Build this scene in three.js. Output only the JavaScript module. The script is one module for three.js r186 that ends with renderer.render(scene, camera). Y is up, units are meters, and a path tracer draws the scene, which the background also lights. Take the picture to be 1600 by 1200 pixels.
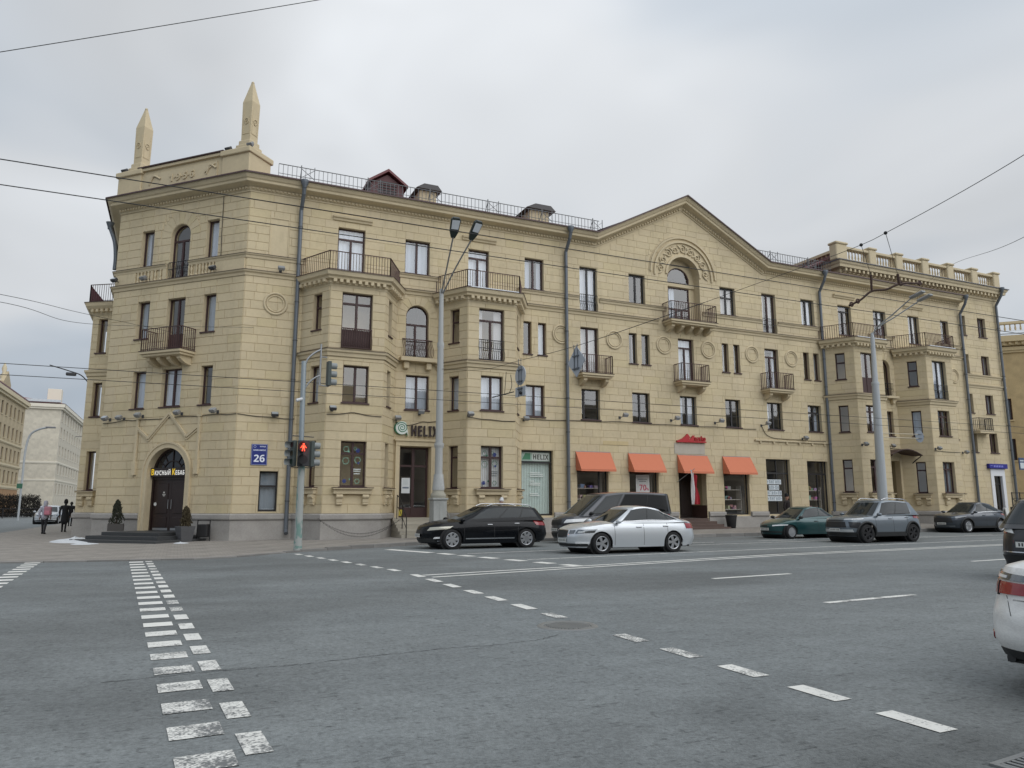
import * as THREE from 'three';
import { mergeGeometries, mergeVertices, toCreasedNormals } from 'three/addons/utils/BufferGeometryUtils.js';
import { RoundedBoxGeometry } from 'three/addons/geometries/RoundedBoxGeometry.js';
import { TextGeometry } from 'three/addons/geometries/TextGeometry.js';
import { FontLoader } from 'three/addons/loaders/FontLoader.js';
import { MarchingCubes } from 'three/addons/objects/MarchingCubes.js';

// ---------- camera, sky, sun, exposure ----------
const scene = new THREE.Scene();
const camera = new THREE.PerspectiveCamera(55.13, 4 / 3, 0.1, 1500);
camera.position.set(0, 1.5, 0);
camera.rotation.order = 'YXZ';
camera.rotation.set(THREE.MathUtils.degToRad(9.364), THREE.MathUtils.degToRad(-24.175), 0);
const renderer = new THREE.WebGLRenderer({ antialias: true });
renderer.setSize(1024, 768);
renderer.toneMapping = THREE.LinearToneMapping;
renderer.toneMappingExposure = 1.32;
renderer.shadowMap.enabled = true;
const sun = new THREE.DirectionalLight(new THREE.Color(1, 0.99, 0.975), 1.5);
sun.position.set(20 + 22, 40, -20 + 50);
sun.target.position.set(20, 0, -20);
sun.castShadow = true; sun.shadow.radius = 150; sun.shadow.mapSize.set(2048, 2048);
Object.assign(sun.shadow.camera, { left: -60, right: 60, top: 60, bottom: -60, near: 1, far: 200 });
scene.add(sun, sun.target);

let seed = 20261;
const rnd = () => { seed = (seed * 1664525 + 1013904223) >>> 0; return seed / 4294967296; };
const rr = (a, b) => a + (b - a) * rnd();
const clamp = (v, a, b) => Math.min(b, Math.max(a, v));
const lerp = (a, b, t) => a + (b - a) * t;
const sstep = (a, b, v) => { const t = clamp((v - a) / (b - a), 0, 1); return t * t * (3 - 2 * t); };
const hash2 = (x, y, s = 0) => { let h = (x | 0) * 374761393 + (y | 0) * 668265263 + s * 2147483; h = Math.imul(h ^ (h >>> 13), 1274126177); return ((h ^ (h >>> 16)) >>> 0) / 4294967296; };
function vnoise(x, y, per = 0, s = 0) {
  const xi = Math.floor(x), yi = Math.floor(y), fx = x - xi, fy = y - yi;
  const m = (a) => per ? ((a % per) + per) % per : a;
  const u = fx * fx * (3 - 2 * fx), v = fy * fy * (3 - 2 * fy);
  return lerp(lerp(hash2(m(xi), m(yi), s), hash2(m(xi + 1), m(yi), s), u), lerp(hash2(m(xi), m(yi + 1), s), hash2(m(xi + 1), m(yi + 1), s), u), v);
}
function fbm(x, y, oct, per = 0, s = 0) { let a = 0.5, t = 0, n = 0; for (let i = 0; i < oct; i++) { t += a * vnoise(x, y, per, s + i); n += a; a *= 0.5; x *= 2; y *= 2; if (per) per *= 2; } return t / n; }

// overcast sky: grey-blue cloud layer, brighter towards the zenith as overcast skies are
{
  const W = 1024, H = 512, d = new Float32Array(W * H * 4);
  for (let j = 0; j < H; j++) for (let i = 0; i < W; i++) {
    const el = ((j + 0.5) / H - 0.5) * Math.PI, az = ((i + 0.5) / W - 0.5) * 2 * Math.PI;
    const y = Math.sin(el), c = Math.cos(el), x = Math.cos(az) * c, z = Math.sin(az) * c;
    const k = 1 / (Math.max(y, 0) + 0.22), px = x * k, pz = z * k;
    const wx = fbm(px * 0.9 + 3, pz * 0.9 + 7, 3, 0, 11) - 0.5, wz = fbm(px * 0.9 - 5, pz * 0.9 + 1, 3, 0, 17) - 0.5;
    const n = fbm(px * 1.05 + wx * 1.1 + 40, pz * 1.05 + wz * 1.1 + 12, 5, 0, 3);
    const th = sstep(0.36, 0.68, n);
    const gap = Math.exp(-(1 - (y * 0.545 - x * 0.06 - z * 0.836)) * 34); // thin cloud where the layer glows brighter
    const fine = fbm(px * 2.6 + wx * 2 + 9, pz * 1.3 + wz * 2 + 4, 4, 0, 29) - 0.5;
    const lum = (0.43 + 0.36 * Math.max(y, 0) ** 2) * (0.77 + 0.32 * th + 0.42 * fine) * (1 + 0.1 * gap);
    const blue = lerp(0.2, 0.06, clamp(th + gap, 0, 1)) * (1 - 0.3 * Math.max(y, 0));
    const o = (j * W + i) * 4, g = y < -0.01 ? 0.32 : 1;
    d[o] = lum * (1 - blue * 0.85) * g; d[o + 1] = lum * (1 - blue * 0.12) * g; d[o + 2] = lum * (1 + blue * 0.75) * g; d[o + 3] = 1;
  }
  const t = new THREE.DataTexture(d, W, H, THREE.RGBAFormat, THREE.FloatType);
  t.mapping = THREE.EquirectangularReflectionMapping; t.magFilter = THREE.LinearFilter; t.minFilter = THREE.LinearFilter; t.wrapS = THREE.RepeatWrapping; t.needsUpdate = true;
  scene.background = t; scene.environment = t;
}

// ---------- helpers ----------
const used = new Map();
function numbered(n) { const k = used.get(n) || 0; used.set(n, k + 1); return k ? n + '_' + String(k).padStart(3, '0') : n; }
function tag(o, label, category, group) { o.userData.label = label; o.userData.category = category; if (group) o.userData.group = group; return o; }
function thing(name, label, category, group, pos = [0, 0, 0], turn = 0) {
  const o = new THREE.Group(); o.name = numbered(name); o.position.set(...pos); o.rotation.y = turn; scene.add(o); return tag(o, label, category, group);
}
function structure(o) { o.userData.kind = 'structure'; scene.add(o); return o; }
function part(name, geo, mat, parent) { const m = new THREE.Mesh(geo, mat); m.name = name; m.castShadow = m.receiveShadow = true; parent.add(m); return m; }
function solo(name, geo, mat, label, category, group) { const m = new THREE.Mesh(geo, mat); m.name = numbered(name); m.castShadow = m.receiveShadow = true; scene.add(m); return tag(m, label, category, group); }
function texture(size, fn, ch = 1) {
  const w = Array.isArray(size) ? size[0] : size, h = Array.isArray(size) ? size[1] : size, d = new Uint8Array(w * h * 4);
  for (let j = 0; j < h; j++) for (let i = 0; i < w; i++) { const v = fn(i / w, j / h, i, j), o = (j * w + i) * 4; const a = Array.isArray(v) ? v : [v, v, v]; for (let k = 0; k < 3; k++) d[o + k] = clamp(Math.round(a[k] * 255), 0, 255); d[o + 3] = a.length > 3 ? clamp(a[3] * 255, 0, 255) : 255; }
  const t = new THREE.DataTexture(d, w, h); t.wrapS = t.wrapT = THREE.RepeatWrapping; t.magFilter = THREE.LinearFilter; t.minFilter = THREE.LinearMipmapLinearFilter; t.generateMipmaps = true; t.needsUpdate = true; return t;
}
function rep(t, u, v = u) { const c = t.clone(); c.repeat.set(u, v); c.needsUpdate = true; return c; }
const lin = (r, g, b) => new THREE.Color().setRGB(r, g, b);
const mat = (c, rough = 0.8, extra = {}) => new THREE.MeshStandardMaterial({ color: Array.isArray(c) ? lin(...c) : new THREE.Color(c), roughness: rough, ...extra });
const phys = (c, rough, extra = {}) => new THREE.MeshPhysicalMaterial({ color: Array.isArray(c) ? lin(...c) : new THREE.Color(c), roughness: rough, ...extra });
// uv in metres by dominant normal
function uvm(g, s = 1) {
  if (g.index) g = g.toNonIndexed();
  g.computeVertexNormals === undefined || g.attributes.normal || g.computeVertexNormals();
  const p = g.attributes.position, n = g.attributes.normal, uv = new Float32Array(p.count * 2);
  for (let i = 0; i < p.count; i++) {
    const ax = Math.abs(n.getX(i)), ay = Math.abs(n.getY(i)), az = Math.abs(n.getZ(i)), x = p.getX(i), y = p.getY(i), z = p.getZ(i);
    if (ay > ax && ay > az) { uv[i * 2] = x * s; uv[i * 2 + 1] = z * s; } else if (ax > az) { uv[i * 2] = z * s; uv[i * 2 + 1] = y * s; } else { uv[i * 2] = x * s; uv[i * 2 + 1] = y * s; }
  }
  g.setAttribute('uv', new THREE.BufferAttribute(uv, 2)); return g;
}
const strip = (g) => { g = g.index ? g.toNonIndexed() : g; for (const k of Object.keys(g.attributes)) if (!['position', 'normal', 'uv'].includes(k)) g.deleteAttribute(k); if (!g.attributes.uv) g = uvm(g); return g; };
const merge = (list) => mergeGeometries(list.map(strip));
function box(x0, x1, y0, y1, z0, z1) { const g = new THREE.BoxGeometry(x1 - x0, y1 - y0, z1 - z0); g.translate((x0 + x1) / 2, (y0 + y1) / 2, (z0 + z1) / 2); return uvm(g); }
function rbox(x0, x1, y0, y1, z0, z1, r = 0.02, seg = 2) { const g = new RoundedBoxGeometry(x1 - x0, y1 - y0, z1 - z0, seg, r); g.translate((x0 + x1) / 2, (y0 + y1) / 2, (z0 + z1) / 2); return strip(g); }
function rod(a, b, r, seg = 6, r2 = r) { const A = new THREE.Vector3(...a), Bv = new THREE.Vector3(...b), L = A.distanceTo(Bv); const g = new THREE.CylinderGeometry(r2, r, L, seg); g.translate(0, L / 2, 0); g.applyQuaternion(new THREE.Quaternion().setFromUnitVectors(new THREE.Vector3(0, 1, 0), Bv.sub(A).normalize())); g.translate(...a); return strip(g); }
function bar(a, b, w, h = w) { const A = new THREE.Vector3(...a), Bv = new THREE.Vector3(...b), L = A.distanceTo(Bv); const g = new THREE.BoxGeometry(w, h, L); const m = new THREE.Matrix4().lookAt(A, Bv, new THREE.Vector3(0, 1, 0.001)); g.applyMatrix4(m); g.translate((a[0] + b[0]) / 2, (a[1] + b[1]) / 2, (a[2] + b[2]) / 2); return strip(g); }
function tube(pts, r, seg = 24, rad = 6) { return strip(new THREE.TubeGeometry(new THREE.CatmullRomCurve3(pts.map((p) => new THREE.Vector3(...p))), seg, r, rad)); }
function lathe(pts, seg = 16) { return strip(new THREE.LatheGeometry(pts.map((p) => new THREE.Vector2(...p)), seg)); }
function extr(pts, d, holes = [], bev = 0) { const s = new THREE.Shape(pts.map((p) => new THREE.Vector2(...p))); for (const h of holes) s.holes.push(h instanceof THREE.Path ? h : new THREE.Path(h.map((p) => new THREE.Vector2(...p)))); const g = new THREE.ExtrudeGeometry(s, { depth: d, curveSegments: 14, bevelEnabled: bev > 0, bevelThickness: bev, bevelSize: bev, bevelSegments: 1 }); return uvm(g); }
const at = (g, x, y, z, ry = 0) => { if (ry) g.rotateY(ry); return g.translate(x, y, z); };
// sweep a profile [(n, y)...] along a plan path [(x, z)...]; n is measured to the left-front side (outwards when the path runs left to right along a facade)
function sweep(path, prof, closedEnds = true) {
  const N = path.length, off = [];
  for (let i = 0; i < N; i++) {
    const d0 = i > 0 ? [path[i][0] - path[i - 1][0], path[i][1] - path[i - 1][1]] : null, d1 = i < N - 1 ? [path[i + 1][0] - path[i][0], path[i + 1][1] - path[i][1]] : null;
    const nrm = (d) => { const l = Math.hypot(...d); return [-d[1] / l, d[0] / l]; };
    const a = d0 ? nrm(d0) : nrm(d1), b = d1 ? nrm(d1) : nrm(d0);
    let m = [a[0] + b[0], a[1] + b[1]]; const l = Math.hypot(...m); m = [m[0] / l, m[1] / l]; const k = 1 / Math.max(0.3, m[0] * a[0] + m[1] * a[1]); off.push([m[0] * k, m[1] * k]);
  }
  const P = [], M = prof.length, V = (i, j) => [path[i][0] + off[i][0] * prof[j][0], prof[j][1], path[i][1] + off[i][1] * prof[j][0]];
  const q = (a, b, c, d) => P.push(...a, ...b, ...c, ...a, ...c, ...d);
  for (let i = 0; i < N - 1; i++) for (let j = 0; j < M - 1; j++) q(V(i, j), V(i + 1, j), V(i + 1, j + 1), V(i, j + 1));
  if (closedEnds) { const tri = THREE.ShapeUtils.triangulateShape(prof.map((p) => new THREE.Vector2(...p)), []); for (const t of tri) { P.push(...V(0, t[0]), ...V(0, t[1]), ...V(0, t[2])); P.push(...V(N - 1, t[0]), ...V(N - 1, t[2]), ...V(N - 1, t[1])); } }
  const g = new THREE.BufferGeometry(); g.setAttribute('position', new THREE.Float32BufferAttribute(P, 3)); g.computeVertexNormals(); return uvm(g);
}
function canvasTex(w, h, draw) { const c = document.createElement('canvas'); c.width = w; c.height = h; const x = c.getContext('2d'); draw(x, w, h); const t = new THREE.CanvasTexture(c); t.colorSpace = THREE.SRGBColorSpace; return t; }
const font = await new FontLoader().loadAsync('fonts/droid/droid_sans_bold.typeface.json');
function text3(s, size, depth) { const g = new TextGeometry(s, { font, size, depth, curveSegments: 4, bevelEnabled: false }); return strip(g); }

// ---------- shared textures and materials ----------
const stuccoT = texture(512, (u, v) => { const a = fbm(u * 4, v * 4, 5, 4, 1), b = fbm(u * 48, v * 48, 3, 48, 5), st = fbm(u * 22, v * 3, 3, 0, 9); return 0.84 + 0.16 * (a - 0.5) + 0.09 * (b - 0.5) - 0.05 * sstep(0.55, 0.8, st) * sstep(0.02, 0.1, u) * sstep(0.98, 0.9, u); });
const stuccoB = texture(256, (u, v) => 0.5 + 0.5 * (fbm(u * 64, v * 64, 3, 64, 21) - 0.5));
const grimeT = texture(512, (u, v) => { const a = fbm(u * 6, v * 6, 5, 6, 31), b = fbm(u * 90, v * 90, 2, 90, 35); return 0.8 + 0.3 * (a - 0.5) + 0.16 * (b - 0.5); });
const stuccoMap = rep(stuccoT, 0.22), stuccoBump = rep(stuccoB, 1.1), grimeMap = rep(grimeT, 0.35);
const WALL = [0.70, 0.585, 0.385];
const wallTones = [1, 0.965, 1.03, 0.98, 1.015].map((k, i) => mat(WALL.map((c, j) => c * k * (i === 3 && j === 2 ? 0.95 : 1)), 0.92, { map: stuccoMap, bumpMap: stuccoBump, bumpScale: 0.004 }));
const wallMat = wallTones[0];
const trimMat = mat([0.685, 0.575, 0.385], 0.9, { map: stuccoMap, bumpMap: stuccoBump, bumpScale: 0.003 });
const plinthMat = mat([0.44, 0.415, 0.385], 0.9, { map: grimeMap });
const flashMat = mat([0.075, 0.035, 0.034], 0.55, { map: rep(grimeT, 0.5) });
const frameMat = mat([0.05, 0.022, 0.021], 0.55);
const frameDark = mat([0.02, 0.018, 0.019], 0.5);
const ironMat = mat([0.075, 0.035, 0.03], 0.6);
const ironDark = mat([0.022, 0.021, 0.022], 0.55, { metalness: 0.3 });
const zincMat = mat([0.17, 0.19, 0.215], 0.5, { metalness: 0.35, map: rep(grimeT, 0.7) });
const glassMat = phys([1, 1, 1], 0.02, { transmission: 1, thickness: 0, ior: 2.1 });
const curtainMats = [[0.62, 0.68, 0.76], [0.46, 0.52, 0.6], [0.52, 0.52, 0.52], [0.29, 0.34, 0.39]].map((c) => mat(c, 0.95, { side: THREE.DoubleSide }));
const roomMat = mat([0.22, 0.2, 0.18], 0.95);
const blackMat = mat([0.012, 0.012, 0.013], 0.6);
const chromeMat = mat([0.62, 0.63, 0.65], 0.18, { metalness: 1 });
const steelMat = mat([0.33, 0.34, 0.35], 0.45, { metalness: 0.7 });
const snowMat = mat([0.72, 0.75, 0.78], 0.9, { map: rep(grimeT, 1.5) });
// ---------- ground ----------
const asphT = texture(1024, (u, v) => { // stone grain at several sizes, pits and short scratches drawn out along the carriageway
  const f = hash2(Math.floor(u * 512), Math.floor(v * 512), 3), g = fbm(u * 170, v * 170, 2, 170, 41), m = vnoise(u * 84, v * 84, 84, 45), c = fbm(u * 10, v * 10, 4, 10, 43), p = vnoise(u * 26, v * 150, 0, 49), q = vnoise(u * 60, v * 60, 60, 53);
  const k = 0.7 + 0.28 * (g - 0.5) + 0.16 * (f - 0.5) + 0.2 * (m - 0.5) + 0.14 * (c - 0.5) - 0.24 * sstep(0.8, 0.93, p) - 0.2 * sstep(0.85, 0.97, q); return [k * 0.985, k, k * 1.005]; });
const asphB = texture(512, (u, v) => fbm(u * 170, v * 170, 2, 170, 47));
const roadMat = mat([0.272, 0.29, 0.29], 0.9, { map: rep(asphT, 0.4), bumpMap: rep(asphB, 0.85), bumpScale: 0.006, vertexColors: true });
function axis(lo, hi, step, far) { const a = []; for (let v = lo; v <= hi + 1e-6; v += step) a.push(v); let s = step; for (let v = hi; v < far;) { s *= 1.6; v = Math.min(far, v + s); a.push(v); } s = step; for (let v = lo; v > -far;) { s *= 1.6; v = Math.max(-far, v - s); a.unshift(v); } return a; }
const road = (() => {
  const xs = axis(-14, 46, 0.3, 700), zs = axis(-34, 6, 0.2, 700), P = [], C = [], U = [], I = [];
  for (const z of zs) for (const x of xs) {
    P.push(x, 0, z); U.push(x, -z);
    // long streaks of wear along the carriageway and darker patches of newer binder
    const s1 = fbm(x * 0.10 + 5, z * 1.1, 4, 0, 61), s2 = fbm(x * 0.5, z * 2.6, 3, 0, 67), s3 = fbm(x * 0.22 + 9, z * 0.3, 3, 0, 71);
    let k = 0.95 + 0.38 * (s1 - 0.5) + 0.14 * (s2 - 0.5) - 0.16 * sstep(0.56, 0.72, s3);
    k -= 0.2 * sstep(0.42, 0.6, fbm(x * 1.3 + 3, z * 1.1 + 8, 4, 0, 73)) * sstep(2.6, 1.0, Math.hypot((x - 4.3) * 0.8, z + 3.4)); // darker tarry patch beside the drain
    const t = 1 + 0.03 * (s3 - 0.5); C.push(k * t, k, k / t);
  }
  const nx = xs.length; for (let j = 0; j < zs.length - 1; j++) for (let i = 0; i < nx - 1; i++) { const a = j * nx + i; I.push(a, a + nx, a + 1, a + 1, a + nx, a + nx + 1); }
  const g = new THREE.BufferGeometry(); g.setAttribute('position', new THREE.Float32BufferAttribute(P, 3)); g.setAttribute('uv', new THREE.Float32BufferAttribute(U, 2)); g.setAttribute('color', new THREE.Float32BufferAttribute(C, 3)); g.setIndex(I); g.computeVertexNormals();
  const m = new THREE.Mesh(g, roadMat); m.name = 'road'; m.receiveShadow = true; return structure(m);
})();

// pavement: kerb line paired with a line under the buildings
const kerbKeys = [[-8.7, -150, -3, -150], [-8.7, -70, -3, -70], [-8.7, -46, -3, -46], [-8.8, -36, -3, -40], [-8.4, -30, -2.4, -39.5], [-6.6, -25.6, -1.6, -38.6], [-4.15, -23.5, -0.9, -37.8], [-1.1, -23.05, -0.2, -37], [0.5, -22.85, 0.7, -36], [1.7, -23.4, 1.6, -35], [2.7, -24.35, 2.6, -34.4], [3.8, -25.2, 3.6, -34], [6.5, -26.6, 6.5, -34], [8.6, -27.7, 8.6, -34], [12, -28.2, 12, -34], [22.9, -28.9, 22.9, -34], [30, -29.2, 30, -34], [52, -29.6, 52, -34], [75, -29.9, 75, -44], [200, -31, 200, -60]];
const groundAt = (x, z) => { // height of the pavement
  const inner = clamp(0.045 + 0.0085 * x, -0.02, 0.42), outer = x < 3 ? 0.035 : clamp(0.035 + (x - 3) * 0.03, 0.03, 0.12);
  return lerp(outer, Math.max(inner, 0.02), sstep(-27.5, -33, z));
};
const kerbLine = [], pave = (() => {
  const R = []; for (let i = 0; i < kerbKeys.length - 1; i++) { const a = kerbKeys[i], b = kerbKeys[i + 1], L = Math.hypot(b[0] - a[0], b[1] - a[1]), n = Math.max(1, Math.min(40, Math.round(L / 0.9))); for (let k = 0; k < n; k++) R.push(a.map((v, q) => lerp(v, b[q], k / n))); } R.push(kerbKeys[kerbKeys.length - 1]);
  for (const r of R) kerbLine.push([r[0], r[1]]);
  const P = [], U = [], I = [], M = 10;
  for (const r of R) for (let j = 0; j <= M; j++) { const t = j / M, x = lerp(r[0], r[2], t), z = lerp(r[1], r[3], t); P.push(x, groundAt(x, z) - (j === 0 ? 0.004 : 0), z); U.push(x, -z); }
  for (let i = 0; i < R.length - 1; i++) for (let j = 0; j < M; j++) { const a = i * (M + 1) + j; I.push(a, a + M + 1, a + 1, a + 1, a + M + 1, a + M + 2); }
  const g = new THREE.BufferGeometry(); g.setAttribute('position', new THREE.Float32BufferAttribute(P, 3)); g.setAttribute('uv', new THREE.Float32BufferAttribute(U, 2)); g.setIndex(I); g.computeVertexNormals();
  const T = texture(512, (u, v) => { // small concrete setts with sandy joints and worn dirt
    const rows = 20, cols = 10, y = v * rows, row = Math.floor(y), x = u * cols + (row % 2) * 0.5, cx = Math.floor(x) % cols, fx = x - Math.floor(x), fy = y - row;
    const j = Math.min(fx * 2, (1 - fx) * 2, fy, 1 - fy), e = sstep(0.03, 0.12, j), h = hash2(cx, row, 77), d = fbm(u * 5, v * 5, 4, 5, 79), f = hash2(Math.floor(u * 512), Math.floor(v * 512), 83);
    const k = lerp(0.52, 0.72 + 0.16 * (h - 0.5), e) + 0.3 * (d - 0.5) + 0.12 * (f - 0.5); return [k * 1.03, k, k * 0.96]; });
  const m = new THREE.Mesh(g, mat([0.36, 0.34, 0.315], 0.9, { map: rep(T, 0.5), side: THREE.DoubleSide })); m.name = 'pavement'; m.receiveShadow = true; return structure(m);
})();
{
  const tones = [0.9, 1, 1.12].map((k) => mat([0.27 * k, 0.26 * k, 0.245 * k], 0.9, { map: grimeMap }));
  for (let i = 0; i < kerbLine.length - 1; i++) {
    const a = kerbLine[i], b = kerbLine[i + 1]; if (a[0] > 80 || a[1] < -75) continue;
    const L = Math.hypot(b[0] - a[0], b[1] - a[1]), n = Math.max(1, Math.round(L / 1.0)), ang = Math.atan2(-(b[1] - a[1]), b[0] - a[0]);
    for (let k = 0; k < n; k++) {
      const t = (k + 0.5) / n, x = lerp(a[0], b[0], t), z = lerp(a[1], b[1], t), h = groundAt(x, z) + 0.006;
      const s = part('kerb_stone', rbox(-L / n / 2 + 0.006, L / n / 2 - 0.006, -0.12, h, -0.16, 0.015, 0.012, 1), tones[Math.floor(rnd() * 3)], pave);
      s.position.set(x, 0, z); s.rotation.y = ang;
    }
  }
}
// painted markings
const paintT = (wear, s) => texture(256, (u, v) => { const n = fbm(u * 60, v * 60, 3, 60, s), c = fbm(u * 5, v * 5, 3, 5, s + 4), w = sstep(wear - 0.14, wear + 0.14, n * 0.55 + c * 0.45); const p = 0.72 + 0.12 * (c - 0.5); return [lerp(0.15, p, w), lerp(0.155, p * 0.99, w), lerp(0.155, p * 0.93, w)]; });
const paints = [0.26, 0.37, 0.43, 0.485].map((w, i) => mat([1, 1, 1], 0.8, { map: rep(paintT(w, 101 + i * 9), 1.3), polygonOffset: true, polygonOffsetFactor: -1 }));
function quadMark(name, pts, m) { // pts: four [x, z] corners in order
  const P = [], U = []; for (const i of [0, 1, 2, 0, 2, 3]) { P.push(pts[i][0], 0.005, pts[i][1]); U.push(pts[i][0], pts[i][1]); }
  let g = new THREE.BufferGeometry(); g.setAttribute('position', new THREE.Float32BufferAttribute(P, 3)); g.setAttribute('uv', new THREE.Float32BufferAttribute(U, 2)); g.computeVertexNormals();
  if (g.attributes.normal.getY(0) < 0) { const p = g.attributes.position.array, u = g.attributes.uv.array; for (let t = 0; t < 2; t++) { for (let k = 0; k < 3; k++) { const a = p[t * 9 + 3 + k]; p[t * 9 + 3 + k] = p[t * 9 + 6 + k]; p[t * 9 + 6 + k] = a; } for (let k = 0; k < 2; k++) { const a = u[t * 6 + 2 + k]; u[t * 6 + 2 + k] = u[t * 6 + 4 + k]; u[t * 6 + 4 + k] = a; } } g.computeVertexNormals(); }
  return part(name, g, m, road);
}
{
  const cx = (z) => 0.42 + 0.0662 * (z + 5); // right edge of the wide bars
  let i = 0; for (let z = -3.5; z > -22.6; i++) { const L = 0.31 + 0.006 * i * 0.5, w = 0.335, x = cx(z); quadMark('crossing_bar', [[x - w, z], [x, z - 0.02], [x - 0.02, z - L - 0.02], [x - w - 0.02, z - L]], paints[z > -9 ? (hash2(i, 5) < 0.35 ? 3 : 2) : hash2(i, 9) < 0.2 ? 1 : 0]); z -= 0.655 + 0.011 * i; }
  i = 0; for (let z = -4.15; z > -22.6; i++) { const x = cx(z) + 0.06; quadMark('crossing_square', [[x, z], [x + 0.165, z], [x + 0.135, z - 0.47], [x - 0.03, z - 0.47]], paints[z > -9.3 ? 2 : hash2(i, 3) < 0.35 ? 3 : hash2(i, 4) < 0.5 ? 1 : 0]); z -= 0.865; }
  i = 0; for (let z = -16.6; z > -23.2; z -= 0.72, i++) { const x = -2.9 + (z + 17) * 0.05; quadMark('crossing_bar', [[x - 0.34, z], [x + 0.02, z], [x, z - 0.33], [x - 0.36, z - 0.33]], paints[0]); }
  // guide dashes across the junction
  for (const [z0, z1, p] of [[-3.59, -4.1, 0], [-4.46, -4.96, 0], [-5.35, -5.85, 2], [-6.26, -6.77, 3], [-7.2, -7.7, 3], [-9.1, -9.6, 3], [-10.03, -10.63, 0], [-11.1, -11.7, 1], [-12.12, -12.7, 1], [-13.22, -13.85, 0], [-14.27, -14.95, 1], [-15.38, -16.05, 0]]) quadMark('guide_dash', [[4.74, z0], [4.92, z0], [4.92, z1], [4.74, z1]], paints[p]);
  for (let k = 0; k < 8; k++) { const z = -17 - k * 0.95, x = lerp(4.66, 3.45, k / 7); quadMark('guide_dash', [[x, z], [x + 0.18, z], [x + 0.13, z - 0.55], [x - 0.05, z - 0.55]], paints[k % 3]); }
  function line(name, pts, w, m) { for (let k = 0; k < pts.length - 1; k++) { const [a, b] = [pts[k], pts[k + 1]], d = [b[0] - a[0], b[1] - a[1]], l = Math.hypot(...d), n = [-d[1] / l * w / 2, d[0] / l * w / 2]; quadMark(name, [[a[0] - n[0], a[1] - n[1]], [b[0] - n[0], b[1] - n[1]], [b[0] + n[0], b[1] + n[1]], [a[0] + n[0], a[1] + n[1]]], m); } }
  line('centre_line', [[5.0, -15.25], [10.9, -16.4], [17, -17.5], [28.5, -18.4], [70, -20.3]], 0.14, paints[0]);
  line('centre_line', [[4.95, -15.75], [10.95, -16.78], [17.1, -17.9], [28.6, -18.8], [70, -20.7]], 0.14, paints[0]);
  line('stop_line', [[6.7, -25.3], [7.5, -23]], 0.34, paints[0]);
  for (const [z0, z1] of [[-22.6, -21.9], [-21.5, -20.9], [-20.5, -19.8], [-19.3, -18.6], [-18.1, -17.5], [-17.1, -16.5]]) { const f = (z) => 7.6 + (z + 22.8) * 0.265; line('stop_line', [[f(z0), z0], [f(z1), z1]], 0.34, paints[0]); }
  for (const [x0, x1, z] of [[10.2, 12.5, -12.58], [19.7, 22, -13.52], [29, 31.3, -14.4]]) line('lane_dash', [[x0, z], [x1, z - 0.2]], 0.14, paints[0]);
  for (const [x0, x1, z] of [[9.3, 11.5, -8.8], [18.2, 20.4, -9.5]]) line('lane_dash', [[x0, z], [x1, z - 0.17]], 0.14, paints[2]);
  line('parking_line', [[8.4, -22.1], [16, -23.2], [34, -24.6], [60, -25.6]], 0.12, paints[1]);
  line('lane_line', [[9.0, -19.0], [16, -19.9], [34, -21.4], [60, -22.6]], 0.12, paints[1]);
  for (let k = 0; k < 9; k++) line('lane_dash', [[18 + k * 4.6, -24.7 - k * 0.13], [20.2 + k * 4.6, -24.75 - k * 0.13]], 0.12, paints[1]);
  // hairline crack: a jagged sliver of exposed dark binder
  const cr = [[-0.5, -7.5], [0.47, -7.55], [1.0, -7.53], [1.36, -7.56], [1.93, -7.65], [2.72, -7.74], [3.21, -7.68], [3.86, -7.79], [4.2, -8.0]], top = [], bot = [];
  for (let k = 0; k < cr.length - 1; k++) for (let q = 0; q < 14; q++) { const t = q / 14, x = lerp(cr[k][0], cr[k + 1][0], t), z = lerp(cr[k][1], cr[k + 1][1], t) + (hash2(k * 14 + q, 1) - 0.5) * 0.04, w = 0.002 + 0.005 * hash2(k * 14 + q, 2); top.push([x, -(z - w)]); bot.unshift([x, -(z + w)]); }
  const g = new THREE.ShapeGeometry(new THREE.Shape([...top, ...bot].map((p) => new THREE.Vector2(...p)))); g.rotateX(-Math.PI / 2); g.translate(0, 0.004, 0); part('crack', g, mat([0.02, 0.02, 0.02], 0.95), road);
}
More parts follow.
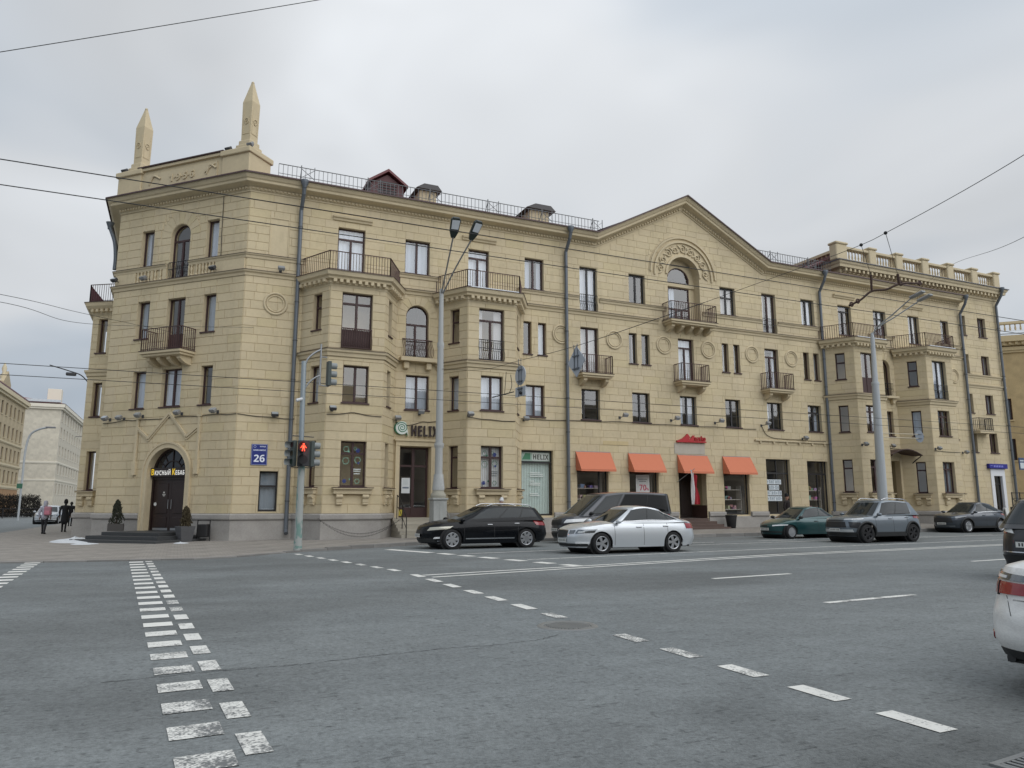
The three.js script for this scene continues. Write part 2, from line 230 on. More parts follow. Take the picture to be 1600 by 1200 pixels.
{ // cast iron covers
  const iron = mat([0.3, 0.31, 0.31], 0.42, { metalness: 0.45, map: rep(grimeT, 3) });
  const cover = thing('manhole_cover', 'round cast iron manhole cover in the road beside the guide dashes', 'manhole cover', null, [4.58, 0, -8.5]);
  const ring = new THREE.RingGeometry(0.3, 0.37, 40); ring.rotateX(-Math.PI / 2); part('rim', at(lathe([[0.30, 0.002], [0.31, 0.012], [0.37, 0.012], [0.385, 0.001]], 40), 0, 0, 0), iron, cover);
  part('lid', at(lathe([[0, 0.008], [0.285, 0.008], [0.292, 0.001]], 40), 0, 0, 0), iron, cover);
  const ribs = []; for (let k = -6; k <= 6; k++) { const h = Math.sqrt(0.27 * 0.27 - (k * 0.04) ** 2) || 0; if (h > 0.03) ribs.push(at(box(-h, h, 0.007, 0.014, -0.008, 0.008), 0, 0, k * 0.04, 0)); }
  const rg = merge(ribs); rg.rotateY(0.5); const rb = part('rib_pattern', rg, iron, cover); rb.userData.kind = 'stuff';
  const gr = thing('drain_grate', 'dark slotted drain grate at the bottom right of the road', 'drain grate', null, [4.75, 0, -2.85], 0.1);
  part('frame', merge([box(-0.3, 0.3, 0.001, 0.014, -0.24, -0.2), box(-0.3, 0.3, 0.001, 0.014, 0.2, 0.24), box(-0.3, -0.26, 0.001, 0.014, -0.2, 0.2), box(0.26, 0.3, 0.001, 0.014, -0.2, 0.2)]), iron, gr);
  part('pit', box(-0.26, 0.26, 0.0008, 0.002, -0.2, 0.2), blackMat, gr);
  for (let k = 0; k < 9; k++) part('slat', rbox(-0.25 + k * 0.056, -0.224 + k * 0.056, 0.003, 0.014, -0.2, 0.2, 0.004, 1), iron, gr);
}
// ---------- the corner building ----------
const Zm = -33, Zb = -31.4, SQ = Math.SQRT1_2, CX = 2.05, CL = 7.7;
const building = thing('corner_apartment_building', 'four storey yellow stucco corner building with bay windows, gable and two obelisks', 'building');
const frame3 = (x, z, phi) => ({ x, z, phi });
const FM = frame3(0, Zm, 0), FC = frame3(CX - CL * SQ, Zm - CL * SQ, -Math.PI / 4); // chamfer: local x runs from its far left end to the corner
const K = (u) => CL - u; // distance from the corner -> local x on the chamfer
const put = (o, F) => { o.position.set(F.x, 0, F.z); o.rotation.y = F.phi; return o; };
function grp(name, F, parent = building) { const g = new THREE.Group(); g.name = name; parent.add(g); return F ? put(g, F) : g; }
const toWorld = (F, x, y, z) => { const c = Math.cos(F.phi), s = Math.sin(F.phi); return [F.x + x * c + z * s, y, F.z - x * s + z * c]; };
function holePath(o) {
  const p = new THREE.Path(); p.moveTo(o.x0, o.y0); p.lineTo(o.x1, o.y0);
  if (o.arch) { const r = (o.x1 - o.x0) / 2; p.lineTo(o.x1, o.y1 - r); p.absarc((o.x0 + o.x1) / 2, o.y1 - r, r, 0, Math.PI, false); } else { p.lineTo(o.x1, o.y1); p.lineTo(o.x0, o.y1); }
  p.closePath(); return p;
}
const blocks = [];
function subtract(r, h) { // rectangle minus rectangle
  if (h[0] >= r[1] || h[1] <= r[0] || h[2] >= r[3] || h[3] <= r[2]) return [r];
  const out = []; if (h[0] > r[0]) out.push([r[0], h[0], r[2], r[3]]); if (h[1] < r[1]) out.push([h[1], r[1], r[2], r[3]]);
  const a = Math.max(r[0], h[0]), b = Math.min(r[1], h[1]); if (h[2] > r[2]) out.push([a, b, r[2], h[2]]); if (h[3] < r[3]) out.push([a, b, h[3], r[3]]); return out;
}
function wall(name, F, pts, open, excl = [], o = {}) {
  const g = extr(pts, 0.38, open.map(holePath)); g.translate(0, 0, -0.38); put(part(name, g, wallMat, building), F);
  const xs = pts.map((p) => p[0]), X0 = Math.min(...xs), X1 = Math.max(...xs), top = o.top || ((x) => Math.max(...pts.map((p) => p[1])));
  const holes = [...excl]; for (const h of open) if (!h.arch) holes.push([h.x0, h.x1, h.y0, h.y1]); else {
    const r = (h.x1 - h.x0) / 2, ys = h.y1 - r, R = r + (h.ring || 0.02), c = (h.x0 + h.x1) / 2; holes.push([h.x0 - (h.jamb || 0), h.x1 + (h.jamb || 0), h.y0, ys]);
    for (let k = 0; k < 7; k++) { const a = ys + R * k / 7, b = ys + R * (k + 1) / 7, w = Math.sqrt(Math.max(0, R * R - (a - ys) ** 2)); holes.push([c - w, c + w, a, b]); }
  }
  const ch = 0.3825, y0 = o.y0 ?? 1.16; let row = 0;
  for (let y = y0; y < (o.yTop || 15.25) - 0.05; y += ch, row++) {
    let x = X0 - rr(0, 0.6);
    while (x < X1) {
      const L = o.long ? rr(1.1, 2.2) : rr(0.6, 1.15); let R = [[Math.max(X0, x), Math.min(X1, x + L), y, Math.min(y + ch, o.yTop || 15.25)]];
      for (const h of holes) R = R.flatMap((r) => subtract(r, h));
      for (const r of R) { const t = Math.min(top(r[0]), top(r[1])); if (r[3] > t) r[3] = t; if (r[1] - r[0] > 0.07 && r[3] - r[2] > 0.06) blocks.push({ F, r }); }
      x += L;
    }
  }
}
function blockGeo({ F, r }) {
  const near = F === FC || (F === FM && r[1] < 5) || F.long, e = near ? 0.0095 : 0.0072, ex = near ? 0.007 : 0.0042, d = near ? 0.022 : 0.016, b = 0.004, [x0, x1, y0, y1] = [r[0] + ex, r[1] - ex, r[2] + e, r[3] - e];
  const back = [[x0, y0, 0], [x1, y0, 0], [x1, y1, 0], [x0, y1, 0]], fr = [[x0 + b, y0 + b, d], [x1 - b, y0 + b, d], [x1 - b, y1 - b, d], [x0 + b, y1 - b, d]], P = [], U = [];
  const q = (...v) => { for (const i of [0, 1, 2, 0, 2, 3]) { P.push(...toWorld(F, ...v[i])); U.push(v[i][0] + F.phi * 7 + v[i][2], v[i][1] + v[i][2]); } };
  q(...fr); for (let k = 0; k < 4; k++) q(back[k], back[(k + 1) % 4], fr[(k + 1) % 4], fr[k]);
  const g = new THREE.BufferGeometry(); g.setAttribute('position', new THREE.Float32BufferAttribute(P, 3)); g.setAttribute('uv', new THREE.Float32BufferAttribute(U, 2)); g.computeVertexNormals(); return g;
}
// ---- windows ----
const posters = {};
function curtain(x0, x1, y0, y1, z, m, parent, name = 'curtain') {
  const n = Math.max(8, Math.round((x1 - x0) / 0.035)), P = [], I = [], ph = rr(0, 6);
  for (let i = 0; i <= n; i++) { const t = i / n, w = Math.sin(t * n * 0.9 + ph) * 0.022 + Math.sin(t * n * 0.37 + ph) * 0.014; P.push(lerp(x0, x1, t), y0, z + w, lerp(x0, x1, t), y1, z + w * 0.6); if (i < n) { const a = i * 2; I.push(a, a + 2, a + 1, a + 1, a + 2, a + 3); } }
  const g = new THREE.BufferGeometry(); g.setAttribute('position', new THREE.Float32BufferAttribute(P, 3)); g.setIndex(I); g.computeVertexNormals(); return part(name, strip(g), m, parent);
}
function win(F, o) {
  const { x0, x1, y0, y1 } = o, w = grp(o.door ? 'balcony_door' : 'window', F), z = o.z ?? -0.2, fw = o.fw ?? 0.065, fd = 0.06, G = [], M = o.dark ? frameDark : frameMat, cx = (x0 + x1) / 2;
  const fb = (a, b, c, d) => G.push(box(a, b, c, d, z - fd / 2, z + fd / 2));
  const r = (x1 - x0) / 2, ys = o.arch ? y1 - r : y1;
  fb(x0, x0 + fw, y0, ys); fb(x1 - fw, x1, y0, ys); fb(x0 + fw, x1 - fw, y0, y0 + fw * 1.3);
  if (o.arch) G.push(at(extr(ringPts(cx, ys, r - fw, r), fd), 0, 0, z - fd / 2)); else fb(x0 + fw, x1 - fw, y1 - fw, y1);
  const tr = o.tr; // transom height
  if (tr) G.push(box(x0 + fw, x1 - fw, tr - 0.045, tr + 0.045, z - fd / 2 - 0.004, z + fd / 2 + 0.006));
  const ms = o.ms ?? [0.5]; for (const t of ms) { const c = lerp(x0, x1, t), mw = o.mw ?? 0.05; const top = tr && !o.mtop ? tr - 0.045 : ys - (o.arch ? 0 : fw); G.push(box(c - mw, c + mw, y0 + fw, top, z - fd / 2 - 0.003, z + fd / 2 + 0.01)); }
  part('frame', merge(G), M, w);
  // panes
  const cols = [0, ...ms, 1], lower = tr ? tr - 0.03 : ys - (o.arch ? 0 : fw / 2);
  for (let k = 0; k < cols.length - 1; k++) { const a = lerp(x0, x1, cols[k]) + (k ? 0.03 : fw / 2), b = lerp(x0, x1, cols[k + 1]) - (k < cols.length - 2 ? 0.03 : fw / 2); const p = new THREE.PlaneGeometry(b - a, lower - y0 - fw / 2); p.rotateY(rr(-0.006, 0.006)); p.rotateX(rr(-0.008, 0.008)); p.translate((a + b) / 2, (lower + y0 + fw / 2) / 2, z - 0.005); part('pane', p, o.glass || glassMat, w); if (o.panel) part('panel', rbox(a, b, y0 + fw, y0 + o.panel, z - 0.02, z + 0.015, 0.008, 1), M, w); }
  if (tr && !o.arch) { const p = new THREE.PlaneGeometry(x1 - x0 - fw, y1 - tr - fw / 2); p.rotateX(rr(-0.01, 0.01)); p.translate(cx, (tr + y1 - fw / 2) / 2, z - 0.005); part('pane', p, o.glass || glassMat, w); }
  if (o.arch) { const s = new THREE.Shape(); const b = tr || ys; s.moveTo(x0 + fw / 2, b); s.lineTo(x1 - fw / 2, b); s.lineTo(x1 - fw / 2, ys); s.absarc(cx, ys, r - fw / 2, 0, Math.PI, false); s.closePath(); const p = new THREE.ShapeGeometry(s, 12); p.translate(0, 0, z - 0.005); part('pane', p, o.glass || glassMat, w); }
  if (!o.nosill) part('sill', merge([box(x0 - 0.06, x1 + 0.06, y0 - 0.045, y0 + 0.012, z + 0.03, 0.075)]), flashMat, w);
  const cur = o.cur ?? (rnd() < 0.8 ? 1 : 0);
  if (cur) { const m = curtainMats[o.cm ?? Math.floor(rnd() * 3)], top = o.arch ? ys : y1 - 0.03, kind = rnd(); if (o.cm !== undefined && o.full || kind < 0.45) curtain(x0 + 0.03, x1 - 0.03, y0 + 0.03, top, z - 0.13, m, w); else { const g = rr(0.2, 0.42); curtain(x0 + 0.03, lerp(x0, x1, g), y0 + 0.03, top, z - 0.13, m, w); if (kind < 0.85) curtain(lerp(x0, x1, 1 - rr(0.2, 0.4)), x1 - 0.03, y0 + 0.03, top, z - 0.14, m, w); } }
  return w;
}
function ringPts(cx, cy, r0, r1, a0 = 0, a1 = Math.PI, n = 18) { const p = []; for (let k = 0; k <= n; k++) { const a = lerp(a0, a1, k / n); p.push([cx + Math.cos(a) * r1, cy + Math.sin(a) * r1]); } for (let k = n; k >= 0; k--) { const a = lerp(a0, a1, k / n); p.push([cx + Math.cos(a) * r0, cy + Math.sin(a) * r0]); } return p; }
function voussoirs(F, cx, cy, r0, r1, n, a0 = 0, a1 = Math.PI, d = 0.026) { for (let k = 0; k < n; k++) { const e = 0.012 / r1, b0 = lerp(a0, a1, k / n) + e, b1 = lerp(a0, a1, (k + 1) / n) - e; put(part('voussoir', extr(ringPts(cx, cy, r0 + 0.01, r1, b0, b1, 3), d), wallTones[Math.floor(rnd() * 5)], building), F); } }
const op = (x0, x1, y0, y1, extra = {}) => ({ x0, x1, y0, y1, ...extra });
const C4 = [14.17, 12.48], C3 = [10.72, 9.05], C2 = [7.48, 5.88], C1 = [4.2, 2.26];

// ---- main facade ----
const mainOpen = [
  op(3.09, 3.85, 1.24, 2.93, { tr: 2.3, ms: [], cm: 3, dark: 1, nosill: 1 }),
  op(5.98, 7.24, 12.18, 14.27, { tr: 13.75, door: 1, cur: 1, cm: 0, full: 1 }), op(9.19, 10.42, C4[1], 14.17, { cur: 1, cm: 1, full: 1 }), op(12.43, 13.54, 12.18, 14.17, { tr: 13.75, door: 1, cm: 0, full: 1 }), op(15.53, 16.61, C4[1], 14.15, {}),
  op(9.31, 10.43, 8.34, 10.93, { arch: 1, tr: 10.0, ring: 0.42, ms: [0.45], cur: 0 }), op(9.36, 10.5, 5.89, 7.54, { cur: 1, cm: 1, full: 1 }), op(9.16, 10.6, 0.95, 4.17, { tr: 3.3, cur: 0, z: -0.3, helix: 1, nosill: 1, mw: 0.07, fw: 0.1, mtop: 1, panel: 0.45 }),
  op(18.76, 19.83, 11.66, 14.13, { ms: [0.5], dark: 1, nosill: 1, door: 1 }), op(21.85, 22.9, 12.42, 14.13, { dark: 1 }), op(28.13, 29.25, 12.48, 14.15, { tr: 13.55, mtop: 1, dark: 1 }), op(31.29, 32.36, 11.69, 14.14, { door: 1, nosill: 1 }), op(34.42, 35.5, 12.49, 14.15, { dark: 1 }),
  op(24.45, 26.67, 11.66, 15.56, { arch: 1, ring: 0.2, niche: 1 }),
  ...[[15.45, 15.9], [16.28, 16.74], [21.77, 22.27], [22.58, 23.1], [28.1, 28.57], [28.94, 29.4], [34.35, 34.81], [35.18, 35.64]].map(([a, b], i) => op(a, b, 9.06, 10.76, { ms: [], fw: 0.055, dark: i === 2 || i === 3, cur: i % 3 ? 1 : 0 })),
  op(18.76, 19.85, 8.26, 10.8, { ms: [0.45], door: 1, nosill: 1, cm: 2 }), op(25.02, 26.08, 8.28, 10.76, { tr: 10.25, door: 1, nosill: 1 }), op(31.29, 32.34, 8.24, 10.73, { tr: 10.25, door: 1, nosill: 1 }),
  ...[[15.57, 16.62], [18.77, 19.86], [21.88, 23], [25.01, 26.12], [28.16, 29.25], [31.25, 32.4], [34.45, 35.52]].map(([a, b], i) => op(a, b, C2[1], 7.49, { dark: i > 0, cm: [1, 3, 0, 1, 0, 0, 1][i], tr: i === 6 ? 7.05 : undefined, mtop: i === 6, ms: i === 1 ? [0.2] : [0.5] })),
  op(15.32, 17.08, 1.0, 4.21, { tr: 3.62, ms: [], cur: 0, shop: 1, nosill: 1, dark: 1 }), op(18.44, 20.28, 1.0, 4.18, { ms: [0.75], mw: 0.03, cur: 0, nosill: 1, dark: 1 }), op(21.58, 23.4, 1.0, 4.18, { ms: [], cur: 0, nosill: 1, dark: 1 }), op(27.8, 29.6, 0.98, 4.18, { ms: [], cur: 0, nosill: 1, dark: 1 }),
  op(30.92, 32.74, 1.0, 4.15, { tr: 3.35, ms: [0.5], mw: 0.03, mtop: 1, cur: 0, nosill: 1, dark: 1 }), op(34.09, 35.76, 1.0, 4.11, { tr: 3.35, ms: [0.55], mw: 0.03, cur: 0, nosill: 1, dark: 1 }),
  op(24.73, 26.57, 0.8, 3.9, { passage: 1 }),
  op(37.55, 38.7, 12.18, 14.13, { tr: 13.75, door: 1, dark: 1 }), op(40.7, 41.85, 12.45, 14.12, { dark: 1, tr: 13.6, mtop: 1 }), op(43.97, 45.04, 12.18, 14.12, { door: 1, dark: 1 }), op(47.2, 48.0, 12.3, 14.1, { ms: [], door: 1 }),
  op(40.7, 41.82, 8.45, 10.85, { arch: 1, ring: 0.42, cur: 0 }), op(40.75, 41.8, 5.87, 7.47, {}), op(40.5, 42.05, 0.9, 4.3, { passage: 2 }),
  op(47.25, 47.95, 5.88, 7.48, { ms: [] }), op(47.2, 47.9, 2.3, 4.15, { ms: [] }),
  ...[[13.29, 14.7], [10.55, 11.93], [7.8, 9.14], [5.08, 6.45]].flatMap(([a, b]) => [op(51.18, 52.03, a, b, { cm: 1 }), op(49.25, 49.85, a, b, { ms: [] })]),
  op(50.9, 52.36, 0.9, 3.98, { cur: 0, whitedoor: 1 }),
];
const gableTop = (x) => x > 19.8 && x < 31.5 ? Math.min(15.35 + (x - 19.75) * 0.523, 15.35 + (31.45 - x) * 0.523) : x > 38 ? 16.3 : 15.35;
const bayC = [6.68, 13.06, 38.02, 44.4], HW = 1.22, DX = 0.95;
const behind = bayC.map((c) => [c - HW - DX, c + HW + DX, -1, 11.4]);
const bands = [[CX, 53.4, 11.45, 11.7], [CX, 53.4, 12.24, 12.46]];
wall('facade_wall', FM, [[CX, -0.4], [53.4, -0.4], [53.4, 16.3], [38, 16.3], [38, 15.35], [31.45, 15.35], [25.6, 18.41], [19.75, 15.35], [CX, 15.35]], mainOpen, [...behind, ...bands, [8.93, 10.86, 0, 4.5], [2.95, 3.8, 12.5, 14.25], [23.2, 27.95, 14.47, 15.4], [23.35, 27.85, 14.4, 15.6], [23.9, 27.2, 15.5, 16.3], [24.5, 26.6, 16.2, 16.9]], { top: gableTop, yTop: 18.4 });
for (const o of mainOpen) {
  if (o.niche || o.passage || o.whitedoor) continue;
  const w = win(FM, o); if (o.helix) w.name = 'shop_door'; if (o.shop) w.name = 'shop_window';
}
// ---- chamfered corner face ----
const chamOpen = [
  op(K(6.2), K(5.45), 12.46, 14.24, { ms: [], cm: 1 }), op(K(4.4), K(3.27), 11.7, 14.3, { arch: 1, tr: 13.55, ring: 0.58, cur: 0, nosill: 1 }), op(K(2.33), K(1.63), 12.47, 14.26, { ms: [], cur: 1, cm: 1, full: 1 }),
  op(K(6.11), K(5.38), 9.02, 10.8, { ms: [], cm: 3 }), op(K(4.32), K(3.28), 8.25, 10.77, { ms: [0.5], door: 1, cur: 0, panel: 0.9, nosill: 1 }), op(K(2.23), K(1.53), 9.04, 10.77, { ms: [], cm: 3, full: 1 }),
  op(K(6.03), K(5.27), 5.79, 7.5, { ms: [], cm: 1 }), op(K(4.3), K(3.18), 5.8, 7.52, { cm: 0, full: 1 }), op(K(2.1), K(1.46), 5.8, 7.52, { ms: [], cm: 1 }),
  op(K(4.68), K(2.5), 0.4, 3.98, { arch: 1, ring: 0.24, jamb: 0.24, portal: 1 }),
];
wall('corner_wall', FC, [[0, -0.4], [CL, -0.4], [CL, 15.35], [0, 15.35]], chamOpen, [[0, CL, 11.42, 11.68], [0, CL, 12.26, 12.46], [0.2, CL - 1.6, 11.7, 12.25], [K(5.5), K(5.38), 2.8, 5.4], [K(2.05), K(1.9), 2.8, 5.4]]);
for (const o of chamOpen) if (!o.portal) win(FC, o);
voussoirs(FC, K(3.835), 13.735, 0.58, 1.14, 9);
voussoirs(FM, 9.87, 10.37, 0.57, 0.98, 9); voussoirs(FM, 41.26, 10.29, 0.57, 0.98, 9);
// ---- bays ----
const bayPath = (c) => [[c - HW - DX, Zm], [c - HW, Zb], [c + HW, Zb], [c + HW + DX, Zm]];
const obL = Math.hypot(DX, Zb - Zm), obA = Math.atan2(Zb - Zm, DX);
function shelf(F, x0, x1, y) { // ground floor sill on two scroll consoles
  const s = grp('window_shelf', F);
  part('ledge', merge([rbox(x0, x1, y - 0.07, y - 0.005, 0.0, 0.3, 0.012, 1), rbox(x0 + 0.05, x1 - 0.05, y - 0.26, y - 0.07, 0.0, 0.2, 0.015, 1)]), trimMat, s);
  part('flashing', box(x0 - 0.015, x1 + 0.015, y - 0.004, y + 0.016, 0, 0.32), flashMat, s);
  const n = x1 - x0 < 1.2 ? 0.16 : 0.24; for (const c of [x0 + n + 0.06, x1 - n - 0.06]) part('console', merge([rbox(c - 0.13, c + 0.13, y - 0.62, y - 0.26, 0, 0.16, 0.03), at(rotZcyl(0.085, 0.27), c, y - 0.36, 0.16), at(rotZcyl(0.06, 0.24), c, y - 0.66, 0.09)]), trimMat, s);
}
function rotZcyl(r, L) { const g = new THREE.CylinderGeometry(r, r, L, 12); g.rotateZ(Math.PI / 2); return strip(g); }
bayC.forEach((c, bi) => {
  const FF = frame3(0, Zb, 0), FL = frame3(c - HW - DX, Zm, -obA), FR = frame3(c + HW, Zb, obA), right = bi > 1; if (bi < 2) FF.long = FL.long = FR.long = 1;
  const cols = { w3: bi === 0 ? [c - 0.7, c + 0.64] : [c - 0.66, c + 0.62], w2: [c - 0.55, c + 0.56], w1: [c - 0.53, c + 0.56] };
  const fo = [op(...cols.w3, bi === 0 ? 8.25 : 8.22, 10.72, { tr: bi === 1 ? 10.15 : bi === 0 ? 10.25 : undefined, mtop: bi === 0, cur: bi === 0 ? 0 : 1, door: bi !== 0, nosill: 1, panel: bi === 2 ? 1.0 : bi === 0 ? 0.85 : undefined, dark: bi === 3 }), op(...cols.w2, 5.84, 7.48, { cm: 0, full: bi < 2, tr: right ? 7.1 : undefined, mtop: right }), op(...cols.w1, C1[1], C1[0], { tr: bi < 2 ? 3.68 : 3.75, mtop: 1, cur: bi > 1 ? 1 : 0, cm: 3, helixw: bi < 2 ? bi + 1 : 0 })];
  wall('bay_wall', FF, [[c - HW, -0.4], [c + HW, -0.4], [c + HW, 11.3], [c - HW, 11.3]], fo, [[c - HW, c + HW, 7.8, 8.2]], { yTop: 11.0, long: 1 });
  for (const o of fo) { const w = win(FF, o); if (o.helixw) posters[o.helixw] = { w, o }; }
  for (const [F, nm] of [[FL, 'bay_side_wall'], [FR, 'bay_side_wall']]) {
    const a = F === FL ? obL * 0.42 : obL * 0.26, so = [op(a, a + 0.56, 9.05, 10.7, { ms: [], cur: 0, tr: 10.1 }), op(a, a + 0.56, 5.84, 7.46, { ms: [], cm: 1 }), op(a, a + 0.56, C1[1], C1[0], { ms: [], tr: 3.68, cur: 0 })];
    wall(nm, F, [[0, -0.4], [obL, -0.4], [obL, 11.3], [0, 11.3]], so, [[0, obL, 7.8, 8.2]], { yTop: 11.0, long: 1 });
    for (const o of so) win(F, o);
    shelf(F, a - 0.22, a + 0.78, C1[1] - 0.03);
  }
  shelf(FF, c - 0.84, c + 0.86, C1[1] - 0.03);
  const bp = bayPath(c);
  part('bay_string_course', sweep(bp, [[0.02, 7.82], [0.07, 7.84], [0.09, 7.98], [0.16, 8.02], [0.18, 8.12], [0.02, 8.16]]), trimMat, building);
  part('course_flashing', sweep(bp, [[0.02, 8.162], [0.02, 8.168], [0.2, 8.135], [0.2, 8.118]]), flashMat, building);
  // crowning balcony over the bay
  const b = grp('bay_balcony', null);
  part('cornice', sweep(bp, [[-1.4, 10.93], [0.03, 10.93], [0.05, 11.02], [0.1, 11.05], [0.1, 11.2], [0.24, 11.22], [0.26, 11.3], [0.36, 11.36], [0.4, 11.5], [0.42, 11.54], [-1.4, 11.56]]), trimMat, b);
  part('deck_edge', sweep(bp, [[0.1, 11.563], [0.1, 11.58], [0.44, 11.56], [0.44, 11.535]]), flashMat, b);
  if (bi !== 0) part('snow', sweep(bp.slice(1, 3).map((p) => [p[0], p[1]]), [[0.2, 11.58], [0.25, 11.62], [0.4, 11.61], [0.43, 11.562]]), snowMat, b);
  for (let s = 0; s < 3; s++) { const A = bp[s], Bq = bp[s + 1], L = Math.hypot(Bq[0] - A[0], Bq[1] - A[1]), n = s === 1 ? 9 : 6, ang = Math.atan2(-(Bq[1] - A[1]), Bq[0] - A[0]); for (let k = 0; k < n; k++) { const t = (k + 0.5) / n, m = part('modillion', rbox(-0.075, 0.075, 11.06, 11.21, 0.08, 0.3, 0.02, 1), trimMat, b); m.position.set(lerp(A[0], Bq[0], t), 0, lerp(A[1], Bq[1], t)); m.rotation.y = ang; } }
  const rp = bp.map((p, k) => [p[0] + (k === 0 ? -0.1 : k === 3 ? 0.1 : k === 1 ? -0.12 : 0.12), p[1] + (k === 0 || k === 3 ? 0.02 : 0.2)]);
  part('railing', railGeo(rp, 11.58, 12.46, 0.13), ironMat, b);
});
function railGeo(path, y0, y1, sp, r = 0.0105) {
  const G = []; for (let k = 0; k < path.length - 1; k++) {
    const a = path[k], b = path[k + 1], L = Math.hypot(b[0] - a[0], b[1] - a[1]), n = Math.max(1, Math.round(L / sp));
    G.push(bar([a[0], y1, a[1]], [b[0], y1, b[1]], 0.045, 0.03), bar([a[0], y0 + 0.08, a[1]], [b[0], y0 + 0.08, b[1]], 0.03, 0.02));
    for (let i = 0; i <= n; i++) { const x = lerp(a[0], b[0], i / n), z = lerp(a[1], b[1], i / n), q = i === 0 || i === n ? r * 1.7 : r; G.push(box(x - q, x + q, y0, y1, z - q, z + q)); }
  } return merge(G);
}
// ---- mouldings ----
const outline = [[-3.4, -64], [-3.4, -40.87 - 4.9], [-4.5, -40.87 - 4.1], [-4.5, -41.6], [-3.4, -40.87], [CX - CL * SQ, Zm - CL * SQ], [CX, Zm]];
const footprint = [...outline]; bayC.forEach((c) => footprint.push(...bayPath(c))); footprint.push([53.4, Zm], [53.4, -46]);
const upper = [[-3.4, -64], [CX - CL * SQ, Zm - CL * SQ], [CX, Zm]];
{ const cp = (u) => [CX - u * SQ, Zm - u * SQ], runs = [[...outline.slice(0, 6), cp(4.98)], [cp(2.24), [CX, Zm], ...bayPath(bayC[0]), ...bayPath(bayC[1]), [24.62, Zm]], [[26.66, Zm], ...bayPath(bayC[2]), [40.42, Zm]], [[42.12, Zm], ...bayPath(bayC[3]), [50.75, Zm]], [[52.5, Zm], [53.4, Zm], [53.4, -46]]];
  for (const r of runs) part('plinth', sweep(r, [[0, -0.35], [0.07, -0.35], [0.07, 0.88], [0.04, 0.9], [0.0, 0.9]]), plinthMat, building); }
{ // plinth capping, broken at the entrances
  const prof = [[0, 0.9], [0.12, 0.905], [0.14, 0.95], [0.14, 1.1], [0.1, 1.15], [0, 1.16]];
  const cp = (u) => [CX - u * SQ, Zm - u * SQ];
  part('plinth_cap', sweep([...outline.slice(0, 6), cp(4.98)], prof), plinthMat, building);
  part('plinth_cap', sweep([cp(2.24), [CX, Zm], ...bayPath(bayC[0]), [8.92, Zm]], prof), plinthMat, building);
  part('plinth_cap', sweep([[10.87, Zm], ...bayPath(bayC[1]), [15.3, Zm]], prof), plinthMat, building);
  for (const [a, b] of [[17.1, 18.4], [20.3, 21.55], [23.42, 24.6], [26.65, 27.78], [29.62, 30.88], [32.76, 34.05]]) part('plinth_cap', sweep([[a, Zm], [b, Zm]], prof), plinthMat, building);
  part('plinth_cap', sweep([[35.8, Zm], ...bayPath(bayC[2]), [40.45, Zm]], prof), plinthMat, building);
  part('plinth_cap', sweep([[42.1, Zm], ...bayPath(bayC[3]), [50.7, Zm]], prof), plinthMat, building);
}
const strProf = [[0.02, 11.42], [0.06, 11.44], [0.08, 11.55], [0.16, 11.6], [0.18, 11.67], [0.02, 11.69]], strFl = [[0.02, 11.692], [0.02, 11.7], [0.2, 11.68], [0.2, 11.662]];
const sillProf = [[0.02, 12.22], [0.06, 12.24], [0.08, 12.34], [0.13, 12.38], [0.14, 12.43], [0.02, 12.45]], sillFl = [[0.02, 12.452], [0.02, 12.462], [0.16, 12.442], [0.16, 12.426]];
const runStr = [[...upper, [bayC[0] - HW - DX, Zm]], [[bayC[0] + HW + DX, Zm], [bayC[1] - HW - DX, Zm]], [[bayC[1] + HW + DX, Zm], [23.7, Zm]], [[27.2, Zm], [bayC[2] - HW - DX, Zm]], [[bayC[2] + HW + DX, Zm], [bayC[3] - HW - DX, Zm]], [[bayC[3] + HW + DX, Zm], [49.15, Zm]]];
for (const p of runStr) { part('string_course', sweep(p, strProf), trimMat, building); part('course_flashing', sweep(p, strFl), flashMat, building); }
const cpt = (u) => [CX - u * SQ, Zm - u * SQ];
for (const p of [[upper[0], upper[1], cpt(4.5)], [cpt(3.2), upper[2], [4.6, Zm]], [[8.75, Zm], [11, Zm]], [[15.1, Zm], [18.65, Zm]], [[19.95, Zm], [24.3, Zm]], [[26.8, Zm], [31.2, Zm]], [[32.45, Zm], [35.9, Zm]], [[40.1, Zm], [42.4, Zm]], [[46.5, Zm], [49.15, Zm]]]) { part('sill_course', sweep(p, sillProf), trimMat, building); part('course_flashing', sweep(p, sillFl), flashMat, building); }
for (const p of [[[49.3, Zm], [53.4, Zm], [53.4, -44]]]) for (const dy of [-1.95, -2.7 + 0.05]) part('string_course', sweep(p, strProf.map(([n, y]) => [n * 0.8, y + dy + 0.8])), trimMat, building);
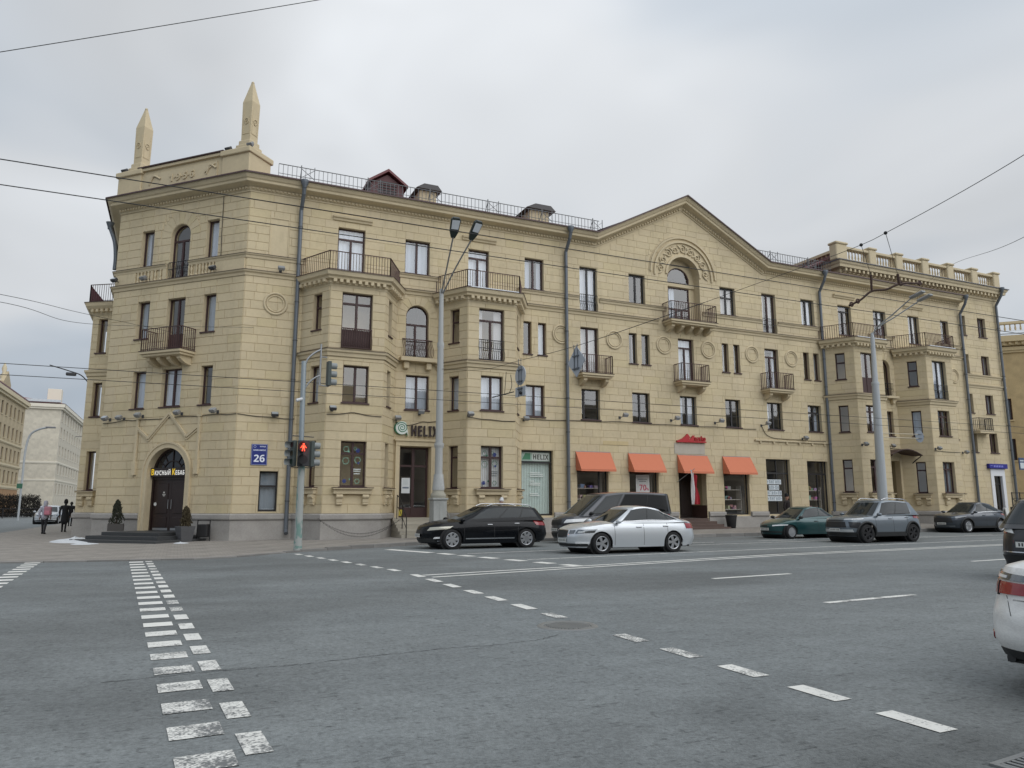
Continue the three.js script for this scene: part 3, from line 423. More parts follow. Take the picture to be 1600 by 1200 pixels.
// eaves cornice
const corn = [[0, 0], [0.05, 0], [0.05, 0.06], [0.1, 0.1], [0.1, 0.2], [0.2, 0.24], [0.46, 0.3], [0.48, 0.32], [0.48, 0.42], [0.54, 0.46], [0.62, 0.58], [0.64, 0.64], [0, 0.66]];
part('eaves_cornice', sweep([...upper, [12, Zm]], corn.map(([n, m]) => [n, 15.3 + m])), trimMat, building);
part('eaves_flashing', sweep([...upper, [12, Zm]], [[-0.2, 15.975], [-0.2, 15.99], [0.7, 15.98], [0.71, 15.91], [0.68, 15.91], [0.66, 15.963]]), flashMat, building);
function sweepXY(path, prof, z) {
  const N = path.length, off = path.map((p, i) => { const nr = (a, b) => { const d = [b[0] - a[0], b[1] - a[1]], l = Math.hypot(...d); return [-d[1] / l, d[0] / l]; }; const a = i ? nr(path[i - 1], p) : nr(p, path[1]), b = i < N - 1 ? nr(p, path[i + 1]) : a; let m = [a[0] + b[0], a[1] + b[1]]; const l = Math.hypot(...m); m = [m[0] / l, m[1] / l]; const k = 1 / (m[0] * a[0] + m[1] * a[1]); return [m[0] * k, m[1] * k]; });
  const P = [], V = (i, j) => [path[i][0] + off[i][0] * prof[j][1], path[i][1] + off[i][1] * prof[j][1], z + prof[j][0]];
  for (let i = 0; i < N - 1; i++) for (let j = 0; j < prof.length - 1; j++) { const [a, b, c, d] = [V(i, j), V(i + 1, j), V(i + 1, j + 1), V(i, j + 1)]; P.push(...a, ...b, ...c, ...a, ...c, ...d); }
  const tri = THREE.ShapeUtils.triangulateShape(prof.map((p) => new THREE.Vector2(...p)), []); for (const t of tri) P.push(...V(N - 1, t[0]), ...V(N - 1, t[2]), ...V(N - 1, t[1]), ...V(0, t[0]), ...V(0, t[1]), ...V(0, t[2]));
  const g = new THREE.BufferGeometry(); g.setAttribute('position', new THREE.Float32BufferAttribute(P, 3)); g.computeVertexNormals(); return uvm(g);
}
const eaveXY = [[12, 15.3], [19.75, 15.3], [25.6, 18.36], [31.45, 15.3], [49.3, 15.3]];
part('eaves_cornice', sweepXY(eaveXY, corn, Zm), trimMat, building);
part('eaves_flashing', sweepXY(eaveXY, [[-0.2, 0.675], [-0.2, 0.69], [0.7, 0.68], [0.71, 0.61], [0.68, 0.61], [0.66, 0.663]], Zm), flashMat, building);
{ // dentil rows, too small to tell apart
  const G = []; const row = (F, x0, x1, y, f = () => 0) => { for (let x = x0; x < x1; x += 0.17) { const g = box(-0.045, 0.045, 0, 0.09, 0.08, 0.17); g.translate(x, y + f(x), 0); if (F.phi) { g.rotateY(F.phi); } g.translate(F.x, 0, F.z); G.push(g); } };
  row(FC, 0.1, CL, 15.4); row(FM, CX + 0.1, 19.6, 15.4); row(FM, 19.9, 25.5, 15.4, (x) => (x - 19.75) * 0.523); row(FM, 25.7, 31.4, 15.4, (x) => (31.45 - x) * 0.523); row(FM, 31.6, 49.2, 15.4);
  part('dentil_row', merge(G), trimMat, building).userData.kind = 'stuff';
}
// window hoods over the top floor balcony doors
for (const c of [6.62, 12.98, 38.1, 44.5]) part('window_hood', merge([sweep([[c - 0.9, Zm], [c + 0.92, Zm]], [[0.02, 14.56], [0.08, 14.58], [0.1, 14.66], [0.17, 14.7], [0.19, 14.78], [0.02, 14.8]])]), trimMat, building);
// medallions
const medal = (F, x, y) => { const g = merge([at(strip(new THREE.TorusGeometry(0.47, 0.055, 8, 32)), x, y, 0.03), at(strip(new THREE.TorusGeometry(0.36, 0.035, 8, 32)), x, y, 0.03)]); put(part('medallion', g, trimMat, building), F); };
for (const x of [3.36, 17.6, 20.82, 24.05, 27.1, 30.3, 33.36, 48.1]) medal(FM, x, 10.27);
part('blind_niche', merge([box(2.96, 3.0, 12.5, 14.26, Zm, Zm + 0.03), box(3.76, 3.8, 12.5, 14.26, Zm, Zm + 0.03), box(3.0, 3.76, 14.2, 14.26, Zm, Zm + 0.03)]), wallMat, building);
part('shop_fascia_ledge', merge([box(30.15, 36, 5.18, 5.26, Zm + 0.02, Zm + 0.12), ...[30.5, 31.5, 32.5, 33.5, 34.5, 35.5].map((x) => box(x, x + 0.12, 5.06, 5.18, Zm + 0.02, Zm + 0.1))]), trimMat, building);
// ---- balconies on brackets ----
function balcony(F, x0, x1, y, d, nb, rh, name = 'balcony') {
  const b = grp(name, F);
  part('slab', merge([rbox(x0, x1, y - 0.13, y - 0.015, -0.02, d, 0.012, 1), rbox(x0 + 0.07, x1 - 0.07, y - 0.24, y - 0.13, -0.02, d - 0.08, 0.02, 1)]), trimMat, b);
  part('flashing', box(x0 - 0.02, x1 + 0.02, y - 0.014, y + 0.008, 0.01, d + 0.025), flashMat, b);
  for (let k = 0; k < nb; k++) { const c = lerp(x0 + 0.3, x1 - 0.3, nb > 1 ? k / (nb - 1) : 0.5); const s = extr([[0, 0], [d * 0.72, 0], [d * 0.72, -0.14], [d * 0.55, -0.24], [d * 0.4, -0.3], [0.12, -0.36], [0, -0.36]], 0.2); s.translate(0, 0, -0.1); s.rotateY(-Math.PI / 2); s.translate(c, y - 0.24, 0); part('bracket', s, trimMat, b); }
  part('railing', railGeo([[x0 + 0.06, 0.02], [x0 + 0.06, d - 0.06], [x1 - 0.06, d - 0.06], [x1 - 0.06, 0.02]], y, y + rh, 0.125), ironMat, b); return b;
}
balcony(FC, K(4.84), K(2.5), 8.2, 0.9, 4, 1.0); balcony(FM, 18.42, 20.32, 8.24, 0.75, 2, 0.95); balcony(FM, 24.62, 26.6, 8.26, 0.75, 2, 0.95); balcony(FM, 30.85, 32.8, 8.22, 0.75, 2, 0.95); balcony(FM, 24.0, 27.2, 11.64, 0.85, 5, 1.0);
// basket grilles: bulging bars in front of windows
function basket(F, x0, x1, y0, y1, d, sp = 0.075, m = ironMat) { const G = []; const n = Math.round((x1 - x0) / sp); for (let i = 0; i <= n; i++) { const x = lerp(x0, x1, i / n); G.push(strip(new THREE.TubeGeometry(new THREE.CatmullRomCurve3([[0.04, 1], [0.05, 0.85], [0.55, 0.6], [1, 0.34], [0.85, 0.12], [0.3, 0]].map(([a, t]) => new THREE.Vector3(x, lerp(y0, y1, t), 0.02 + d * a))), 9, 0.013, 4))); } for (const y of [y0, y1]) G.push(box(x0 - 0.02, x1 + 0.02, y - 0.02, y + 0.02, 0, y === y0 ? d * 0.35 + 0.03 : 0.06)); return put(part('window_grille', merge(G), m, building), F); }
const FB = frame3(0, Zb, 0);
basket(FB, bayC[0] - 0.68, bayC[0] + 0.62, 8.25, 9.1, 0.17); basket(FM, 9.16, 10.6, 8.38, 9.25, 0.3);
const flatGrille = (F, x0, x1, y0, y1, z, m = ironDark) => put(part('window_grille', (() => { const G = [box(x0, x1, y1 - 0.03, y1, z - 0.015, z + 0.015), box(x0, x1, y0, y0 + 0.03, z - 0.015, z + 0.015), box(x0, x1, lerp(y0, y1, 0.55), lerp(y0, y1, 0.55) + 0.03, z - 0.012, z + 0.012)]; const n = Math.round((x1 - x0) / 0.11); for (let i = 0; i <= n; i++) { const x = lerp(x0, x1, i / n); G.push(tube([[x, y0, z], [x + 0.03, lerp(y0, y1, 0.3), z], [x - 0.02, lerp(y0, y1, 0.6), z], [x, y1, z]], 0.011, 6, 4)); } return merge(G); })(), m, building), F);
flatGrille(FB, bayC[1] - 0.66, bayC[1] + 0.62, 8.24, 9.2, 0.03); flatGrille(FB, bayC[3] - 0.66, bayC[3] + 0.62, 8.24, 9.15, 0.03); flatGrille(FM, 18.76, 19.83, 11.68, 12.6, 0.02); flatGrille(FM, 31.29, 32.36, 11.7, 12.6, 0.02); flatGrille(FC, K(4.4), K(3.27), 11.72, 12.5, 0.05); flatGrille(FM, 40.65, 41.87, 8.46, 9.3, 0.12);
{ const b = grp('window_ledge', FM); part('slab', merge([rbox(9.0, 10.76, 8.14, 8.34, 0, 0.42, 0.02, 1)]), trimMat, b); for (const x of [9.32, 10.42]) part('bracket', rbox(x - 0.13, x + 0.13, 7.8, 8.14, 0, 0.26, 0.05), trimMat, b);
  const c = grp('window_ledge', FM); part('slab', rbox(40.45, 42.05, 8.28, 8.44, 0, 0.4, 0.02, 1), trimMat, c); for (const x of [40.75, 41.75]) part('bracket', rbox(x - 0.12, x + 0.12, 7.95, 8.28, 0, 0.24, 0.05), trimMat, c); }
{ const b = grp('stair_balcony', FM); part('slab', rbox(49.4, 50.9, 6.35, 6.55, 0, 0.6, 0.02, 1), trimMat, b); part('railing', railGeo([[49.45, 0.02], [49.45, 0.55], [50.85, 0.55], [50.85, 0.02]], 6.55, 7.4, 0.13), ironDark, b); }
// balustrade panels between sill and string course on the chamfer
for (const [a, b, n] of [[6.3, 5.5, 4], [5.25, 4.78, 2], [3.1, 2.66, 2], [2.45, 1.72, 4]]) {
  for (let k = 0; k < n; k++) { const x = lerp(K(a) + 0.08, K(b) - 0.08, n > 1 ? k / (n - 1) : 0.5); put(part('baluster', at(lathe([[0.06, 0], [0.06, 0.05], [0.035, 0.08], [0.03, 0.16], [0.065, 0.3], [0.03, 0.42], [0.055, 0.46], [0.055, 0.5]], 10), x, 11.73, 0.045), trimMat, building), FC); }
}
for (const [a, b] of [[7.6, 6.36], [5.44, 5.3], [4.72, 4.5], [3.2, 3.14], [2.6, 2.5], [1.66, 0.05]]) put(part('balustrade_pier', box(K(a), K(b), 11.7, 12.22, 0.0, 0.075), wallMat, building), FC);
// ---- portal on the chamfer ----
{
  const c = K(3.59), r = 1.09, ys = 2.89, P = grp('corner_portal', FC);
  part('archivolt', merge([extr(ringPts(c, ys, r, r + 0.24, 0, Math.PI, 24), 0.09), at(extr(ringPts(c, ys, r + 0.19, r + 0.27, 0, Math.PI, 24), 0.13), 0, 0, 0), box(c - r - 0.24, c - r, 0.4, ys, 0, 0.09), box(c + r, c + r + 0.24, 0.4, ys, 0, 0.09), box(c - r - 0.27, c - r - 0.19, 0.4, ys, 0, 0.128), box(c + r + 0.19, c + r + 0.27, 0.4, ys, 0, 0.128)]), trimMat, P);
  const wood = mat([0.028, 0.014, 0.012], 0.45, { map: rep(grimeT, 0.8) });
  const z = -0.3;
  part('door_frame', merge([box(c - r, c - r + 0.09, 0.4, ys, z - 0.05, z + 0.06), box(c + r - 0.09, c + r, 0.4, ys, z - 0.05, z + 0.06), box(c - r + 0.09, c + r - 0.09, 2.62, 2.74, z - 0.05, z + 0.07), at(extr(ringPts(c, ys, r - 0.1, r, 0, Math.PI, 20), 0.1), 0, 0, z - 0.05)]), wood, P);
  const fan = part('fanlight', (() => { const s = new THREE.Shape(); s.moveTo(c - r + 0.05, 2.74); s.lineTo(c + r - 0.05, 2.74); s.lineTo(c + r - 0.05, ys); s.absarc(c, ys, r - 0.05, 0, Math.PI, false); s.closePath(); return at(uvm(new THREE.ShapeGeometry(s, 16)), 0, 0, z); })(), phys([0.02, 0.02, 0.022], 0.06, { ior: 1.6 }), P);
  part('fan_bars', merge([box(c - 0.02, c + 0.02, 2.9, 3.95, z, z + 0.04), at(extr(ringPts(c, ys, 0.52, 0.56, 0, Math.PI, 16), 0.04), 0, 0, z), ...[0.6, 1.0, 2.14, 2.54].map((a) => bar([c + Math.cos(a) * 0.54, ys + Math.sin(a) * 0.54, z + 0.02], [c + Math.cos(a) * 1.0, ys + Math.sin(a) * 1.0, z + 0.02], 0.03))]), wood, P);
  for (const sd of [-1, 1]) { const d = part('door_leaf', merge([box(Math.min(c, c + sd * 1.0) + 0.005, Math.max(c, c + sd * 1.0) - 0.005, 0.42, 2.62, z - 0.05, z), ...[[0.55, 1.0], [1.15, 2.45]].map(([a, b]) => rbox(c + sd * 0.5 - 0.33, c + sd * 0.5 + 0.33, a, b, z - 0.02, z + 0.03, 0.02, 1))]), wood, P); part('handle', rod([c + sd * 0.09, 1.35, z + 0.06], [c + sd * 0.09, 1.75, z + 0.06], 0.014), steelMat, d); part('kick_plate', box(c + sd * 0.5 - 0.42, c + sd * 0.5 + 0.42, 0.43, 0.53, z + 0.001, z + 0.012), steelMat, d); }
  const st = canvasTex(128, 256, (x, w, h) => { x.clearRect(0, 0, w, h); x.fillStyle = '#d8d4cc'; for (const [a, b, l] of [[40, 30, 48], [26, 58, 76], [20, 72, 88], [38, 86, 52], [44, 100, 40]]) x.fillRect(a, b, l, 8); x.beginPath(); x.arc(64, 20, 16, 0, 7); x.fill(); });
  part('door_sticker', at(uvfix(new THREE.PlaneGeometry(0.28, 0.5)), c - 0.38, 1.85, z + 0.034), new THREE.MeshStandardMaterial({ map: st, transparent: true, alphaTest: 0.5, roughness: 0.6 }), P);
  part('door_sticker', at(uvm(new THREE.CircleGeometry(0.08, 16)), c - 0.84, 1.55, z + 0.034), mat([0.6, 0.6, 0.58], 0.6), P);
  // raised zigzag moulding with hanging bars
  const zz = [[5.45, 4.93], [4.79, 4.43], [3.66, 5.53], [2.62, 4.45], [1.97, 4.9]].map(([u, y]) => [K(u), y]), G = []; for (let k = 0; k < 4; k++) { G.push(bar([zz[k][0], zz[k][1], 0.05], [zz[k + 1][0], zz[k + 1][1], 0.05], 0.1, 0.1), bar([zz[k][0], zz[k][1] - 0.12, 0.035], [zz[k + 1][0], zz[k + 1][1] - 0.12, 0.035], 0.06, 0.06)); }
  for (const u of [5.47, 1.95]) G.push(box(K(u) - 0.06, K(u) + 0.06, 3.4, 5.35, 0.02, 0.1), box(K(u) - 0.11, K(u) + 0.11, 2.82, 3.42, 0.02, 0.13), box(K(u) - 0.12, K(u) + 0.12, 5.3, 5.38, 0.02, 0.12));
  put(part('zigzag_moulding', merge(G), trimMat, building), FC);
}
function uvfix(g) { return g; }
// ---- gable niche with lunette, door and carved arch ----
{
  const c = 25.56, r = 1.11, ys = 14.45, zi = -0.5, P = grp('gable_niche', FM);
  const path = []; path.push([c - r, 11.66], [c - r, ys]); for (let k = 1; k < 16; k++) { const a = Math.PI - Math.PI * k / 16; path.push([c + Math.cos(a) * r, ys + Math.sin(a) * r]); } path.push([c + r, ys], [c + r, 11.66]);
  const V = [], q = (a, b) => { const s = (p) => [c + (p[0] - c) * 0.997, p[1]]; [a, b] = [s(a), s(b)]; V.push(a[0], a[1], -0.36, a[0], a[1], zi - 0.1, b[0], b[1], zi - 0.1, a[0], a[1], -0.36, b[0], b[1], zi - 0.1, b[0], b[1], -0.36); }; for (let k = 0; k < path.length - 1; k++) q(path[k], path[k + 1]);
  const g = new THREE.BufferGeometry(); g.setAttribute('position', new THREE.Float32BufferAttribute(V, 3)); g.computeVertexNormals(); part('soffit', uvm(g), mat(WALL, 0.9, { map: stuccoMap, side: THREE.DoubleSide }), P);
  const back = extr([...path.map((p) => [p[0], p[1]])], 0.1, [holePath(op(c - 0.74, c + 0.74, 14.1, 15.1, { arch: 0 })).getPoints ? (() => { const h = new THREE.Path(); h.moveTo(c - 0.78, 14.12); h.lineTo(c + 0.78, 14.12); h.lineTo(c + 0.78, 14.3); h.absarc(c, 14.3, 0.78, 0, Math.PI, false); h.closePath(); return h; })() : [], holePath(op(c - 0.74, c + 0.74, 11.68, 13.88))]); back.translate(0, 0, zi - 0.1); part('niche_wall', back, wallMat, P);
  part('impost_beam', rbox(c - r + 0.01, c + r - 0.01, 13.9, 14.1, zi, zi + 0.09, 0.015, 1), trimMat, P);
  win(FM, op(c - 0.74, c + 0.74, 11.68, 13.88, { z: zi - 0.06, nosill: 1, cur: 1, cm: 1, door: 1, tr: 12.6, ms: [0.36, 0.64] }));
  win(FM, op(c - 0.78, c + 0.78, 14.12, 15.08, { z: zi - 0.06, nosill: 1, cur: 0, arch: 1, ms: [] }));
  part('arch_moulding', merge([extr(ringPts(c, ys, r, r + 0.13, 0, Math.PI, 28), 0.07), extr(ringPts(c, ys, 1.94, 2.04, 0, Math.PI, 32), 0.1), extr(ringPts(c, ys, 2.2, 2.3, 0, Math.PI, 32), 0.09), extr(ringPts(c, ys, 2.32, 2.36, 0, Math.PI, 32), 0.05), box(c - 2.04, c - 1.94, 14.3, ys, 0, 0.1), box(c + 1.94, c + 2.04, 14.3, ys, 0, 0.1)]), trimMat, P);
  for (let k = 0; k < 9; k++) { // scrolls and leaves carved in the arch band
    const a = Math.PI * (k + 0.5) / 9, R = 1.58, x = c + Math.cos(a) * R, y = ys + Math.sin(a) * R, pts = [];
    for (let t = 0; t <= 22; t++) { const th = t * 0.42 * (k % 2 ? 1 : -1) + a, q2 = 0.25 * (1 - t / 26); pts.push([x + Math.cos(th) * q2, y + Math.sin(th) * q2, 0.04]); }
    const G = [tube(pts, 0.036, 40, 5)]; for (const s of [-1, 1]) { const b = a + s * 0.16; const lf = new THREE.SphereGeometry(1, 8, 6); lf.scale(0.17, 0.06, 0.05); lf.rotateZ(b + s * 0.7); lf.translate(c + Math.cos(b) * R, ys + Math.sin(b) * (R + 0.14 * s), 0.03); G.push(strip(lf)); }
    part('carved_scroll', merge(G), trimMat, P);
  }
}
// ---- recessed entrances in the long facade ----
{
  const porch = (x0, x1, y0, y1, d, low) => { const P = grp('recessed_entrance', FM); const V = (name, g, m) => part(name, g, m, P);
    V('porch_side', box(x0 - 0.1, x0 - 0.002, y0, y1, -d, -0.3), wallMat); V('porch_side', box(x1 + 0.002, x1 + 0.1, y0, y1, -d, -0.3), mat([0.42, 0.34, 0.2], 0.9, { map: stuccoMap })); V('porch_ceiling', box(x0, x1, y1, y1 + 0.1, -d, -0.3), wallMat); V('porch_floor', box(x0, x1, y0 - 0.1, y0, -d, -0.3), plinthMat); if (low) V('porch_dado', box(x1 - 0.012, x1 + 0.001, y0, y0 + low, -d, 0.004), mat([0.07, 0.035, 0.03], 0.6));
    const dm = mat([0.03, 0.018, 0.015], 0.5); V('door_leaf', merge([box(x0, x1, y0, y1, -d - 0.06, -d), ...[0.27, 0.73].map((t) => rbox(lerp(x0, x1, t) - 0.3, lerp(x0, x1, t) + 0.3, y0 + 0.2, y1 - 0.3, -d, -d + 0.03, 0.02, 1))]), dm); return P; };
  porch(24.73, 26.57, 0.8, 3.9, 1.3, 0.7); const p2 = porch(40.5, 42.05, 0.9, 4.3, 0.7, 0);
  const st = grp('entrance_steps', FM), sm = mat([0.13, 0.085, 0.07], 0.7, { map: grimeMap }); for (let k = 0; k < 4; k++) part('step', rbox(24.75 - (k ? 0.1 : 0), 26.55 + k * 0.22 + (k ? 0.1 : 0), 0.1, 0.8 - k * 0.15, -0.3, 0.12 + k * 0.3, 0.012, 1), sm, st);
  const s2 = grp('entrance_steps', FM); for (let k = 0; k < 4; k++) part('step', rbox(40.45, 42.1, 0.1, 0.9 - k * 0.16, -0.3, 0.12 + k * 0.3, 0.012, 1), plinthMat, s2);
  // steps between the first two bays
  const h = grp('entrance_steps', FM), tones = [0.9, 1.05].map((k) => mat([0.5 * k, 0.46 * k, 0.38 * k], 0.85, { map: grimeMap })); for (let k = 0; k < 6; k++) { const y = 0.95 - k * 0.14; part('step', rbox(8.78 - (k > 2 ? 0 : 0), 10.95, y - 0.14, y, -0.1, 0.5 + k * 0.29, 0.012, 1), tones[k % 2], h); }
  part('door_surround', merge([box(8.93, 9.13, 0.95, 4.2, 0.01, 0.14), box(10.63, 10.86, 0.95, 4.2, 0.01, 0.14), box(8.93, 10.86, 4.2, 4.42, 0.01, 0.16), box(8.88, 10.9, 4.42, 4.5, 0.01, 0.22)]), trimMat, building).position.set(0, 0, Zm);
  // white framed door of the end section
  const wd = grp('side_shop_door', FM), white = mat([0.75, 0.76, 0.78], 0.5);
  part('surround', merge([box(50.86, 51.18, 0.9, 3.98, -0.1, 0.06), box(52.06, 52.36, 0.9, 3.98, -0.1, 0.06), box(51.18, 52.06, 3.5, 3.98, -0.1, 0.06)]), white, wd); part('door_leaf', merge([box(51.18, 51.26, 0.9, 3.5, -0.2, -0.14), box(51.98, 52.06, 0.9, 3.5, -0.2, -0.14), box(51.26, 51.98, 2.9, 3.0, -0.2, -0.14), box(51.26, 51.98, 0.9, 1.1, -0.2, -0.14)]), frameDark, wd); const gp = new THREE.PlaneGeometry(0.72, 2.6); gp.translate(51.62, 2.2, -0.17); part('pane', gp, glassMat, wd);
  const s3 = grp('entrance_steps', FM); for (let k = 0; k < 3; k++) part('step', rbox(50.5, 53.0, 0.2, 0.9 - k * 0.17, -0.1, 1.1 + k * 0.3, 0.012, 1), plinthMat, s3);
}
// curved canopy between the right-hand bays
{
  const cp = grp('entrance_canopy', FM), V = []; const n = 10; for (let k = 0; k <= n; k++) { const t = k / n; V.push([lerp(39.9, 42.6, t), 4.62 + 0.35 * Math.sin(Math.PI * t)]); }
  part('roof_sheet', extr([...V, ...V.slice().reverse().map((p) => [p[0], p[1] - 0.05])], 1.25), mat([0.045, 0.022, 0.022], 0.4), cp);
  part('scroll_bracket', merge([tube([[42.55, 2.9, 0.05], [42.58, 3.5, 0.15], [42.55, 4.1, 0.5], [42.55, 4.55, 1.15]], 0.03, 14, 5), bar([42.55, 2.9, 0.04], [42.55, 4.6, 0.04], 0.04), tube([[39.95, 2.9, 0.05], [39.92, 3.5, 0.15], [39.95, 4.1, 0.5], [39.95, 4.55, 1.15]], 0.03, 14, 5)]), ironDark, cp);
}
// ---- roof, attic, obelisks ----
const roofMat = mat([0.16, 0.055, 0.05], 0.5, { map: rep(grimeT, 0.4), side: THREE.DoubleSide });
{
  const tri = (...p) => { const g = new THREE.BufferGeometry(); g.setAttribute('position', new THREE.Float32BufferAttribute(p.flat(2), 3)); g.computeVertexNormals(); return uvm(g); };
  const Q = (a, b, c, d) => [a, b, c, a, c, d];
  part('roof', tri(Q([CX, 15.97, Zm - 0.15], [53.4, 15.97, Zm - 0.15], [48, 18.3, -41], [-0.5, 18.3, -41]), Q([-3.4, 15.97, -38.5], [CX, 15.97, Zm], [-0.5, 18.3, -41], [-0.5, 18.3, -41]), Q([-3.4, 15.97, -64], [-3.4, 15.97, -38.5], [-0.5, 18.3, -41], [5, 18.3, -60]), Q([-0.5, 18.3, -41], [48, 18.3, -41], [53.4, 15.9, -48], [8, 15.9, -60]),
    Q([19.2, 15.96, Zm + 0.1], [25.6, 19.02, Zm + 0.1], [25.6, 19.02, -42], [19.2, 15.96, -42]), Q([25.6, 19.02, Zm + 0.1], [32, 15.96, Zm + 0.1], [32, 15.96, -42], [25.6, 19.02, -42])), roofMat, building);
  part('rear_wall', merge([box(-3.2, 53.2, -0.3, 15.9, -49, -48.6)]), wallMat, building);
  // rooms behind the windows
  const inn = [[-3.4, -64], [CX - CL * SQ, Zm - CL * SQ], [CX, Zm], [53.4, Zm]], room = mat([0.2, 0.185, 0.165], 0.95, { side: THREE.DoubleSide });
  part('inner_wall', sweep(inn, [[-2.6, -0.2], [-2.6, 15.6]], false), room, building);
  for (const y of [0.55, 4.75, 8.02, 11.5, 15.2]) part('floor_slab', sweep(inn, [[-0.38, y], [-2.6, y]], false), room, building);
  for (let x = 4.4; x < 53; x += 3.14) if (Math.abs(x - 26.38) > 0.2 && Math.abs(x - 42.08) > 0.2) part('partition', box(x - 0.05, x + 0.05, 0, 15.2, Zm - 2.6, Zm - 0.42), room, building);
  // side street front with its first bay
  const FS = frame3(-3.4, -64, -Math.PI / 2); // local x runs towards the corner along +z
  part('side_wall', merge([box(-3.4, -3.0, -0.3, 15.35, -64, -38.5)]), wallMat, building);
  const bp2 = [[-3.4, -45.77], [-4.5, -44.97], [-4.5, -41.6], [-3.4, -40.87]];
  const L = Math.hypot(1.1, 0.73), FO = frame3(-4.5, -41.6, -Math.atan2(0.73, 1.1)), so = [op(0.35, 0.85, 9.0, 10.75, { ms: [], cur: 0 }), op(0.35, 0.85, 5.8, 7.5, { ms: [], cm: 3 }), op(0.35, 0.85, 2.2, 4.1, { ms: [], cur: 0 })];
  wall('bay_side_wall', FO, [[0, -0.4], [L, -0.4], [L, 11.3], [0, 11.3]], so, [[0, L, 7.8, 8.2]], { yTop: 11 }); for (const o of so) win(FO, o); shelf(FO, 0.12, 1.08, 2.18);
  part('bay_wall', box(-4.5, -4.2, -0.3, 11.3, -44.97, -41.7), wallMat, building);
  part('bay_string_course', sweep(bp2, [[0.02, 7.82], [0.07, 7.84], [0.09, 7.98], [0.16, 8.02], [0.18, 8.12], [0.02, 8.16]]), trimMat, building);
  const b = grp('bay_balcony', null); part('cornice', sweep(bp2, [[-1, 10.93], [0.03, 10.93], [0.1, 11.05], [0.1, 11.2], [0.24, 11.22], [0.36, 11.36], [0.4, 11.5], [0.42, 11.54], [-1, 11.56]]), trimMat, b); part('deck_edge', sweep(bp2, [[0.1, 11.563], [0.1, 11.58], [0.44, 11.56], [0.44, 11.535]]), flashMat, b);
  for (let k = 0; k < 5; k++) { const t = (k + 0.5) / 5, m = part('modillion', rbox(-0.075, 0.075, 11.06, 11.21, 0.08, 0.3, 0.02, 1), trimMat, b); m.position.set(lerp(-4.5, -3.4, t), 0, lerp(-41.6, -40.87, t)); m.rotation.y = -Math.atan2(0.73, 1.1); }
  part('railing', railGeo([[-4.7, -44.9], [-4.72, -41.5], [-3.45, -40.66]], 11.58, 12.5, 0.13), ironMat, b); part('screen_panel', (() => { const s = extr([[0, 0], [0.75, 0], [0, 0.8]], 0.02); s.rotateY(-0.58); s.translate(-4.66, 11.62, -41.5); return s; })(), mat([0.09, 0.025, 0.03], 0.6, { side: THREE.DoubleSide }), b);
  const dp = grp('downpipe', null); part('pipe', merge([tube([[-3.9, 14.9, -39.4], [-3.65, 14.2, -39.3], [-3.55, 13.4, -39.3], [-3.55, 12.8, -39.3]], 0.09, 14, 8)]), zincMat, dp); part('hopper', at(lathe([[0.1, 0], [0.11, 0.1], [0.2, 0.34], [0.19, 0.34]], 10), -3.92, 14.85, -39.4), zincMat, dp);
  // roof railing
  part('roof_railing', (() => { const G = []; for (const [x0, x1] of [[3.2, 20.1], [31.3, 37.4]]) { const z = Zm - 0.1; G.push(bar([x0, 16.9, z], [x1, 16.9, z], 0.03, 0.03), bar([x0, 16.45, z], [x1, 16.45, z], 0.02, 0.02)); for (let x = x0; x <= x1 + 0.01; x += 0.2) G.push(box(x - 0.01, x + 0.01, 16.1, 16.9, z - 0.01, z + 0.01)); for (let x = x0 + 1; x < x1; x += 3.1) G.push(bar([x, 16.1, z], [x, 17, z], 0.04), bar([x, 16.85, z], [x, 16.15, z - 0.6], 0.025), bar([x, 16.4, z], [x + 0.6, 16.85, z], 0.02), bar([x, 16.85, z], [x + 0.6, 16.4, z], 0.02), bar([x + 0.6, 16.1, z], [x + 0.6, 17, z], 0.03)); } return merge(G); })(), mat([0.12, 0.125, 0.13], 0.5), building);
  // dormers and chimneys
  const dormer = (x, z, y, w, h) => { const d = grp('dormer', null); const red = mat([0.11, 0.03, 0.032], 0.55, { map: rep(grimeT, 0.6) }); const pr = [[x - w / 2, y - 0.9], [x + w / 2, y - 0.9], [x + w / 2, y + h * 0.5], [x, y + h], [x - w / 2, y + h * 0.5]]; const bd = extr(pr, 3); bd.translate(0, 0, z - 3); part('body', bd, red, d);
    const vp = [[x - w * 0.6, y + h * 0.44], [x, y + h + 0.1], [x + w * 0.6, y + h * 0.44], [x + w * 0.6, y + h * 0.56], [x, y + h + 0.24], [x - w * 0.6, y + h * 0.56]]; const rf = extr(vp, 3.2); rf.translate(0, 0, z - 3); part('roof', rf, mat([0.15, 0.04, 0.042], 0.5), d);
    for (let k = 0; k < 5; k++) part('louvre', bar([x - w * 0.28, y + 0.1 + k * h * 0.13, z + 0.02], [x + w * 0.28, y + 0.1 + k * h * 0.13, z + 0.02], 0.03, 0.05), frameDark, d); };
  dormer(8.6, Zm - 1.5, 16.9, 1.7, 1.1); dormer(38.3, Zm - 0.9, 16.4, 2.1, 1.2);
  const chim = (x, z, y, w, dz, lean) => { const c = grp('chimney', null); part('stack', rbox(x - w / 2, x + w / 2, 16, y, z - dz, z, 0.02, 1), trimMat, c); const cg = extr([[-w * 0.75, 0], [w * 0.75, 0], [w * 0.5, 0.28], [-w * 0.3, 0.28]], dz + 0.5); cg.translate(x, y + 0.02, z - dz - 0.25); part('cap', cg, mat([0.06, 0.055, 0.055], 0.5), c); };
  chim(11.2, Zm - 3, 18.2, 0.95, 1.2); chim(17.4, Zm - 2, 17.75, 1.2, 2.0);
  // attic with the date
  const A = grp('attic', FC), wb = -0.35;
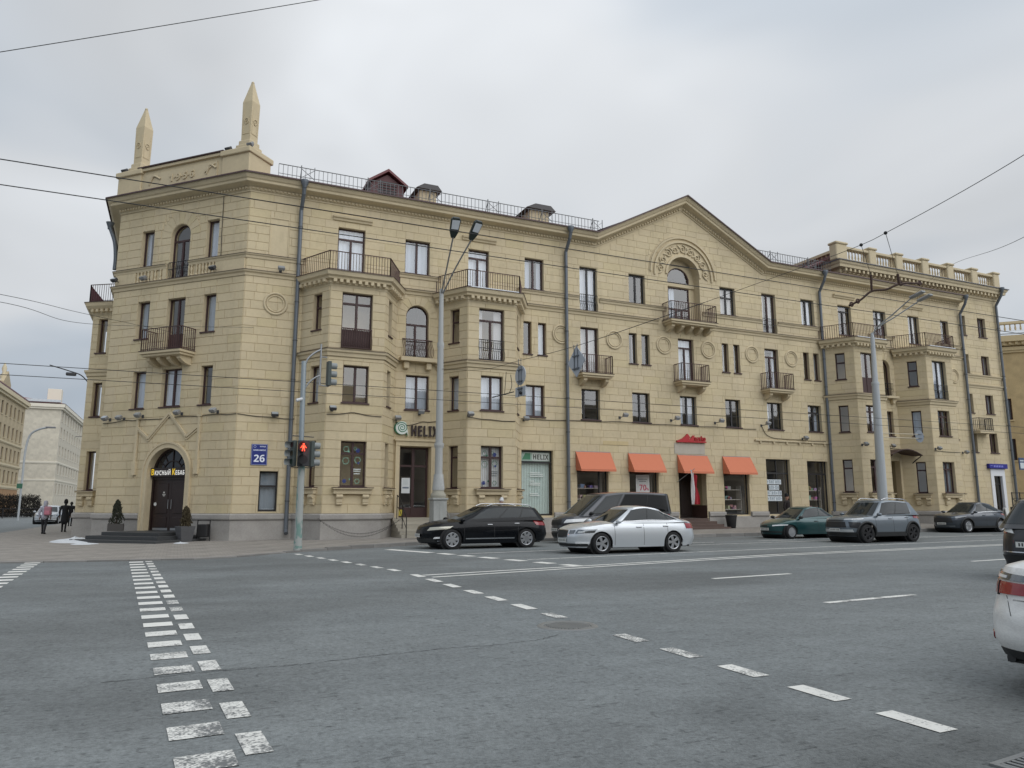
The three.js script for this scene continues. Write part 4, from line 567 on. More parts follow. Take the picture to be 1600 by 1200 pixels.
  part('parapet', merge([box(K(7.1), K(1.9), 15.9, 17.5, -0.9, wb), rbox(K(7.1), K(1.9), 17.5, 17.66, -1.0, wb + 0.12, 0.03, 1)]), wallMat, A); part('coping', box(K(7.12), K(1.88), 17.662, 17.72, -1.05, wb + 0.18), flashMat, A);
  part('relief_panel', merge([box(K(6.7), K(2.3), 16.55, 17.3, wb, wb + 0.05), ...[[6.4, 5.7], [2.9, 2.35]].map(([a, b]) => tube([[K(a), 16.75, wb + 0.06], [K(lerp(a, b, 0.4)), 17.15, wb + 0.08], [K(b), 16.95, wb + 0.06]], 0.05, 12, 5)), bar([K(3.0), 16.85, wb + 0.07], [K(2.4), 17.2, wb + 0.07], 0.06)]), trimMat, A);
  part('date_numerals', at(text3('1·9·5·6', 0.36, 0.05), K(5.15), 16.72, wb + 0.05), trimMat, A);
  for (const u of [7.7, 1.05]) {
    const c = K(u); const o = grp('obelisk', FC, building);
    part('pedestal', merge([rbox(c - (u > 5 ? 0.75 : 0.95), c + (u > 5 ? 0.75 : 0.62), 15.9, 17.45, -1.75, wb + 0.08, 0.04, 1), rbox(c - (u > 5 ? 0.85 : 1.02), c + (u > 5 ? 0.85 : 0.7), 17.4, 17.68, -1.85, wb + 0.18, 0.06, 2)]), wallMat, o);
    part('base', merge([rbox(c - 0.42, c + 0.42, 17.66, 18.0, -1.32, -0.48, 0.05, 2), rbox(c - 0.34, c + 0.34, 17.98, 18.25, -1.24, -0.56, 0.06, 2)]), trimMat, o);
    const g = new THREE.CylinderGeometry(0.375, 0.35, 2.0, 4, 1); g.rotateY(Math.PI / 4); g.scale(1.03, 1, 1.03); g.translate(c, 19.2, -0.9); const t = new THREE.CylinderGeometry(0.06, 0.385, 1.1, 4, 1); t.rotateY(Math.PI / 4); t.translate(c, 20.75, -0.9);
    part('shaft', merge([toCreasedNormals(g, 0.5), toCreasedNormals(t, 0.5), at(strip(new THREE.SphereGeometry(0.07, 8, 6)), c, 21.29, -0.9)]), wallMat, o);
    const h = 0.27, fr = (a) => { const q = [tube([[-0.11, 0, 0.01], [-0.06, 0.13, 0.012], [0.08, 0.12, 0.012], [0.11, -0.03, 0.012], [0, -0.13, 0.012], [-0.07, -0.04, 0.012], [0.03, 0.04, 0.012]], 0.02, 24, 5), box(-0.18, 0.18, -0.62, -0.6, 0, 0.012), box(-0.185, -0.165, -0.62, 0.6, -0.004, 0.01), box(0.165, 0.185, -0.62, 0.6, -0.004, 0.01)]; const m = merge(q); m.translate(0, 0, h); m.rotateY(a); m.translate(c, 19.2, -0.9); return m; };
    part('relief', merge([fr(0), fr(Math.PI / 2)]), trimMat, o);
  }
}
// ---- end tower with balustrade ----
{
  const T = grp('end_tower', null), x0 = 38.0, x1 = 53.4, tp = [[x0, -45], [x0, Zm - 0.02], [x1, Zm - 0.02], [x1, -45]];
  part('tower_wall', merge([box(x0, x0 + 0.3, 15.3, 17, -45, Zm - 0.4), box(x1 - 0.3, x1, -0.3, 17, -45, Zm - 0.4), box(x0 + 0.3, x1 - 0.3, 16.3, 17, Zm - 0.4, Zm - 0.04)]), wallMat, T);
  part('cornice', sweep(tp, [[0, 15.98], [0.05, 15.98], [0.06, 16.1], [0.14, 16.14], [0.14, 16.3], [0.2, 16.3], [0.2, 16.52], [0.52, 16.56], [0.54, 16.72], [0.62, 16.8], [0.66, 16.94], [0, 17.0]]), trimMat, T); part('cornice_flashing', sweep(tp, [[-0.4, 17.0], [-0.4, 17.02], [0.72, 16.98], [0.72, 16.93]]), mat([0.1, 0.1, 0.12], 0.5), T);
  for (let k = 0; k < 40; k++) { const x = lerp(x0 + 0.1, x1 - 0.1, k / 39); part('modillion', rbox(x - 0.08, x + 0.08, 16.33, 16.53, Zm + 0.15, Zm + 0.46, 0.02, 1), trimMat, T); }
  const piers = [37.75, 40.55, 43.05, 45.6, 48.15, 50.7, 53.1], zb = Zm + 0.52;
  for (let k = 0; k < piers.length; k++) { const x = piers[k], w = k ? 0.34 : 0.5; part('balustrade_pier', merge([rbox(x - w, x + w, 17.0, 18.05, zb - 0.6, zb, 0.1, 2), rbox(x - w - 0.05, x + w + 0.05, 18.03, 18.2, zb - 0.66, zb + 0.06, 0.08, 2)]), trimMat, T);
    if (k < piers.length - 1) { const a = x + w, b = piers[k + 1] - 0.34; part('balustrade_rail', merge([box(a, b, 17.0, 17.14, zb - 0.45, zb - 0.1), rbox(a - 0.02, b + 0.02, 17.8, 17.98, zb - 0.48, zb - 0.06, 0.04, 1)]), trimMat, T); for (let i = 0; i < 7; i++) part('baluster', at(lathe([[0.06, 0], [0.06, 0.05], [0.035, 0.08], [0.06, 0.22], [0.03, 0.48], [0.05, 0.6], [0.055, 0.66]], 8), lerp(a, b, (i + 0.5) / 7), 17.14, zb - 0.28), trimMat, T); } }
  part('balustrade_rail', merge([box(x0 - 0.1, x0 + 0.2, 17.0, 17.14, -45, Zm - 0.6), box(x0 - 0.12, x0 + 0.22, 17.8, 17.98, -45, Zm - 0.6)]), trimMat, T); for (let i = 0; i < 14; i++) part('baluster', at(lathe([[0.08, 0], [0.05, 0.08], [0.085, 0.22], [0.045, 0.48], [0.075, 0.66]], 8), x0 + 0.05, 17.14, Zm - 1 - i * 0.36), trimMat, T);
}
// ---- downpipes ----
function downpipe(x, x0, y0 = 0.45, topY = 15.9, z = Zm) {
  const d = grp('downpipe', null), r = 0.088;
  part('pipe', merge([rod([x, y0, z + 0.17], [x, topY - 1.15, z + 0.17], r, 12), rod([x, topY - 1.17, z + 0.17], [x + 0.02, topY - 0.55, z + 0.58], r, 12), rod([x + 0.02, topY - 0.57, z + 0.58], [x + 0.02, topY - 0.2, z + 0.7], r, 12), rod([x, y0 + 0.02, z + 0.17], [x, y0 - 0.12, z + 0.33], r, 12)]), zincMat, d);
  part('hopper', at(lathe([[0.09, 0], [0.1, 0.06], [0.17, 0.22], [0.17, 0.36], [0.155, 0.36]], 12), x + 0.02, topY - 0.3, z + 0.7), zincMat, d);
  for (let y = y0 + 1.2; y < topY - 1.2; y += 1.75) part('collar', merge([at(lathe([[0.09, 0], [0.104, 0], [0.104, 0.05], [0.09, 0.05]], 12), x, y, z + 0.17), box(x - 0.015, x + 0.015, y + 0.01, y + 0.04, z, z + 0.1)]), mat([0.08, 0.085, 0.09], 0.5), d);
}
downpipe(4.25); downpipe(17.86); downpipe(35.9); downpipe(49.15); downpipe(53.22, 0, 0.6, 16.95);
// ---- scored stucco blocks ----
{
  for (const b of blocks) { const [x, y, z] = toWorld(b.F, (b.r[0] + b.r[1]) / 2, (b.r[2] + b.r[3]) / 2, 0); b.s = (b.r[1] - b.r[0]) * (b.r[3] - b.r[2]) / (x * x + (y - 1.5) ** 2 + z * z); }
  const vis = (b) => { const [x, y, z] = toWorld(b.F, (b.r[0] + b.r[1]) / 2, 0, 0); return x > -4 && x < 53; };
  blocks.sort((a, b) => b.s - a.s);
  const rest = []; blocks.forEach((b, i) => { if (i < 300 && vis(b)) part('stucco_block', blockGeo(b), wallTones[Math.floor(rnd() * 5)], building); else rest.push(b); });
  const P = [], N = [], U = [], C = []; for (const b of rest) { const g = blockGeo(b), k = rr(0.96, 1.03), y = rr(0.97, 1.02); P.push(...g.attributes.position.array); N.push(...g.attributes.normal.array); U.push(...g.attributes.uv.array); for (let i = 0; i < g.attributes.position.count; i++) C.push(k, k, k * y); }
  const g = new THREE.BufferGeometry(); for (const [n, a, s] of [['position', P, 3], ['normal', N, 3], ['uv', U, 2], ['color', C, 3]]) g.setAttribute(n, new THREE.Float32BufferAttribute(a, s));
  const vm = wallTones[0].clone(); vm.vertexColors = true; part('stucco_blocks', g, vm, building).userData.kind = 'stuff';
  console.log('blocks', blocks.length);
}
// ---------- signs and fittings on the building ----------
const W2 = (F, o) => put(o, F);
{ // corner restaurant sign: lettering on a dark board in the arch
  const t = canvasTex(512, 72, (x, w, h) => { x.fillStyle = '#1b1413'; x.fillRect(0, 0, w, h); x.font = 'bold 76px sans-serif'; let tot = x.measureText('ВК').width; x.font = 'bold 54px sans-serif'; tot += x.measureText('КУСНЫЙЕБАБ').width + 16; x.scale(470 / tot, 1); const put1 = (s, px, size, col) => { x.fillStyle = col; x.font = 'bold ' + size + 'px sans-serif'; x.fillText(s, px, 60); return px + x.measureText(s).width; }; let p = put1('В', 2, 76, '#f0c838'); p = put1('КУСНЫЙ', p, 54, '#f3f1ea'); p = put1('К', p + 12, 76, '#f0c838'); p = put1('ЕБАБ', p, 54, '#f3f1ea'); });
  const s = thing('kebab_sign', 'dark board with white and yellow lettering across the arched corner door', 'shop sign'); W2(FC, s);
  part('board', rbox(K(3.59) - 1.06, K(3.59) + 1.06, 2.73, 3.13, -0.2, -0.1, 0.01, 1), mat([0.02, 0.014, 0.013], 0.5), s);
  const g = new THREE.PlaneGeometry(2.1, 0.36); g.translate(K(3.59), 2.93, -0.097); part('lettering', g, new THREE.MeshStandardMaterial({ map: t, roughness: 0.5, emissive: 0xffffff, emissiveMap: t, emissiveIntensity: 0.25 }), s);
}
{ // street number plate
  const t = canvasTex(256, 350, (x, w, h) => { x.fillStyle = '#1c2b78'; x.fillRect(0, 0, w, h); x.strokeStyle = '#c9d2ee'; x.lineWidth = 4; x.strokeRect(5, 5, w - 10, h - 10); x.fillStyle = '#e9edf6'; x.beginPath(); x.arc(52, 40, 18, 0, 7); x.lineWidth = 5; x.stroke(); x.font = 'bold 26px sans-serif'; x.fillText('ВУЛІЦА', 132, 46); x.font = 'bold 36px sans-serif'; x.textAlign = 'center'; x.fillText('КАМСАМОЛ', 128, 112, 200); x.font = 'bold 170px sans-serif'; x.fillText('26', 130, 300, 210); });
  const s = thing('street_number_sign', 'blue street plate with a large white number 26', 'sign'); W2(FM, s);
  part('plate', rbox(2.7, 3.36, 3.18, 4.07, 0.025, 0.06, 0.01, 1), mat([0.011, 0.022, 0.16], 0.4), s); const g = new THREE.PlaneGeometry(0.64, 0.87); g.translate(3.03, 3.625, 0.0615); part('print', g, new THREE.MeshStandardMaterial({ map: t, roughness: 0.4 }), s);
}
{ // HELIX sign: spiral shell badge and letters
  const s = thing('helix_sign', 'dark raised HELIX letters with a green spiral badge over the shop door', 'shop sign'); W2(FM, s);
  const green = mat([0.02, 0.2, 0.1], 0.4), white = mat([0.7, 0.76, 0.72], 0.4);
  const sh = []; for (let k = 0; k <= 20; k++) { const a = 0.75 * Math.PI * 2 * k / 20 + 0.9; sh.push([9.2 + Math.cos(a) * 0.3, 5.02 + Math.sin(a) * 0.3]); } sh.push([9.52, 4.64]);
  part('badge_back', extr(sh.map(([x, y]) => [x - 0.05, y - 0.01]), 0.1).translate(0, 0, 0.03), green, s); part('badge_face', extr(sh, 0.05).translate(0, 0, 0.12), white, s);
  const sp = []; for (let k = 0; k <= 40; k++) { const a = k * 0.38, r = 0.03 + 0.0058 * k; sp.push([9.2 + Math.cos(a) * r, 5.03 + Math.sin(a) * r * 0.95, 0.175]); } part('spiral', tube(sp, 0.018, 90, 5), green, s);
  let x = 9.62; for (const ch of 'HELIX') { const g = text3(ch, 0.5, 0.1); g.computeBoundingBox(); const w = g.boundingBox.max.x; g.scale(0.63, 1, 1); g.translate(x, 4.66, 0.05); part('letter', g, mat([0.022, 0.008, 0.009], 0.45), s); x += w * 0.63 + 0.05; }
}
{ // shoe shop sign: red shoe silhouette with script
  const s = thing('shoe_shop_sign', 'red shoe-shaped sign with white lettering above the orange awning', 'shop sign'); W2(FM, s);
  const red = mat([0.42, 0.012, 0.018], 0.4);
  part('shoe', extr([[24.62, 4.9], [26.6, 4.92], [26.58, 5.0], [25.75, 5.0], [25.72, 5.12], [25.82, 5.3], [25.7, 5.3], [25.55, 5.12], [25.42, 5.08], [25.5, 5.2], [25.33, 5.38], [25.2, 5.25], [25.0, 5.12], [24.75, 5.02], [24.62, 5.0]], 0.1).translate(0, 0, 0.05), red, s);
  const g = text3('marko', 0.26, 0.06); g.computeBoundingBox(); g.scale(0.86 / g.boundingBox.max.x, 1, 1); g.translate(25.72, 5.02, 0.06); part('lettering', g, red, s);
  const b = solo('patched_plaster', box(24.5, 26.55, 4.28, 4.86, 0.026, 0.034), mat([0.55, 0.5, 0.42], 0.9, { map: stuccoMap }), 'pale bare plaster patch under the red shoe sign', 'wall patch'); W2(FM, b);
  const b2 = solo('patched_plaster', box(20.0, 21.55, 4.62, 4.82, 0.026, 0.033), mat([0.66, 0.53, 0.3], 0.9, { map: stuccoMap }), 'small lighter plaster strip between the first two awnings', 'wall patch'); W2(FM, b2);
}
{ const t = canvasTex(256, 40, (x, w, h) => { x.fillStyle = '#1d1f86'; x.fillRect(0, 0, w, h); x.fillStyle = '#8f93e0'; for (let k = 0; k < 6; k++) x.fillRect(60 + k * 24, 12, 12, 18); x.fillRect(12, 14, 30, 4); });
  const s = thing('blue_shop_sign', 'blue lit fascia sign above the white door at the far right', 'shop sign'); W2(FM, s); part('box', rbox(50.55, 52.5, 4.0, 4.32, 0.03, 0.22, 0.01, 1), mat([0.012, 0.014, 0.22], 0.4), s); const g = new THREE.PlaneGeometry(1.9, 0.28); g.translate(51.52, 4.16, 0.222); part('print', g, new THREE.MeshStandardMaterial({ map: t, roughness: 0.4 }), s); }
// printed films and papers in the shop windows
function film(F, x0, x1, y0, y1, z, tex, name, lbl, cat, opaque) { const g = new THREE.PlaneGeometry(x1 - x0, y1 - y0); g.translate((x0 + x1) / 2, (y0 + y1) / 2, z); const m = solo(name, g, new THREE.MeshStandardMaterial({ map: tex, roughness: 0.6, transparent: !opaque, alphaTest: opaque ? 0 : 0.45, side: THREE.DoubleSide }), lbl, cat); W2(F, m); return m; }
{
  const molecules = (dark) => canvasTex(256, 448, (x, w, h) => { x.clearRect(0, 0, w, h); const hx = (cx, cy, r, col, fill) => { x.beginPath(); for (let k = 0; k < 6; k++) x.lineTo(cx + Math.cos(k * 1.047) * r, cy + Math.sin(k * 1.047) * r); x.closePath(); if (fill) { x.fillStyle = col; x.fill(); } else { x.strokeStyle = col; x.lineWidth = 5; x.stroke(); } }; const A = dark ? '#9fd8c0' : '#2c7a5c', Bc = '#2a3f86'; hx(60, 66, 30, A, false); hx(90, 92, 12, A, true); hx(190, 80, 26, Bc, true); hx(160, 60, 16, A, false); hx(190, 180, 34, A, false); hx(60, 190, 36, A, false); hx(200, 210, 14, Bc, true); hx(50, 400, 24, Bc, true); hx(110, 380, 12, A, true); hx(190, 400, 26, A, false); x.fillStyle = dark ? '#e6ece8' : '#38505a'; for (const [a, b, l] of [[140, 270, 90], [146, 290, 80], [150, 316, 70]]) x.fillRect(a, b, l, dark ? 12 : 6); });
  const o1 = posters[1].o, o2 = posters[2].o;
  film(FB, o1.x0 + 0.05, o1.x1 - 0.05, o1.y0 + 0.06, o1.y1 - 0.05, -0.25, molecules(true), 'window_graphic', 'molecule graphic film in the dark ground floor window left of the door', 'window graphic');
  film(FB, o2.x0 + 0.05, o2.x1 - 0.05, o2.y0 + 0.06, o2.y1 - 0.05, -0.25, molecules(false), 'window_graphic', 'molecule graphic film on the white-blind window right of the lamp post', 'window graphic');
  const blind = (F, x0, x1, y0, y1, z, m, lbl) => { const b = thing('vertical_blind', lbl, 'blind'); W2(F, b); const n = Math.round((x1 - x0) / 0.09); for (let k = 0; k < n; k++) { const g = box(-0.042, 0.042, y0, y1, -0.003, 0.003); g.rotateY(0.22); g.translate(lerp(x0, x1, (k + 0.5) / n), 0, z); part('slat', g, m, b); } };
  const bw = mat([0.78, 0.8, 0.8], 0.8), bg = mat([0.62, 0.74, 0.7], 0.8);
  blind(FB, o2.x0 + 0.05, o2.x1 - 0.05, o2.y0 + 0.04, o2.y1 - 0.04, -0.33, bw, 'white vertical blind behind the window right of the lamp post');
  blind(FM, 15.4, 17.0, 1.05, 3.58, -0.34, bg, 'pale green vertical blind in the tall shop window by the downpipe');
  film(FM, 15.4, 17.0, 3.68, 4.12, -0.24, canvasTex(256, 72, (x, w, h) => { x.fillStyle = '#a9bfb4'; x.fillRect(0, 0, w, h); x.fillStyle = '#3f8a68'; x.beginPath(); x.moveTo(10, 60); x.lineTo(40, 8); x.lineTo(84, 8); x.lineTo(84, 60); x.fill(); x.fillStyle = '#d4dad4'; x.fillRect(100, 4, 150, 64); x.fillStyle = '#14211c'; x.font = 'bold 58px sans-serif'; x.fillText('HELIX', 104, 58, 142); }), 'window_sign', 'HELIX strip sign in the top light of the tall shop window', 'shop sign', true);
  film(FM, 15.75, 16.7, 1.9, 3.2, -0.25, canvasTex(128, 176, (x, w, h) => { x.clearRect(0, 0, w, h); x.fillStyle = '#eef3f0'; for (const [a, y, l] of [[20, 10, 80], [20, 22, 96], [20, 34, 100], [20, 66, 34], [20, 80, 80], [20, 92, 78], [20, 150, 60], [20, 162, 72]]) x.fillRect(a, y, l, 6); }), 'window_lettering', 'white service list lettering on the tall shop window', 'window lettering');
  film(FM, 22.15, 23.0, 1.9, 3.1, -0.26, canvasTex(128, 176, (x, w, h) => { x.fillStyle = '#dcdcda'; x.fillRect(0, 0, w, h); x.strokeStyle = '#f6f6f4'; x.lineWidth = 6; x.strokeRect(3, 3, w - 6, h - 6); x.fillStyle = '#c2355a'; x.font = 'bold 62px sans-serif'; x.fillText('70', 30, 120); x.font = 'bold 30px sans-serif'; x.fillText('%', 96, 120, 26); x.fillStyle = '#9a9a9a'; x.fillRect(20, 30, 88, 8); x.fillRect(30, 46, 66, 8); }), 'sale_poster', 'white sale poster with pink numerals in the second awning window', 'poster', true);
  film(FM, 31.0, 32.15, 1.72, 3.0, -0.12, canvasTex(256, 280, (x, w, h) => { x.clearRect(0, 0, w, h); for (let r = 0; r < 4; r++) { const n = [7, 5, 7, 7][r], x0 = r === 1 ? 34 : 4; for (let k = 0; k < n; k++) { x.fillStyle = '#d5dce0'; x.fillRect(x0 + k * 35, 4 + r * 70, 33, 60); x.fillStyle = '#5a6a76'; x.fillRect(x0 + 8 + k * 35, 12 + r * 70, 6, 44); if ((k + r) % 3) x.fillRect(x0 + 20 + k * 35, 12 + r * 70, 6, 44); x.fillRect(x0 + 8 + k * 35, (k % 2 ? 12 : 32) + r * 70, 18, 6); } } }), 'paper_letters', 'four rows of white paper letters taped to the shop window', 'window lettering');
  film(FM, 9.35, 9.75, 2.05, 2.75, -0.26, canvasTex(64, 112, (x, w, h) => { x.fillStyle = '#d4d8da'; x.fillRect(0, 0, w, h); x.fillStyle = '#6c7686'; x.fillRect(8, 66, 48, 12); x.fillStyle = '#9aa'; for (let k = 0; k < 5; k++) x.fillRect(10, 14 + k * 9, 40, 2); }), 'notice', 'white paper notice taped on the dark HELIX door', 'notice', true);
  film(FM, 9.25, 9.45, 1.02, 1.3, -0.26, canvasTex(8, 8, (x) => { x.fillStyle = '#b8a93c'; x.fillRect(0, 0, 8, 8); }), 'yellow_sticker', 'yellow square sticker low on the dark HELIX door', 'sticker', true);
}
// awnings
[['orange awning over the shop window next to the downpipe', 18.35, 20.4], ['orange awning over the window with the sale poster', 21.5, 23.52], ['orange awning over the recessed entrance with the flag', 24.66, 26.66], ['orange awning over the shop window right of the recessed entrance', 27.74, 29.72]].forEach(([lbl, x0, x1]) => {
  const a = thing('awning', lbl, 'awning', 'orange shop awnings'); W2(FM, a); const cl = mat([0.62, 0.2, 0.11], 0.85, { side: THREE.DoubleSide, bumpMap: rep(stuccoB, 2), bumpScale: 0.004 }), d = 0.62, yt = 4.24, yb = 3.3, n = 10;
  const top = gridGeo(n, 6, (u, v) => [lerp(x0, x1, u), lerp(yb, yt, v) - 0.015 * Math.sin(Math.PI * v) + 0.004 * Math.sin(u * 25 + v * 9), lerp(d, 0.05, v)]); part('canopy_cloth', strip(top), cl, a);
  part('valance', merge([box(x0, x1, yb - 0.1, yb + 0.01, d - 0.004, d + 0.004)]), cl, a);
  for (const x of [x0, x1]) { const g = extr([[0.05, yt], [d, yb], [d, yb - 0.1], [0.05, yb - 0.05]], 0.006); g.rotateY(-Math.PI / 2); g.translate(x + 0.003, 0, 0); part('side_cloth', g, cl, a); }
  part('frame', merge([bar([x0 + 0.02, yb, d - 0.02], [x1 - 0.02, yb, d - 0.02], 0.025), bar([x0 + 0.02, yt - 0.02, 0.06], [x1 - 0.02, yt - 0.02, 0.06], 0.03), ...[x0 + 0.03, x1 - 0.03].map((x) => bar([x, yb, d - 0.03], [x, yb + 0.2, 0.04], 0.02))]), steelMat, a);
});
{ // flag at the entrance
  const f = thing('hanging_flag', 'limp red and white flag on a slanted pole beside the recessed entrance', 'flag'); W2(FM, f);
  part('pole', rod([24.6, 2.75, 0.05], [25.25, 3.45, 0.75], 0.016), steelMat, f);
  const cloth = (a0, a1, m, nm) => part(nm, strip(gridGeo(6, 16, (u, v) => { const s = lerp(a0, a1, u), y = lerp(3.4, 1.55, v) - s * 0.35 * (1 - v); return [25.05 + s * (0.42 + 0.12 * v) + 0.04 * Math.sin(v * 7 + s * 9), y, 0.6 + 0.07 * Math.sin(s * 17 + v * 3)]; })), m, f);
  cloth(0, 0.5, mat([0.6, 0.58, 0.57], 0.9, { side: THREE.DoubleSide }), 'white_stripe'); cloth(0.5, 1, mat([0.36, 0.025, 0.035], 0.9, { side: THREE.DoubleSide }), 'red_stripe');
}
// floodlights
const flHouse = mat([0.28, 0.28, 0.28], 0.5, { metalness: 0.4 }), flDark = mat([0.05, 0.05, 0.055], 0.5), flGlass = phys([0.3, 0.33, 0.36], 0.1, { clearcoat: 1 });
function flood(F, x, y, up, lbl, dark, arm = 0.32) {
  const o = thing('floodlight', lbl, 'floodlight', 'facade floodlights'); const w = toWorld(F, x, y, 0); o.position.set(...w); o.rotation.y = F.phi;
  part('bracket', merge([rbox(-0.06, 0.06, -0.07, 0.07, 0, 0.05, 0.01, 1), rod([0, 0, 0.04], [0, 0.02, arm], 0.018), bar([-0.13, 0.02, arm], [0.13, 0.02, arm], 0.02)]), flDark, o);
  const h = merge([rbox(-0.15, 0.15, -0.1, 0.1, -0.09, 0.05, 0.03, 2), ...[-0.09, -0.03, 0.03, 0.09].map((q) => box(q - 0.008, q + 0.008, -0.08, 0.08, -0.14, -0.09))]); h.rotateX(up ? -0.9 : 0.75); h.translate(0, 0.06, arm + 0.02); part('housing', h, dark ? flDark : flHouse, o);
  const g = box(-0.13, 0.13, -0.08, 0.08, 0.05, 0.056); g.rotateX(up ? -0.9 : 0.75); g.translate(0, 0.06, arm + 0.02); part('lens', g, flGlass, o);
}
flood(FC, K(7.2), 5.36, 1, 'grey floodlight at the left end of the corner face cable'); flood(FC, K(6.35), 5.36, 1, 'grey floodlight left of the zigzag moulding on the corner face'); flood(FC, K(5.24), 5.43, 1, 'grey floodlight above the left arm of the zigzag moulding'); flood(FC, K(2.99), 5.45, 1, 'grey floodlight right of the zigzag peak'); flood(FC, K(1.01), 5.45, 1, 'grey floodlight above and left of the number 26 plate'); flood(FM, 3.55, 5.3, 1, 'dark floodlight beside the leftmost downpipe above the number plate', 1);
flood(FB, 5.7, 5.5, 1, 'dark floodlight under the left corner of the first bay second floor window', 1); flood(FM, 8.95, 5.42, 1, 'grey floodlight left of the HELIX badge'); flood(FM, 10.05, 5.72, 0, 'grey floodlight right above the HELIX letters'); flood(FB, 11.9, 5.57, 1, 'white floodlight on the left corner of the second bay'); flood(FM, 15.45, 5.7, 1, 'grey floodlight in the angle right of the second bay');
for (const [x, l] of [[21.05, 'floodlight with a raised arm above the second awning'], [24.35, 'floodlight with a raised arm above the red shoe sign'], [27.35, 'floodlight with a raised arm right of the red shoe sign'], [30.72, 'floodlight above the left end of the shop fascia ledge']]) { flood(FM, x, 6.08, 0, 'grey ' + l, 0, 0.6); }
flood(FM, 33.84, 5.42, 1, 'grey floodlight on the shop fascia ledge'); flood(FB, 36.9, 5.05, 1, 'grey floodlight on the third bay beside the big lamp post'); flood(FM, 41.2, 5.2, 1, 'grey floodlight above the curved canopy'); flood(FB, 43.3, 5.0, 1, 'grey floodlight on the left corner of the fourth bay'); flood(FM, 48.2, 5.0, 1, 'grey floodlight left of the fourth downpipe');
flood(FC, K(1.57), 11.82, 1, 'black floodlight on the corner string course, right of the balusters', 1); flood(FM, 3.5, 11.8, 1, 'grey floodlight on the string course above the medallion'); flood(FC, K(7.4), 11.9, 1, 'black floodlight at the left end of the corner string course', 1); flood(FC, K(5.6), 11.8, 1, 'grey floodlight on the corner string course below the balusters');
const FCi = frame3(FC.x + 0.4 * SQ, FC.z - 0.4 * SQ, FC.phi);
flood(FCi, K(8.1), 17.75, 1, 'black floodlight at the foot of the left obelisk', 1, 0.1); flood(FCi, K(1.7), 17.75, 1, 'black floodlight left of the taller obelisk foot', 1, 0.1); flood(FCi, K(0.45), 17.75, 1, 'grey floodlight right of the taller obelisk foot', 0, 0.1);
// wall cables
const cableMat = mat([0.06, 0.05, 0.04], 0.7);
function wallCable(F, pts, lbl, r = 0.016) { const p = []; for (let i = 0; i < pts.length - 1; i++) { const a = pts[i], b = pts[i + 1]; p.push([a[0], a[1], 0.05]); p.push([lerp(a[0], b[0], 0.5), lerp(a[1], b[1], 0.5) - 0.03, 0.045]); } p.push([...pts[pts.length - 1], 0.05]); const m = solo('wall_cable', tube(p, r, pts.length * 12, 5), cableMat, lbl, 'cable', 'cables along the facade'); W2(F, m); }
wallCable(FC, [[0.1, 5.2], [1.4, 5.3], [2.5, 5.28], [4.7, 5.33], [6.7, 5.35], [CL, 5.33]], 'thin cable linking the floodlights on the corner face'); wallCable(FM, [[CX, 5.33], [3.5, 5.24], [4.4, 5.22]], 'thin cable behind the leftmost downpipe'); wallCable(FB, [[5.5, 5.3], [6.6, 5.42], [7.85, 5.3]], 'thin cable across the first bay'); wallCable(FM, [[8.9, 5.3], [9.4, 5.15], [10.2, 5.35], [10.85, 5.4]], 'sagging cable above the HELIX letters'); wallCable(FB, [[11.9, 5.5], [13, 5.42], [14.25, 5.4]], 'thin cable across the second bay'); wallCable(FM, [[15.3, 5.75], [18.5, 5.8], [21, 5.86], [24.5, 5.84], [27.5, 5.86], [30.3, 5.85]], 'long thin cable below the second floor windows'); wallCable(FM, [[30.75, 6.0], [31.0, 5.6], [31.5, 5.4], [33.8, 5.34], [35.7, 5.32]], 'thin drooping cable over the shop fascia ledge'); wallCable(FM, [[40.2, 5.2], [42.2, 5.05]], 'short cable above the curved canopy'); wallCable(FB, [[43.2, 4.9], [45.6, 4.85]], 'thin cable across the fourth bay'); wallCable(FC, [[K(1.45), 15.3], [K(1.43), 13.5], [K(1.4), 12.5]], 'thin vertical cable down from the corner eaves');
